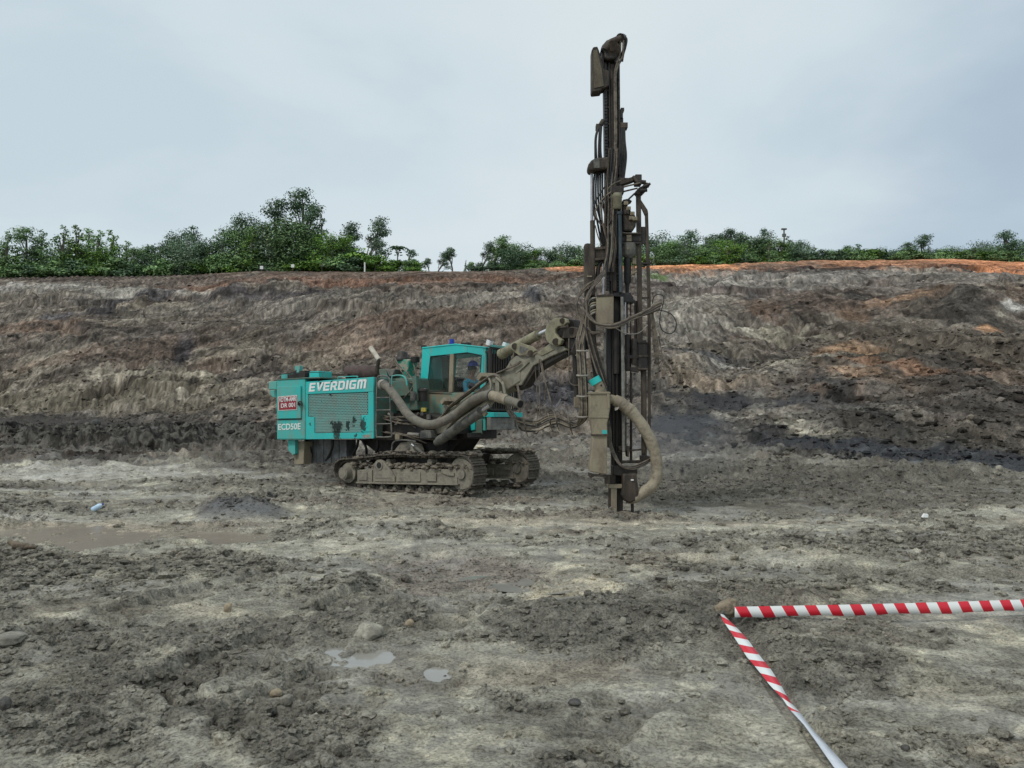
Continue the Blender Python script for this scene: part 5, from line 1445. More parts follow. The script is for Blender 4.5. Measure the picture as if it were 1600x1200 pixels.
# ---- cab
CS = 1.15; CWD = 0.95
f0, f1 = fz(656, 608, CS)[0], fz(759, 545, CS)[0]
zr0 = fz(660, 543, CS)[1]; zr1 = fz(712, 537.5, CS)[1]; zr2 = fz(759, 542.5, CS)[1]
fm_ = fz(712, 537, CS)[0]
zb = fz(700, 672, CS)[1]
zw = fz(708, 613, CS)[1]
def side(s, th):
    b = MB()
    K_ = lambda pts: b.prism([M(x, y, CS) + MS * (s - CS) for x, y in pts], MS * th)
    K_([(659.8, 543), (712, 537.5), (730, 539.3), (730, 551), (673, 557), (672.5, 557)])
    K_([(730, 539.3), (759, 542.5), (757.5, 556), (752.5, 555), (730, 551)])
    K_([(659.8, 543), (672.5, 557), (667.8, 605), (655.8, 608)])
    K_([(752.5, 555), (757.5, 556), (756, 612), (749.3, 612)])
    return b
cabm = side(CS, 0.06)
rf = [M(x, y, CS) for x, y in [(659.5, 542.6), (712, 536.8), (759.5, 542), (759.5, 544), (712, 539.2), (659.5, 545)]]
cabm.prism([p + MS * -0.015 for p in rf], MS * (CWD + 0.03))
cabm.box(U(f0 + .06, CS + CWD / 2, (zr0 + zb) / 2 - .1), .035, CWD / 2 - .06, (zr0 - zb) / 2 - .02, MF, MS)      # rear wall
cab = cabm.build('cab', m_teal, rig, None, 0.012)
side(CS + CWD - .06, 0.06).build('far_side_frame', m_teal, rig, cab, 0.01)
mp_([(655.6, 608.2), (667.8, 605.2), (671.5, 612.2), (707, 613.2), (749.2, 612.2), (755.8, 612.2), (754, 668), (690, 682), (656, 690)], CS, CWD, 'cab_lower_panel', m_cabpanel, cab, 0.015)
mp_([(656, 612), (706, 615), (706, 616.2), (656, 614.5)], CS - .008, .008, 'panel_seam', m_brown, cab, 0)
mp_([(702.6, 553.6), (709, 553), (706.6, 613), (700.5, 613)], CS - 0.012, 0.06, 'window_pillar', m_tan, cab, 0.006)
for k, pts in enumerate([[(672.8, 557), (702.6, 553.8), (700.5, 613), (671.5, 612), (667.9, 605)], [(709, 553.1), (730, 551), (752.4, 555), (749.3, 612), (706.6, 613)]]):
    MB().prism([M(x, y, CS + .03) for x, y in pts], MS * 0.008).build('window', m_glass, rig, cab)
    e = [M(x, y, CS + .012) for x, y in pts]
    MB().tube(e + [e[0]], 0.014, 6, cap=False, smooth=False).build('window_seal', m_black, rig, cab)
MB().prism([M(x, y, CS) + MS * (CWD - .03) for x, y in [(672.8, 557), (730, 551), (752.4, 555), (749.3, 612), (667.9, 606)]], MS * 0.008).build('far_window', m_glass, rig, cab)
# interior
MB().box(U((f0 + f1) / 2, CS + CWD / 2, zb + .3), (f1 - f0) / 2 - .05, CWD / 2 - .08, .03, MF, MS).build('cab_floor', m_black, rig, cab)
seat_f = 0.62
MB().box(U(seat_f, CS + .42, 1.78), .24, .24, .07, MF, MS).box(U(seat_f - .27, CS + .42, 2.12), .07, .23, .34, MF + UP * -.15, MS, UP).box(U(seat_f, CS + .42, 1.55), .15, .15, .2, MF, MS).build('operator_seat', m_seat, rig, cab, 0.03)
MB().prism([M(x, y, CS + .6) for x, y in [(689, 557), (700, 556), (700, 613), (692, 613)]], MS * .05).box(U(f1 - .35, CS + .25, 1.95), .16, .1, .22, MF, MS).build('control_console', m_tealm, rig, cab, 0.02)
for s_ in (.2, .64):
    MB().cyl(U(f1 - .42, CS + s_, 2.0), U(f1 - .46, CS + s_, 2.2), .014, 8).cyl(U(f1 - .46, CS + s_, 2.2), U(f1 - .46, CS + s_, 2.27), .025, 10).build('joystick', m_black, rig, cab)
# front with guard bars
fr_ = MB()
for s_ in (0.03, CWD - .03):
    fr_.box(U(f1 - .04, CS + s_, (zb + zr2) / 2), .035, .03, (zr2 - zb) / 2, MF, MS)
fr_.box(U(f1 - .04, CS + CWD / 2, zr2 - .06), .035, CWD / 2 - .06, .05, MF, MS)
fr_.build('front_frame', m_teald, rig, cab, 0.01)
MB().box(U(f1 - .03, CS + CWD / 2, (zr2 - .12 + 1.62) / 2), .004, CWD / 2 - .06, (zr2 - .12 - 1.62) / 2, MF, MS).build('windscreen', m_glass, rig, cab)
gd = MB()
zt_ = zr2 - .02; zb_ = fz(757, 640, CS)[1]
for s_ in (-.02, CWD + .02):
    gd.box(U(f1 + .12, CS + s_, (zt_ + zb_) / 2), .025, .025, (zt_ - zb_) / 2, MF, MS)
for z_ in (zt_, zb_, (zt_ + zb_) / 2):
    gd.box(U(f1 + .12, CS + CWD / 2, z_), .022, CWD / 2, .02, MF, MS)
for k in range(11):
    s_ = CWD * (k + .5) / 11
    gd.box(U(f1 + .12, CS + s_, (zt_ + zb_) / 2), .012, .014, (zt_ - zb_) / 2 - .02, MF, MS)
for z_ in (zt_ - .08, zb_ + .1):
    for s_ in (0, CWD):
        gd.box(U(f1 + .05, CS + s_, z_), .06, .015, .015, MF, MS)
gd.build('window_guard', m_dark, rig, cab, 0.003)
MB().box(U(f1 + .13, CS + CWD / 2, zt_ + .04), .05, CWD / 2 + .04, .025, MF, MS).build('guard_visor', m_teald, rig, cab, 0.006)
for (px_, py_) in ((765.5, 535.5), (790.5, 539)):
    s_ = CS if px_ < 780 else CS + CWD * .75
    c = M(px_, py_, s_)
    l_ = MB().box(c, .05, .07, .06, (MF + UP * -.35).normalized(), MS, (UP + MF * .35).normalized()).cyl(c, c - UP * .13, .012, 8).build('work_lamp', m_black, rig, cab, 0.008)
    MB().box(c + MF * .052 - UP * .02 - MS * .02, .006, .062, .052, (MF + UP * -.35).normalized(), MS, (UP + MF * .35).normalized()).box(c - MS * .075, .04, .006, .055, (MF + UP * -.35).normalized(), MS, (UP + MF * .35).normalized()).build('lamp_glass', m_white, rig, cab)
bq = M(706, 537, CS + .3)
MB().cyl(bq - UP * .02, bq + UP * .10, .062, 20, r2=.055).build('beacon', m_blue, rig, cab, .01)
MB().box(M(662, 541.5, CS + .1), .05, .05, .03, MF, MS).build('roof_fitting', m_dark, rig, cab, .005)
MB().box(M(728, 537.5, CS + .5), .1, .06, .03, MF, MS).build('roof_fitting', m_dark, rig, cab, .005)
# low front platform beside the cab
lf = MB().prism([M(x, y, CS - .05) for x, y in [(735, 655), (742, 645), (757, 643), (757, 650), (742, 652), (742, 672), (733, 673)]], MS * .1)
lf.box(U(f1 + .12, CS + CWD / 2, M(770, 648, CS).z), .14, CWD / 2 + .06, .05, MF, MS)
lf.build('front_step', m_teal, rig, cab, .008)
st_ = mp_([(700, 664), (753, 656), (753, 678), (700, 684)], CS - .02, .03, 'side_skirt', m_tealm, plat, .006)
fp = MB()
fp.box(U(f1 + .15, CS + CWD / 2 + .05, M(770, 662, CS).z), .05, CWD / 2 + .15, .13, MF, MS)
fpo = fp.build('front_skirt', m_lgrey, rig, plat, .01)
a_ = U(f1 + .208, CS + .30, M(770, 662, CS).z)
text('lettering', 'EVERDIGM', a_, MS, UP, .42, .045, m_strap, plat, bold=.02, nrm=MF)
MB().beam(M(700, 684, .9), M(742, 680, .9), .5, .10).build('front_beam', m_dark, rig, plat, .01)

# ---- operator
per = empty('person', U(seat_f + .05, CS + .42, 1.45))
def skin_body(name, chain, mat, parent, root, sub=2):
    "chain: (verts, edges, radii)"
    vs, es, rs = chain
    me = bpy.data.meshes.new(name)
    me.from_pydata([tuple(Vector(v) - root.location) for v in vs], es, [])
    me.materials.append(mat)
    o = bpy.data.objects.new(name, me); col.objects.link(o); o.parent = parent
    sk = o.modifiers.new('skin', 'SKIN'); sk.use_smooth_shade = True
    for i, r in enumerate(rs):
        me.skin_vertices[0].data[i].radius = (r, r) if not isinstance(r, tuple) else r
        me.skin_vertices[0].data[i].use_root = (i == 0)
    ss = o.modifiers.new('subd', 'SUBSURF'); ss.levels = sub; ss.render_levels = sub
    return o
pc = lambda f, s, z: U(seat_f + f, CS + .42 + s, z)
bv = [pc(0, 0, 1.92), pc(.0, 0, 2.08), pc(.02, 0, 2.24), pc(.04, 0, 2.38), pc(.06, 0, 2.47), pc(.09, 0, 2.56), pc(.10, 0, 2.68),      # spine, neck, head 0..6
      pc(.03, -.19, 2.36), pc(.10, -.23, 2.14), pc(.32, -.20, 2.10), pc(.40, -.19, 2.12),                                     # near arm 7..10
      pc(.03, .19, 2.36), pc(.10, .23, 2.14), pc(.32, .20, 2.10), pc(.40, .19, 2.12),                                         # far arm 11..14
      pc(.05, -.1, 1.90), pc(.42, -.11, 1.92), pc(.46, -.11, 1.58), pc(.56, -.11, 1.52),
      pc(.05, .1, 1.90), pc(.42, .11, 1.92), pc(.46, .11, 1.58), pc(.56, .11, 1.52)]
be = [(0, 1), (1, 2), (2, 3), (3, 4), (4, 5), (5, 6), (3, 7), (7, 8), (8, 9), (9, 10), (3, 11), (11, 12), (12, 13), (13, 14), (0, 15), (15, 16), (16, 17), (17, 18), (0, 19), (19, 20), (20, 21), (21, 22)]
br = [.13, .13, .14, .12, .055, .075, .085, .06, .045, .032, .022, .06, .045, .032, .022, .09, .065, .05, .035, .09, .065, .05, .035]
skin_body('body', (bv, be, br), m_skin, per, per)
sv = [pc(0, 0, 1.95), pc(.0, 0, 2.10), pc(.02, 0, 2.26), pc(.04, 0, 2.38), pc(.055, 0, 2.44), pc(.03, -.19, 2.36), pc(.10, -.23, 2.14), pc(.24, -.215, 2.11), pc(.03, .19, 2.36), pc(.10, .23, 2.14), pc(.24, .215, 2.11)]
skin_body('shirt', (sv, [(0, 1), (1, 2), (2, 3), (3, 4), (3, 5), (5, 6), (6, 7), (3, 8), (8, 9), (9, 10)], [.145, .15, .16, .14, .075, .075, .058, .048, .075, .058, .048]), m_shirt, per, per)
tv = [pc(0, 0, 1.92), pc(.05, -.1, 1.90), pc(.42, -.11, 1.92), pc(.46, -.11, 1.60), pc(.05, .1, 1.90), pc(.42, .11, 1.92), pc(.46, .11, 1.60)]
skin_body('trousers', (tv, [(0, 1), (1, 2), (2, 3), (0, 4), (4, 5), (5, 6)], [.15, .105, .08, .062, .105, .08, .062]), m_trou, per, per)
hd = MB()
hc = pc(.10, 0, 2.70)
for k in range(7):
    pass
rg_ = [(-.01, .126), (0.0, .122), (.03, .118), (.07, .10), (.10, .065), (.115, .02)]
hd.tube([hc + UP * (a + .01) for a, r in rg_], [r for a, r in rg_], 22)
hd.box(hc + MF * .135 + UP * .0, .055, .07, .008, MF, MS)
hd.build('helmet', m_blue, per, None, 0.004)
MB().tube([pc(.07, 0, 2.60), pc(.07, 0, 2.66), pc(.085, 0, 2.70)], [.082, .098, .1], 16).build('hair', m_hair, per)
fc_ = MB().box(pc(.195, 0, 2.625), .018, .011, .018, MF, MS)
fc_.build('nose', m_skin, per, None, .006)
ex_ = MB()
for s_ in (-.03, .03):
    ex_.box(pc(.178, s_, 2.65), .006, .012, .006, MF, MS)
ex_.box(pc(.180, 0, 2.585), .006, .022, .004, MF, MS)
ex_.build('face_features', m_hair, per, None, .002)
hn = MB()
for s_ in (-.19, .19):
    for k in range(5):
        a = pc(.40 + .01 * k, s_ + (k - 2) * .017, 2.125 - .004 * abs(k - 2))
        ln_ = (.05, .07, .075, .07, .055)[k]
        hn.tube(spline([a, a + MF * ln_ * .6 + UP * .005, a + MF * ln_ * .8 - UP * .03], 4), .0085, 6)
hn.build('fingers', m_skin, per)
tag(per, 'operator in blue helmet and blue shirt sitting in the rig cab, facing right', 'person')

# ---- crawler tracks
def crawler(s0, wid, name_s, near):
    # outline of the shoe chain on the machine's side plane
    if near:
        pts = [(528, 752), (522, 744), (519.5, 733), (523, 722), (534, 715.5), (560, 713), (590, 709.5), (620, 707.5), (650, 709), (690, 708.5), (715, 708.5), (731, 714), (739, 727), (741.5, 742), (738, 757), (727, 769), (708, 774.5), (680, 772), (640, 770.5), (600, 768), (570, 766), (545, 763)]
        loop = [M(x, y, 0.0) for x, y in pts]
    else:
        base = loop0
        loop = [p + MS * s0 for p in base]
    sp = spline(loop + [loop[0]], 8)
    d = [0]
    for i in range(1, len(sp)):
        d.append(d[-1] + (sp[i] - sp[i - 1]).length)
    n = 46
    sh = MB(); j = 0
    cen = sum(loop, Vector()) / len(loop)
    r_ = random.Random(3)
    for k in range(n):
        t = d[-1] * k / n
        while j < len(sp) - 2 and d[j + 1] < t:
            j += 1
        u_ = (t - d[j]) / max(1e-9, d[j + 1] - d[j])
        p = sp[j].lerp(sp[j + 1], u_)
        X = (sp[j + 1] - sp[j]).normalized()
        Z = X.cross(MS).normalized()
        if Z.dot(p - cen) < 0: Z = -Z
        jit = r_.uniform(-.008, .008)
        q = p + MS * (wid / 2) - Z * .03
        L_ = d[-1] / n / 2
        sh.box(q + Z * jit, L_ * .93, wid / 2, .014, X, MS, Z)
        sh.box(q + Z * (.028 + jit) - X * L_ * .55, .011, wid / 2 * .98, .03, X, MS, Z)
        sh.box(q + Z * (.018 + jit) + X * L_ * .3, .009, wid / 2 * .98, .016, X, MS, Z)
        sh.box(q - Z * .035, L_ * .8, .09, .03, X, MS, Z)
    tr_ = sh.build('crawler_track', m_tread, rig, None, 0.004)
    off = MS * (s0 if not near else 0)
    G = lambda x, y, o: M(x, y, 0.0) + off + MS * o
    fr2 = MB()
    fr2.prism([G(x, y, .05) for x, y in [(556, 735), (580, 732), (600, 733.5), (710, 733.5), (712, 741), (712, 757), (700, 756), (640, 756), (556, 754)]], MS * (wid - .1))
    fr2.prism([G(x, y, .02) for x, y in [(557, 734.5), (580, 734.5), (580, 754), (557, 753)]], MS * .03)
    fr2.prism([G(x, y, .0) for x, y in [(560, 737.5), (573, 737.5), (573, 750.5), (560, 750)]], MS * .05)
    fr2.prism([G(x, y, .01) for x, y in [(583, 745), (584, 724), (588, 719), (593, 718), (599, 721), (603, 727), (612, 738), (616, 745), (616, 753), (584, 752.5)]], MS * .06)
    fr2.prism([G(x, y, .0) for x, y in [(586, 745), (611, 745), (611, 747), (586, 747)]], MS * .02)
    fr2.prism([G(x, y, .03) for x, y in [(618, 737), (655, 737.5), (655, 753), (618, 753)]], MS * .03)
    fr2.prism([G(x, y, .02) for x, y in [(665, 740), (680, 740), (680, 752.5), (665, 752)]], MS * .04)
    fr2.prism([G(x, y, .02) for x, y in [(688, 738.5), (708, 739), (708, 744), (699, 743.5), (693, 741)]], MS * .04)
    fr2.prism([G(x, y, .0) for x, y in [(556, 753), (715, 756), (715, 758.5), (556, 755.5)]], MS * .12)
    fr2.build('track_frame', m_mud, rig, tr_, 0.008)
    e_ = MB()
    e_.tube([G(592.5, 727, -.005), G(592.5, 727, .05)], [.10, .10], 20).build('lifting_eye', m_mud, rig, tr_)
    MB().cyl(G(592.5, 727, -.012), G(592.5, 727, -.004), .065, 18).build('eye_hole', m_black, rig, tr_)
    # sprocket
    c = (541, 739)
    s_m = MB()
    R1 = .27
    cc = G(c[0], c[1], wid / 2)
    pr_ = []
    for k in range(26):
        a = 2 * math.pi * k / 26
        rr = R1 * (1.08 if k % 2 else .93)
        pr_.append(cc - MS * .05 + (MF * math.cos(a) + UP * math.sin(a)) * rr)
    s_m.prism(pr_, MS * .1)
    s_m.cyl(G(c[0], c[1], .06), G(c[0], c[1], wid - .06), .22, 26)
    s_m.cyl(G(c[0], c[1], -.10), G(c[0], c[1], .07), .135, 26)
    s_m.cyl(G(c[0], c[1], -.115), G(c[0], c[1], -.1), .11, 22)
    s_m.build('drive_sprocket', m_mud, rig, tr_, 0.006)
    i_m = MB()
    ci = (718, 741)
    i_m.cyl(G(ci[0], ci[1], .10), G(ci[0], ci[1], wid - .1), .335, 36)
    i_m.cyl(G(ci[0], ci[1], .07), G(ci[0], ci[1], .10), .30, 36)
    i_m.cyl(G(ci[0], ci[1], .03), G(ci[0], ci[1], .08), .10, 22)
    i_m.build('idler_wheel', m_mud, rig, tr_, 0.01)
    for k in range(7):
        x = 572 + k * 20
        c_ = G(x, 762 + k * .9, .12)
        MB().cyl(c_, c_ + MS * (wid - .24), .08, 18).cyl(c_ - MS * .05, c_, .045, 14).build('track_roller', m_mud, rig, tr_, 0.005)
    for x in (600, 665):
        c_ = G(x, 722, .12)
        MB().cyl(c_, c_ + MS * (wid - .24), .06, 16).build('carrier_roller', m_mud, rig, tr_, .005)
    # mud packed on the frame and hanging on the shoes
    v, f = IC2
    mud = MB()
    r_ = np.random.default_rng(5)
    for k in range(330):
        x = r_.uniform(548, 735)
        if r_.random() < .55:
            y = 724 + r_.uniform(0, 9) + (x - 600) * .01; o = r_.uniform(.02, wid - .1); sz = r_.uniform(.02, .05)
        elif r_.random() < .5:
            y = r_.uniform(707, 712) + (5 if x < 580 else 0); o = r_.uniform(-.02, wid); sz = r_.uniform(.018, .055)
        else:
            y = r_.uniform(766, 774); o = r_.uniform(-.04, .2); sz = r_.uniform(.015, .05)
        c_ = G(x, y, o)
        w2 = v * (1 + .5 * (r_.random((len(v), 1)) - .5)) * sz * np.array([1.5, 1.2, .8])
        mud.add([c_ + Vector(q) for q in w2], [tuple(int(i) for i in q) for q in f], 0, False)
    tag(mud.build('packed_mud', m_clump, rig, tr_), kind='stuff')
    return loop, tr_
loop0, t1_ = crawler(0.0, 0.42, '', True)
_, t2_ = crawler(1.93, 0.42, '', False)
uc = MB()
uc.prism([M(x, y, .42) for x, y in [(575, 712), (700, 712), (690, 745), (590, 745)]], MS * 1.5)
uc.build('undercarriage', m_dark, rig, None, 0.02)
mp_([(616, 704), (625, 692), (640, 690), (652, 694), (656, 704), (652, 712), (618, 712)], .25, .15, 'oscillation_bracket', m_mud, None, .01)
MB().tube(spline([M(612, 704, .2), M(615, 691, .2), M(630, 687.5, .2), M(650, 690, .2)], 6), .018, 8).build('lubrication_line', m_grey, rig)
MB().cyl(M(638, 698, .22), M(638, 698, .28), .05, 16).build('oscillation_pin', m_grey, rig)
MB().cyl(M(665, 712, .3), M(647, 697, .2), .045, 14).build('oscillation_cylinder', m_grey, rig)
MB().cyl(M(649, 699, .2), M(643, 694, .18), .025, 14).build('oscillation_piston', m_chrome, rig)

# ---- boom
def bp_(pts, o, th, name, mat, parent=None, bevel=.012):
    return MB().prism([B(x, y, o) for x, y in pts], BN * th).build(name, mat, rig, parent, bevel)
boom = bp_([(667, 662), (680, 655), (720, 628), (764, 596), (795, 572), (812, 578), (812, 596), (788, 612), (762, 620), (712, 652), (694, 676), (672, 680)], -.14, .28, 'boom', m_boomm, None, .02)
bp_([(790, 575), (798, 562), (812, 556), (830, 557), (858, 537), (880, 541), (884, 547), (858, 558), (832, 572), (826, 582), (814, 602), (800, 603), (790, 598)], -.12, .24, 'boom_extension', m_boomm, boom, .015)
bp_([(796, 565), (806, 556), (826, 566), (818, 574), (806, 584)], -.15, .04, 'reinforcing_plate', m_boomm, boom, .006)
bp_([(838, 551), (855, 541), (866, 546), (846, 556)], -.135, .02, 'slide_plate', m_khaki, boom, .003)
bp_([(803, 603), (815, 600), (830, 573), (858, 560), (884, 548), (886, 552), (860, 566), (834, 582), (820, 604), (806, 610)], -.08, .16, 'boom_underside', m_dark, boom, .006)
bp_([(797, 543), (801, 536), (808, 534), (832, 542), (837, 548), (828, 554), (812, 556), (803, 550)], -.17, .05, 'cylinder_bracket', m_khaki, boom, .01)
bp_([(812, 540), (826, 545), (816, 552), (811, 551)], -.175, .01, 'bracket_inset', m_grey, boom, .003)
for (x, y) in ((804, 541), (829, 552)):
    MB().cyl(B(x, y, -.2), B(x, y, .1), .055, 18).build('pivot_pin', m_brown, rig, boom, .006)
MB().cyl(B(786, 552, -.05), B(841, 523, -.05), .088, 24).build('extension_cylinder', m_khaki, rig, boom, .006)
MB().cyl(B(783, 553.5, -.05), B(788, 551, -.05), .10, 24).build('cylinder_cap', m_khaki, rig, boom, .01)
MB().cyl(B(840, 523.5, -.05), B(856, 516, -.05), .038, 16).build('extension_piston', m_chrome, rig, boom)
HP = [(874, 496), (866, 497), (858, 502), (853, 510), (851, 520), (853, 531), (859, 538), (867, 541), (875, 538), (878, 531), (872, 527), (867, 521), (867, 515), (872, 510), (880, 509), (886, 504), (884, 498)]
head = MB()
head.prism([B(x, y, -.20) for x, y in HP], BN * .07)
head.prism([B(x, y, .13) for x, y in HP], BN * .07)
hdo = head.build('boom_head', m_khaki, rig, boom, .015)
for (x, y, r_) in ((878.5, 501, .045), (868.5, 534, .06)):
    MB().cyl(B(x, y, -.23), B(x, y, .22), r_, 20).build('head_pin', m_brown, rig, boom, .008)
lk = bp_([(868, 516), (875, 511.5), (893, 510.5), (906, 513), (908, 520), (897, 528), (878, 529), (869, 524)], -.13, .08, 'swing_link', m_brown, boom, .012)
bp_([(872, 526), (898, 529), (905, 545), (896, 548), (880, 540), (868, 545)], -.08, .2, 'swing_bracket', m_dark, boom, .01)
for (x, y) in ((876.5, 520), (893, 516.5)):
    MB().cyl(B(x, y, -.16), B(x, y, .1), .05, 18).build('link_pin', m_dark, rig, boom, .008)
bp_([(884, 498), (896, 499), (900, 512), (888, 512)], -.05, .15, 'rotary_actuator', m_dark, boom, .015)
# lift cylinder below the boom
LCY = lambda x, y: B(x, y, -.26)
MB().cyl(LCY(686, 689), LCY(752, 643), .098, 24).cyl(LCY(682, 692), LCY(690, 686), .075, 18).build('lift_cylinder', m_grey, rig, boom, .006)
MB().cyl(LCY(751, 643.5), LCY(766, 633), .04, 16).build('lift_piston', m_chrome, rig, boom)
MB().cyl(B(700, 674, .0), B(765, 628, .0), .08, 20).build('swing_cylinder', m_boomm, rig, boom)
MB().prism([LCY(x, y) for x, y in [(747, 641), (751, 638), (760, 646), (756, 651)]], BN * .05).build('cylinder_lug', m_tan, rig, boom, .006)
# hose clamps on the boom
for x, y in ((704, 627), (762, 589)):
    clp = MB()
    clp.box(B(x, y, -.10), .07, .20, .045, (BD + UP * .7).normalized(), BN, (UP - BD * .7).normalized())
    for o in (-.24, -.12, 0.0):
        clp.cyl(B(x, y, o), B(x - 1.5, y - 6, o), .018, 8)
    clp.build('hose_clamp', m_tan, rig, boom, .006)
MB().cyl(B(735, 605, -.2), B(738, 601, -.2), .06, 10).build('rubber_band', m_black, rig, boom)
# hoses running up along the boom
for k in range(7):
    o = -.26 + .05 * k; dy_ = (k % 3) * 2.0 - (1.5 if k > 3 else 0)
    pts = [B(664 + k, 672, o), B(676 + k, 664 + dy_, o - .02), B(694, 646 + dy_, o - .02), B(704, 633 + dy_, o), B(733, 611 + dy_, o), B(762, 590 + dy_ * .7, o), B(776, 587 + dy_, o), B(784, 596, o + .01 * k), B(787 + k * .6, 612, o), B(789 + k, 628, o), B(792 + k * .8, 640, o)]
    MB().tube(spline(pts, 7), .017, 8).build('hydraulic_hose', [m_rubber, m_tan, m_black][k % 3], rig, boom)
for k in range(3):
    MB().tube(spline([B(776 + k * 2, 583, -.2 + k * .04), B(790 + k * 3, 577 - k, -.2), B(804 + k * 2, 570, -.2), B(812 + k, 565, -.2)], 6), .014, 7).build('hydraulic_hose', m_rubber, rig, boom)
# junction parts below clamp
jn = MB()
jn.tube(spline([B(764, 590, -.25), B(767, 600, -.28), B(766, 612, -.3), B(763, 622, -.3), B(766, 632, -.28), B(771, 626, -.28), B(769, 612, -.28)], 6), .022, 8)
jn.box(B(782, 606, -.15), .06, .08, .16, BD, BN).box(B(786, 620, -.15), .05, .07, .10, BD, BN).box(B(776, 594, -.15), .10, .08, .05, BD, BN)
jn.tube(spline([B(776, 590, -.25), B(785, 598, -.25), B(788, 608, -.25), B(790, 622, -.25)], 6), .03, 10)
jn.build('hose_junction', m_boomm, rig, boom, .01)
# loop of hoses from boom to mast
for k in range(8):
    o = -.20 + .035 * k; dy_ = (k - 3.5) * 2.4; j_ = math.sin(k * 2.3) * 1.5
    c0 = B(792 + k * .8, 640, o)
    q = [B(789 + k, 628, o), c0, P(800 + k * 1.0, 654 - k * .5 + dy_ * .2, 14.0), P(815 + j_, 663 + dy_, 13.8), P(838, 666 + dy_ * .9 + j_, 13.5), P(856, 658 + dy_ + j_, 13.2), P(872, 655 + dy_ * .8, 13.0), P(888, 662 + dy_ * .6, 12.8), P(900, 664 + dy_ * .3, 12.65)]
    xx = 904 + k * 1.7
    q += [F(xx + 1, 652, -.1), F(xx + 1.5, 620, -.12), F(xx, 585, -.12), F(xx - 2, 555, -.1), F(xx - 3 + (k % 3), 532, -.08), F(xx + 2, 512 - k, 0), F(916 + k, 480 - 3 * k, .05)]
    MB().tube(spline(q, 7), .0165, 7).build('hydraulic_hose', [m_rubber, m_rubber, m_tan, m_black][k % 4], rig, boom)
for (x, y, Y) in ((803, 656, 13.95), (819, 664, 13.75), (858, 657, 13.2), (868, 655, 13.05), (889, 661, 12.8)):
    MB().tube(spline([P(x - 2, y - 11, Y - .12), P(x + 1, y, Y - .2), P(x + 3, y + 11, Y - .1)], 5), .014, 6).tube([P(x + 3, y + 10, Y - .1), P(x + 6, y + 18, Y)], .008, 5).build('rope_tie', m_rubber, rig, boom)
for y in (548, 586.5, 619, 651):
    a = F(910, y, -.12)
    rr = []
    for k in range(17):
        t = 2 * math.pi * k / 16
        rr.append(a + Vector((math.cos(t) * .085, math.sin(t) * .06, math.sin(t * 1.0) * .01)))
    MB().tube(rr, .016, 7, cap=False).build('hose_ring', m_strap, rig, boom)
# cords hanging from the boom
cd_ = [([(842.5, 561), (843, 590), (843.5, 620), (843, 648)], .012), ([(844, 561), (849, 588), (856, 610), (862, 632), (868, 648), (884, 657), (900, 655)], .012), ([(846, 562), (852, 600), (851, 625)], .009),
       ([(805, 548), (799, 565), (800, 580), (808, 603), (812, 625), (812, 645)], .016), ([(803, 550), (802, 570), (806, 590), (811, 610), (815, 640)], .014), ([(836, 572), (838, 600), (840, 640), (838, 668)], .006), ([(889, 528), (889, 560), (889, 592), (894, 601), (904, 602)], .009)]
for pts, r_ in cd_:
    MB().tube(spline([B(x, y, -.12) if x < 886 else F(x, y, .1) for x, y in pts], 6), r_, 6).build('hanging_hose', m_rubber, rig, boom)

# big suction hose along the side
sh_ = [M(599, 601.5, .15), M(606, 605, .0), M(613, 613, -.1), M(625, 630, -.2), M(637, 647, -.3), M(653, 658.5, -.4), M(672, 663.5, -.45), M(693, 658, -.45)]
q2 = [B(714, 646, -.42), B(728, 634, -.42), B(742, 624, -.42), B(759, 618, -.42), B(766, 617.5, -.42)]
MB().ring_hose(sh_ + q2, .088, 14, .05, .045).build('dust_suction_hose', m_hose, rig)
MB().cyl(M(596.5, 601, .17), M(600.5, 602, .13), .115, 20).build('hose_collar', m_strap, rig, None, .008)
MB().cyl(B(766, 617.5, -.42), B(768.5, 618, -.42), .11, 20).build('hose_flange', m_grey, rig, None, .006)
cu2 = MB()
ca, cb = B(769, 618, -.42), B(793, 625, -.42)
n_ = 11
cu2.tube([ca.lerp(cb, i / n_) for i in range(n_ + 1)], [.088 + (.009 if i % 3 == 0 else 0) for i in range(n_ + 1)], 20)
cu2.build('hose_coupling', m_canvas, rig)
ce = B(813, 631.5, -.42)
MB().ring_hose([cb, cb.lerp(ce, .5), ce], .077, 18, .04, .04).build('hose_stub', m_hose, rig)
MB().cyl(cb.lerp(ce, 1.0), cb.lerp(ce, 1.02), .062, 18).build('hose_opening', m_black, rig)

# ---- drill mast
def fb(x0, y0, x1, y1, o0, o1, mb=None):
    mb = mb or MB()
    return mb.prism([F(x0, y0, o0), F(x1, y0, o0), F(x1, y1, o0), F(x0, y1, o0)], Vector((0, o1 - o0, 0)))
def fpoly(pts, o0, o1, mb=None):
    mb = mb or MB()
    return mb.prism([F(x, y, o0) for x, y in pts], Vector((0, o1 - o0, 0)))
def bx(y):  # beam centreline shift with height
    return (y - 97) / (760 - 97)
def bpoly(xa, xb, ya, yb, o0, o1, mb=None):
    "strip of the beam between fractions of its slightly leaning width"
    L_ = lambda y: 943 + 9 * bx(y); W_ = lambda y: 25.5 - 3.5 * bx(y)
    return fpoly([(L_(ya) + W_(ya) * xa, ya), (L_(ya) + W_(ya) * xb, ya), (L_(yb) + W_(yb) * xb, yb), (L_(yb) + W_(yb) * xa, yb)], o0, o1, mb)
mb_ = MB()
bpoly(.22, .95, 97, 790, .02, .20, mb_)
bpoly(.0, .20, 97, 452, -.02, .16, mb_)
bpoly(.88, 1.0, 97, 700, -.05, .22, mb_)
bpoly(.30, .40, 97, 770, -.03, .02, mb_)
mast = mb_.build('feed_mast', m_dark, rig, None, .006)
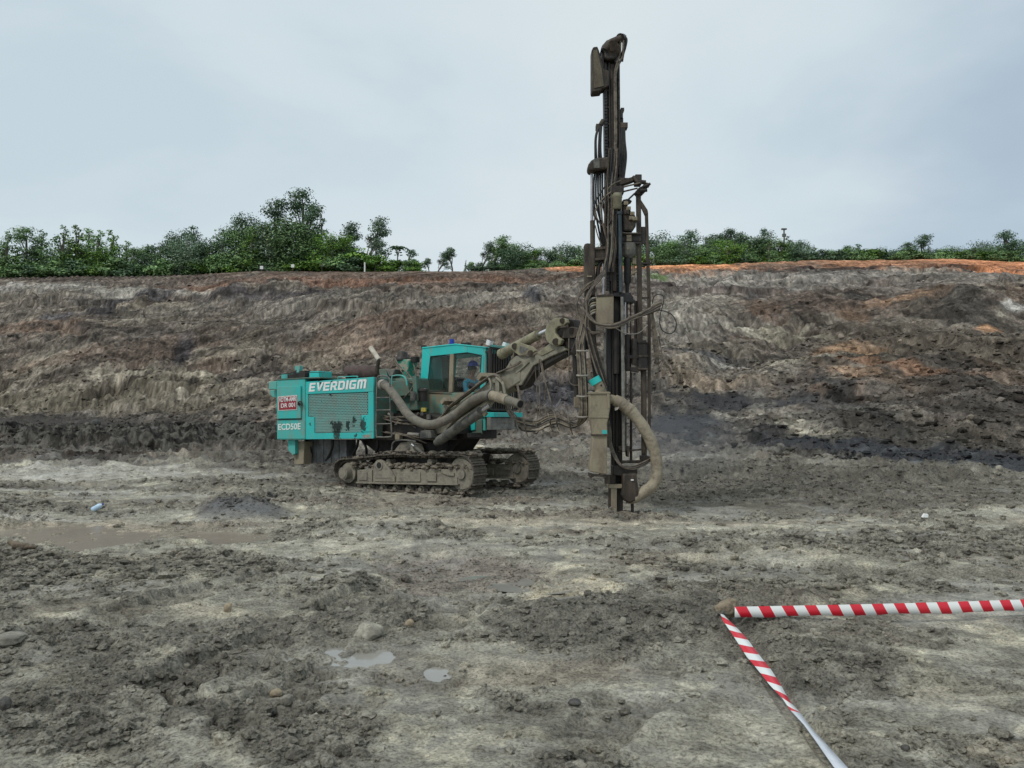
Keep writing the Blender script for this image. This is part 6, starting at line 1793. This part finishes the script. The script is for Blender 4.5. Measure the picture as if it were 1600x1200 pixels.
def fm(mb, name, mat, bevel=.006, label=None):
    return mb.build(name, mat, rig, mast, bevel, label)
rl = MB()
bpoly(.42, .66, 100, 455, -.02, .02, rl)
fm(rl, 'guide_rail', m_brown)
dc = MB()
for k in range(62):
    y = 150 + k * 5.0
    if y > 450: break
    bpoly(.02, .20, y, y + 3.8, -.035, -.02, dc)
fm(dc, 'drag_chain', m_black, .002)
rk = MB()
for k in range(70):
    y = 102 + k * 5
    bpoly(.70, .76, y, y + 2.4, -.02, .02, rk)
fm(rk, 'rack', m_dark, 0)
ct = MB()
for k in range(12):
    y = 140 + k * 26
    bpoly(.22, .88, y, y + 2.6, -.012, .02, ct)
fm(ct, 'cross_tie', m_brown, .002)
# top sheave housing
th_ = MB()
fpoly([(938.5, 76), (941, 70), (948, 62), (957, 58.5), (966, 58), (970, 62), (969, 84), (961, 92), (948, 93), (944, 90), (944, 80)], -.12, .14, th_)
fm(th_, 'sheave_housing', m_dark, .03)
MB_ = MB().tube(spline([F(946, 78, -.12), F(952, 68, -.14), F(962, 63, -.15), (F(970, 59, -.15))], 5), .055, 12)
fm(MB_, 'hose_guide', m_brown)
fm(MB().cyl(F(957, 76, -.16), F(957, 76, .18), .12, 24).cyl(F(957, 76, -.19), F(957, 76, -.15), .04, 12), 'sheave', m_brown, .01)
fm(MB().cyl(F(969, 59, -.18), F(972.5, 59.5, .1), .07, 18).cyl(F(971.5, 59, -.05), F(977, 61, -.05), .055, 16).tube(spline([F(974, 58, -.1), F(978, 62, -.1), F(976, 74, -.08), F(973, 84, -.05), F(971, 96, -.02)], 6), .03, 10), 'elbow_fitting', m_dark, .008)
for x0, x1 in ((969.5, 961), (974, 963)):
    fm(MB().tube(spline([F(x0, 63, -.16), F(x0 - .5, 80, -.13), F(x0 - 2, 90, -.1), F(x1, 112, -.08), F(x1 - .5, 150, -.07), F(x1, 210, -.07), F(x1 - 1, 245, -.06)], 7), .018, 8), 'hydraulic_hose', m_rubber, 0)
fm(fb(940, 72, 943.5, 104, -.05, .1), 'shield_bracket', m_dark)
# shield box
fm(fpoly([(924.5, 78), (927, 73), (933.5, 72), (936, 78), (944, 108), (951.5, 110), (951.5, 134), (940, 139), (939.5, 142), (925.5, 143.5), (924.5, 140)], -.10, .12), 'top_shield', m_brown, .02)
fm(fpoly([(927, 79), (933, 77), (940.5, 109), (944, 134), (928, 138)], -.112, -.10), 'shield_face', m_sand, .004)
# brackets right of beam
fm(fb(963, 172, 973.5, 184, -.03, .12), 'end_bracket', m_dark)
fm(fb(970, 168, 975.5, 173, -.02, .1), 'bracket_bolt', m_dark)
fm(fb(966, 191, 981, 199.5, -.04, .1, ), 'cylinder_clamp', m_brown)
fm(fb(967.5, 184, 974, 240, 0, .12), 'valve_column', m_dark)
fm(fb(931.5, 193, 940, 201, -.02, .1).cyl(F(938, 196, 0), F(943, 188, 0), .04), 'hose_bracket', m_brown)
for k in range(4):
    x = 969 + k * 2.2
    fm(MB().tube(spline([F(x, 198, -.02), F(x + .6, 220, -.03), F(x + 1.5 + k * .4, 245, -.03), F(x - .5, 275, -.02), F(x - 3, 295, 0)], 7), .017, 8), 'hydraulic_hose', m_black, 0)
# left hose bundle, upper
for k in range(5):
    x = 933 + k * 2.4; s_ = math.sin(k * 1.9)
    fm(MB().tube(spline([F(935 + k * 1.2, 197, -.02), F(x - 2.5 - 1.5 * s_, 215, -.03), F(x - 3 - s_, 238, -.03), F(930 + k * 2.8, 262, 0), F(927.5 + k * 3.4, 290, -.02), F(928.5 + k * 3.5, 320, -.02), F(933 + k * 3.0 + s_ * 2, 345, 0), F(938 + k * 2.4, 372, .02), F(941 + k * 2, 400, .04)], 7), .016, 8), 'hydraulic_hose', [m_black, m_black, m_dark][k % 3], 0)
# guide saddle
sd_ = MB()
fpoly([(918.5, 262), (919.5, 256), (924, 250), (930, 246.5), (938, 245.5), (952, 244), (953, 262), (944, 264), (930, 265), (922, 267.5)], -.14, .12, sd_)
fm(sd_, 'hose_saddle', m_brown, .03)
fm(fpoly([(927, 249), (937, 247), (937, 262), (928, 263)], -.15, -.14), 'saddle_plate', m_grey, .004)
# left feed cylinder
fm(MB().cyl(F(924.5, 266, .02), F(924.7, 346, .02), .024, 14), 'feed_piston', m_tube, 0)
fm(MB().cyl(F(925.8, 345, .03), F(926, 386, .03), .041, 16), 'feed_cylinder', m_brown, .003)
fm(fpoly([(913, 381), (918, 379.5), (930, 381), (930.5, 462), (914, 462)], -.08, .10), 'cylinder_shroud', m_brown, .02)
fm(fb(917, 430.5, 925, 433, -.095, -.08), 'shroud_handle', m_tan, .003)
fm(fpoly([(930, 386), (956, 384), (955, 389), (930, 390)], -.08, .1).prism([F(x, y, -.05) for x, y in [(930, 390), (954, 389), (954, 402), (930, 403)]], Vector((0, .12, 0))).prism([F(x, y, -.08) for x, y in [(930, 403), (955, 401), (955, 405), (930, 407)]], Vector((0, .18, 0))), 'crosshead', m_brown, .006)
fm(MB().tube(spline([F(933, 440, 0), F(936, 415, 0), F(945, 409, 0), F(953, 418, 0), F(955, 440, 0)], 6), .035, 10), 'hose_arch', m_dark, 0)
fm(MB().cyl(F(941.8, 412, -.02), F(941.8, 425, -.02), .012, 8).cyl(F(942.3, 424, -.02), F(942.6, 460, -.02), .016, 10), 'guide_rod', m_tube, 0)
fm(fpoly([(914, 462), (931, 462), (931, 520), (936, 600), (930, 600), (921, 540), (917, 500)], 0, .12), 'lower_cylinder', m_dark, .01)
# rotation unit (drifter)
fm(MB().tube([F(964.2, 302, -.12), F(964.2, 305, -.12), F(964.2, 309, -.12), F(964.2, 310, -.12), F(964.2, 324, -.12), F(964.2, 327, -.12)], [.06, .08, .085, .078, .076, .05], 22), 'accumulator', m_khaki, 0)
fm(fb(955, 290, 975, 302, -.14, .1), 'valve_block', m_dark, .01)
fm(fb(948, 325, 965, 398, -.10, .05), 'cradle', m_brown, .012)
dft = MB()
fpoly([(972, 312), (978, 314), (982, 324), (987, 330), (993, 336), (995, 345), (992, 356), (988, 361), (973, 361)], -.10, .14, dft)
fm(dft, 'rotation_gearbox', m_brown, .03)
fm(MB().tube([F(985, 346, -.02), F(985, 350, -.02), F(985, 354, -.02), F(984, 360, -.02)], [.07, .09, .085, .04], 20), 'rotation_motor', m_brown, 0)
for (x, y) in ((978, 318), (982, 326), (988, 334), (992, 342), (979, 332), (986, 341)):
    fm(MB().box(F(x, y, -.12), .035, .03, .03).cyl(F(x, y, -.16), F(x, y, -.12), .015, 8), 'port_fitting', m_tan if y % 4 else m_brown, .004)
fm(fpoly([(973, 312), (982, 310), (988, 314), (980, 318), (974, 319)], -.08, .08), 'gearbox_lug', m_dark, .008)
fm(fb(971, 363, 1002, 366.5, -.08, .1).prism([F(x, y, -.05) for x, y in [(972, 366.5), (1002, 366.5), (1002, 377), (972, 377)]], Vector((0, .12, 0))), 'carriage_plate', m_dark, .006)
fm(fb(979, 367, 987, 377, -.09, -.05), 'carriage_block', m_tan, .006)
fm(MB().tube(spline([F(971, 363, -.12), F(980, 364.5, -.13), F(996, 364, -.1)], 5), .010, 6), 'grease_line', m_rubber, 0)
fm(fb(970, 377.5, 1000, 381, -.08, .1), 'lower_carriage_plate', m_dark, .005)
fm(MB().tube([F(983, 381, 0), F(983, 398, 0), F(983, 401, 0), F(983, 404, 0)], [.115, .115, .09, .06], 22), 'rotation_head', m_grey, .004)
fm(MB().cyl(F(981, 388, -.125), F(981, 388, -.11), .02, 12), 'head_bolt', m_tan, 0)
fm(MB().tube([F(980.5, 404, 0), F(980.5, 440, 0), F(980, 446, 0), F(980, 458, 0)], [.062, .058, .03, .03], 16), 'shank_adapter', m_black, 0)
fm(MB().cyl(F(990, 398, 0), F(990, 430, 0), .022, 10).box(F(991, 408, -.03), .03, .02, .05).tube(spline([F(986, 430, -.02), F(990, 427, -.05), F(995, 424, -.05)], 5), .02, 8), 'gripper_rod', m_tan, .003)
# tool arm at the top right
fm(fpoly([(957, 280), (966, 277), (982, 277.5), (992, 275), (996, 280), (986, 284), (970, 289), (958, 290)], -.06, .08), 'carousel_arm', m_brown, .015)
fm(fb(992.5, 272, 1003, 288, -.08, .08), 'arm_head', m_dark, .012)
fm(MB().tube([F(989, 276, -.05), F(997, 286, -.08)], .03, 8).tube([F(998, 284, -.05), F(1009, 285, -.05)], .035, 10), 'arm_pin', m_brown, 0)
fm(fpoly([(992, 300), (998, 293), (1004, 290), (1008, 284.5), (1012, 285), (1016, 286.5), (1016, 289.5), (1009, 291), (1010, 297), (1004, 303), (996, 304)], -.07, .08), 'gripper_claw', m_brown, .01)
fm(MB().cyl(F(1005, 292, -.1), F(1016, 287, -.1), .022, 10).cyl(F(1000, 298, -.1), F(1011, 297, -.1), .03, 10), 'gripper_cylinder', m_dark, 0)
hp = [([(1000, 286), (975, 292), (955, 300), (941, 312), (931, 328), (929, 345)], .014), ([(996, 294), (972, 300), (958, 305), (948, 315), (945, 335), (946, 360)], .014), ([(992, 302), (975, 318), (962, 330), (954, 345), (950, 352)], .015),
      ([(958, 283), (945, 292), (936, 305), (929, 318), (928, 335), (934, 345), (945, 352), (953, 365), (956, 378)], .014), ([(970, 282), (955, 290), (945, 305), (940, 330), (944, 360), (950, 380)], .013), ([(930, 335), (938, 350), (946, 354), (955, 364)], .011), ([(930, 352), (934, 368), (940, 383)], .010)]
for k in range(9):
    x = 948 + k * 2.0; w2 = math.sin(k * 1.7) * 3
    hp.append(([(x + 4, 232), (x + 2 - w2 * .4, 262), (x - 1, 292), (x - 2 + w2, 320), (x - 3 + w2, 350), (x, 378), (x - 2, 400), (x - 5 - w2, 425)], .015))
for pts, r_ in hp:
    fm(MB().tube(spline([F(x, y, -.11 - .02 * math.sin(i * 1.3 + x)) for i, (x, y) in enumerate(pts)], 7), r_, 7), 'hydraulic_hose', random.choice([m_rubber, m_hose, m_black, m_brown]), 0)
# drill rod in front of the beam
fm(MB().cyl(F(968.5, 331, -.16), F(970, 457, -.16), .033, 18).cyl(F(968.4, 331, -.16), F(968.4, 335, -.16), .045, 18), 'drill_rod', material('blue_black_rod', (0.03, 0.045, 0.055), (0.06, 0.07, 0.075), 3, 0.45, 0.3, bump=0.05, dust=(0.22, 0.21, 0.18), dustamt=.2, streak=5), 0)
fm(MB().cyl(F(970.5, 300, -.14), F(970.5, 331, -.14), .012, 8), 'rod_stem', m_grey, 0)
# rod carousel frame right of the beam
cf = MB()
def beam2(x0, y0, x1, y1, wpx, o=.0, mb=cf, t=.07):
    mb.beam(F(x0, y0, o), F(x1, y1, o), wpx / 1200 * YM, t, Vector((0, 1, 0)))
cfm = MB()
def fstrip(pts, o0, o1): fpoly(pts, o0, o1, cfm)
fstrip([(994.5, 300), (1001.5, 300), (1004.5, 545), (997.5, 545)], -.04, .04)
fstrip([(1001.5, 312), (1012, 328), (1012.8, 333), (1008, 336), (1001.5, 322)], -.03, .03)
fstrip([(1008, 331), (1012.8, 332), (1017, 470), (1017, 700), (1013.5, 700), (1012, 470)], -.02, .03)
fm(cfm, 'carousel_frame', m_brown, .004)
fm(fb(1002, 354, 1008.5, 381, -.02, .04), 'frame_plate', m_dark, .005)
fm(fb(999, 409.5, 1016, 412.5, -.03, .05).prism([F(x, y, 0) for x, y in [(1001, 417), (1007, 413), (1012, 413), (1008, 417)]], Vector((0, .05, 0))), 'frame_stay', m_dark, .003)
fm(fb(1001, 464, 1014, 466, -.02, .04), 'frame_stay', m_dark, .003)
fm(MB().cyl(F(1014, 412, 0), F(1018, 410, 0), .02, 8), 'stay_bolt', m_dark, 0)
for (x0, x1, ya, yb) in ((991, 995.5, 470, 530), (984.5, 986.5, 470, 700), (978, 981, 470, 530)):
    fm(MB().cyl(F((x0 + x1) / 2, ya, .02), F((x0 + x1) / 2, yb, .02), (x1 - x0) / 2400 * YM, 12), 'carousel_rod', m_dark, 0)
# clamp plates and winch box
fm(fpoly([(931.8, 461), (958, 459), (959, 461), (958.8, 506), (934, 507), (932, 504)], -.26, -.10), 'control_box', m_tan, .015)
fm(fpoly([(931.8, 461), (958, 459), (959, 461), (959, 462.5), (932, 464)], -.27, -.26), 'box_lid', m_brown, .003)
for k in range(7):
    fm(MB().tube(spline([F(932, 466 + k * 3.6, -.2), F(927, 466 + k * 3.8, -.22), F(922, 469 + k * 4, -.2), F(920, 478 + k * 3, -.18)], 5), .017, 7), 'hose_fitting', [m_strap, m_dark, m_tan][k % 3], 0)
fm(fpoly([(960, 458), (986, 457), (987, 461), (990, 464), (990, 468), (993, 469), (992, 472), (975, 472), (972, 464), (960, 463)], -.14, .12), 'centralizer_plate', m_black, .006)
fm(MB().cyl(F(972, 464, -.18), F(974.5, 705, -.18), .025, 14), 'guide_tube', m_lgrey, 0)
fm(MB().cyl(F(977, 464, -.12), F(977.5, 523, -.12), .012, 8), 'thin_rod', m_tube, 0)
# clamps
for (x0, x1, ya, yb) in ((958, 968, 512, 584), (976, 984.5, 523, 580), (986.5, 996, 529, 570)):
    r1 = (x1 - x0) / 2400 * YM
    cx_ = (x0 + x1) / 2
    n_ = 12; pts_, rr_ = [], []
    for k in range(n_ + 1):
        pts_.append(F(cx_, ya + (yb - ya) * k / n_, -.06)); rr_.append(r1 * (1.0 if k % 4 else 1.14) * (.8 if k in (0, n_) else 1))
    fm(MB().tube(pts_, rr_, 18), 'clamp_cylinder', m_dark, 0)
fm(fpoly([(997.5, 532), (1009, 531), (1012, 536), (1012, 577), (1010, 579), (999, 579), (997.5, 570)], -.08, .08), 'rod_holder', m_dark, .01)
for y in (534, 555, 575):
    fm(fb(996.8, y, 1012.8, y + 2.5, -.095, .09), 'holder_band', m_brown, .003)
fm(fb(976, 555, 998, 560, -.1, .05).prism([F(x, y, -.08) for x, y in [(984, 574), (1000, 573), (998, 582), (986, 580)]], Vector((0, .1, 0))), 'clamp_link', m_dark, .005)
fm(MB().cyl(F(1005.5, 579, 0), F(1006.5, 712, 0), .045, 18), 'carousel_tube', m_brown, 0)
for (xa, xb, ya, yb) in ((962, 966, 584, 725), (977, 979, 580, 700), (984, 988, 582, 720)):
    fm(MB().cyl(F((xa + xb) / 2, ya, -.02), F((xa + xb) / 2, yb, -.02), (xb - xa) / 2400 * YM, 14), 'drill_string', m_dark, 0)
lc = MB()
bpoly(.0, .25, 505, 700, .0, .2, lc)
fm(lc, 'mast_side_plate', m_black, .005)
fm(fb(943.5, 520, 946.5, 610, -.02, .02), 'wear_strip', m_lgrey, .003)
fm(fpoly([(966, 697), (985, 697), (984, 701), (983, 714), (981, 714), (980, 704), (968, 703)], -.15, .1), 'rod_table', m_brown, .004)
fm(MB().beam(F(966, 705, -.1), F(1008, 702, -.1), .03, .03).beam(F(968, 722, -.05), F(1010, 721, -.05), .03, .05), 'table_stay', m_brown, .004)
fm(fb(1002, 712, 1010, 723, -.1, .08).cyl(F(1009, 716, -.12), F(1016, 718, -.12), .05, 12), 'lower_bracket', m_dark, .008)
# hanging hoses of the mast, right group
for k in range(6):
    dx_ = k * 1.5; s_ = math.sin(k * 2.1)
    if k < 6:
        pts = [(946 - k, 425, -.14), (935 - dx_ * .8, 440, -.2), (920 + s_ * 2, 458 + k, -.24), (916 - k * .5, 480, -.26), (920 + k * 1.8, 496 + k, -.30), (935 + k, 506 + k * .8 + s_, -.34), (962, 507 + s_ * 2.5 + k * .6, -.36), (990, 494 + s_ * 2 + k * .7, -.32), (1012, 484 + k * 1.3, -.25), (1024 + k, 476 + k * 1.5, -.2), (1034 - k * .8, 472 + k * 1.8, -.18)]
        fm(MB().tube(spline([F(*p) for p in pts], 7), .0165, 7), 'hydraulic_hose', [m_rubber, m_brown, m_rubber, m_black][k % 4], 0)
    pts = [(1019 + s_ * 2, 482 + k, -.2), (1018 + k * .9, 500, -.18), (1020 + k * 1.3 + s_ * 2, 530, -.15), (1023 + k * 1.4, 555, -.12), (1026 + s_ * 4, 570 + s_ * 3, -.1), (1034 + k * .4, 560, -.1), (1030 - k * .4, 525, -.1)]
    fm(MB().tube(spline([F(*p) for p in pts[:5 if k % 2 else 7]], 7), .0085, 6), 'hanging_cable', m_rubber, 0)
for k in range(6):
    s_ = math.sin(k * 1.8)
    pts = [(919 + k * 1.2, 478, -.2), (915 + k * 1.3, 505, -.2), (918 + k * 2, 530, -.16), (926 + k * 2, 560, -.12), (934 + k * 2.1, 585, -.1), (940 + k * 2, 602, -.08)]
    fm(MB().tube(spline([F(*p) for p in pts], 7), .0165, 7), 'hydraulic_hose', [m_rubber, m_black, m_brown][k % 3], 0)
for k in range(4):
    s_ = math.sin(k * 1.8)
    pts = [(940 - k * 2, 432 + k, -.1), (921 - k * 3, 448, -.1), (906 - k * 1.5, 462 + k * 3, -.1), (901 + k * 1.2, 478 + s_ * 2, -.1), (905 + k * 2, 495, -.14), (918 + k, 512, -.2), (926, 519 + k, -.24), (944, 518, -.26)]
    fm(MB().tube(spline([F(*p) for p in pts], 7), .007 if k % 2 else .012, 6), 'hydraulic_hose', m_rubber, 0)
# thin loop of cable at right
rr = [(1023, 486, -.1), (1031, 485, -.12), (1041, 487, -.12), (1050, 492, -.14), (1056, 502, -.14), (1056, 512, -.12), (1051, 520, -.1), (1044, 521, -.1), (1035, 516, -.1), (1031, 505, -.1), (1032, 490, -.08), (1036, 475, -.06), (1037, 464, -.05), (1030, 460, -.04), (1022, 463, -.03), (1019, 475, -.02)]
fm(MB().tube(spline([F(*p) for p in rr], 6), .008, 6), 'cable_loop', m_black, 0)
fm(MB().tube(spline([F(958, 510, -.3), F(966, 515, -.28), F(975, 520, -.2), (F(988, 522, -.2)), F(1000, 519, -.15), F(1012, 508, -.12)], 6), .007, 6), 'thin_cable', m_strap, 0)
# left side tilt cylinder
fm(MB().cyl(F(899.5, 556, .15), F(900.5, 600, .15), .055, 16).cyl(F(900.5, 598, .15), F(901, 634, .15), .045, 16), 'tilt_cylinder', m_dark, .004)
fm(fb(897, 620, 905, 637, .1, .2), 'cylinder_mount', m_tan, .01)
fm(fpoly([(900, 528), (914, 524), (921, 532), (921, 545), (906, 548), (898, 556), (892, 550)], .0, .22), 'mast_mount', m_dark, .012)
# dust collector pre-separator with its hose
dcl = MB()
fpoly([(921.5, 614), (951, 613.5), (953.5, 616), (953.8, 637), (951, 652), (948.8, 662), (949.5, 680), (926.5, 680), (924.5, 664), (921.8, 652)], -.42, -.14, dcl)
dco = dcl.build('dust_separator', m_tan, rig, None, .02)
def dm(mb, name, mat, bevel=.005):
    return mb.build(name, mat, rig, dco, bevel)
dm(fpoly([(926.5, 680), (949, 680), (948.5, 741), (944, 741), (921.5, 737), (921, 728), (924, 705), (925.5, 690)], -.40, -.16), 'separator_cone', m_tan, .015)
dm(fpoly([(920.8, 612.5), (952, 612), (954, 613.5), (954, 615), (920.8, 615.5)], -.44, -.12), 'top_flange', m_tan, .003)
dm(fpoly([(922, 651), (951.5, 651), (951, 653), (922.3, 653)], -.43, -.13), 'middle_flange', m_tan, .003)
dm(fpoly([(925.8, 678.5), (950, 678.5), (950, 681), (925.8, 681)], -.43, -.13), 'joint_flange', m_brown, .003)
dm(fb(941, 672, 948.5, 678, -.428, -.42), 'paint_patch', m_teal, .002)
dm(fpoly([(948, 613), (952.5, 613), (952.5, 637.5), (949.5, 637.5)], -.435, -.42), 'edge_bracket', m_tan, .003)
dm(fpoly([(921, 739), (930, 742), (947, 743), (947, 747), (937, 745), (929, 744), (924, 747), (920.5, 745)], -.38, -.18), 'discharge_flap', m_brown, .005)
dm(fb(946, 742, 953, 756, -.3, -.16), 'separator_mount', m_brown, .006)
dm(MB().tube(spline([F(937, 615, -.28), F(938, 608, -.28), F(935, 601, -.28), F(931, 596, -.28)], 6), .082, 18), 'inlet_elbow', m_tan, 0)
dm(MB().cyl(F(932.5, 599, -.28), F(927.5, 590.5, -.28), .094, 22), 'inlet_cap', m_teal, .01)
dm(MB().cyl(F(939.5, 602, -.37), F(939.5, 602, -.35), .015, 10), 'elbow_bolt', m_black, 0)
bh = [(951, 623.5), (958, 624.5), (966, 628), (973, 632), (983, 640), (993, 651), (1003, 664), (1011, 678), (1018, 692), (1023, 706), (1026, 722), (1026.5, 736), (1024.5, 750), (1017, 761), (1008, 768), (998, 774), (988, 778), (979, 778)]
spb = spline([F(x, y, -.30 + .0006 * (y - 620)) for x, y in bh], 6)
rb_ = random.Random(4)
rad = [.092 * (1 + .035 * math.sin(i * .55) + .02 * rb_.uniform(-1, 1)) * (0.8 if i < 8 else 1) for i in range(len(spb))]
for i in range(8, 28): rad[i] *= 1.05
MB().tube(spb, rad, 20).build('suction_hose', m_canvas, rig)
for i in (14, 20, 24):
    d_ = (spb[i + 1] - spb[i]).normalized()
    MB().cyl(spb[i] - d_ * .012, spb[i] + d_ * .012, rad[i] * 1.09, 22).build('hose_band', m_tan, rig, None, .003)
fx = F(963, 638, -.33)
MB().prism([F(960.5, 637, -.42), F(968, 635.5, -.42), F(965, 640, -.43), F(961, 641.5, -.42)], Vector((0, .015, 0))).build('torn_sleeve', m_strap, rig)
# drill hood and foot
fm(fpoly([(973, 740), (995, 739), (997, 758), (999, 775), (993, 783), (984, 787), (976, 783), (971, 774), (973, 760)], -.30, .05), 'dust_hood', m_brown, .03)
fm(fpoly([(958, 728), (996, 727), (996, 741), (972, 744), (958, 742)], -.2, .1), 'hood_frame', m_dark, .01)
fm(fb(986, 749, 990, 751, -.32, -.3), 'hood_label', m_white, 0)
ft_ = MB()
fpoly([(951.5, 742), (962, 742), (962, 800), (951.5, 800)], -.16, -.05, ft_)
fm(ft_, 'foot_leg', m_brown, .006)
fm(fb(955, 761, 964, 800, -.20, -.16), 'foot_rib', m_tan, .005)
fm(fb(964.5, 755, 973.5, 801, -.12, .12), 'foot_leg', m_dark, .008)
fm(fb(952, 757, 974, 763, -.22, .14), 'foot_plate', m_tan, .006)
fm(MB().cyl(F(988, 780, -.1), F(988.4, 808, -.1), .025, 14), 'drill_bit_rod', m_brown, 0)
for k in range(5):
    s_ = k * .9
    pts = [(951 - s_, 640, -.1), (950 + s_, 670, -.14), (952 + s_, 695, -.2), (960 + s_, 715, -.26), (972, 729 - s_ * .6, -.3), (990, 733 - s_ * 1.5, -.3), (1006, 727 - s_ * 1.5, -.26), (1016, 720 - s_, -.2)]
    fm(MB().tube(spline([F(*p) for p in pts], 7), .013, 7), 'hydraulic_hose', [m_rubber, m_black][k % 2], 0)
# bolts and small clutter on the mast
rc = random.Random(21)
for k in range(26):
    y = 110 + k * 13.5
    xx = 943 + 9 * bx(y) + (25.5 - 3.5 * bx(y)) * rc.choice([.05, .93])
    fm(MB().cyl(F(xx, y, -.07), F(xx, y, .0), .012, 8), 'bolt', m_brown, 0)

# cuttings raised round the hole
hx, hy = F(970, 805).x, 12.35
v, f = IC2
cr_ = MB(); r_ = np.random.default_rng(9)
cr_n = 260
for k in range(cr_n):
    a = r_.random() * 6.283; d_ = abs(r_.normal()) * .28
    sz = r_.uniform(.012, .035)
    c_ = Vector((hx + math.cos(a) * d_ * 1.6, hy + math.sin(a) * d_, gz(hx + math.cos(a) * d_ * 1.6, hy + math.sin(a) * d_) + max(0, .05 - d_ * .12)))
    cr_.add([c_ + Vector(q) for q in v * sz * (1 + .4 * (r_.random((len(v), 1)) - .5))], [tuple(int(i) for i in q) for q in f])
tag(cr_.build('drill_cuttings', m_clump), 'loose cuttings heaped round the foot of the drill', 'cuttings', kind='stuff')

# faint dust drifting from the hole
dm_ = bpy.data.materials.new('dust_haze'); dm_.use_nodes = True
t = dm_.node_tree; t.nodes.clear()
do = N(t, 'ShaderNodeOutputMaterial'); pv = N(t, 'ShaderNodeVolumePrincipled')
pv.inputs['Color'].default_value = (0.55, 0.55, 0.56, 1)
tcd = N(t, 'ShaderNodeTexCoord'); ln = N(t, 'ShaderNodeVectorMath', operation='LENGTH'); t.links.new(tcd.outputs['Object'], ln.inputs[0])
mrd = N(t, 'ShaderNodeMapRange', interpolation_type='SMOOTHSTEP'); mrd.inputs['From Min'].default_value = 1.0; mrd.inputs['From Max'].default_value = 0.1; mrd.inputs['To Min'].default_value = 0; mrd.inputs['To Max'].default_value = 0.28
t.links.new(ln.outputs['Value'], mrd.inputs['Value']); t.links.new(mrd.outputs[0], pv.inputs['Density']); t.links.new(pv.outputs[0], do.inputs['Volume'])
v, f = IC3
me = bpy.data.meshes.new('dust_cloud'); me.from_pydata([tuple(q) for q in v], [], [tuple(int(i) for i in q) for q in f]); me.materials.append(dm_)
dc_ = bpy.data.objects.new('dust_cloud', me); col.objects.link(dc_)
dc_.location = (3.1, 14.4, 1.15); dc_.scale = (1.7, 1.3, 1.0)
tag(dc_, 'faint grey dust drifting beside the drill', 'dust', kind='stuff')
print('objects', len(bpy.data.objects))
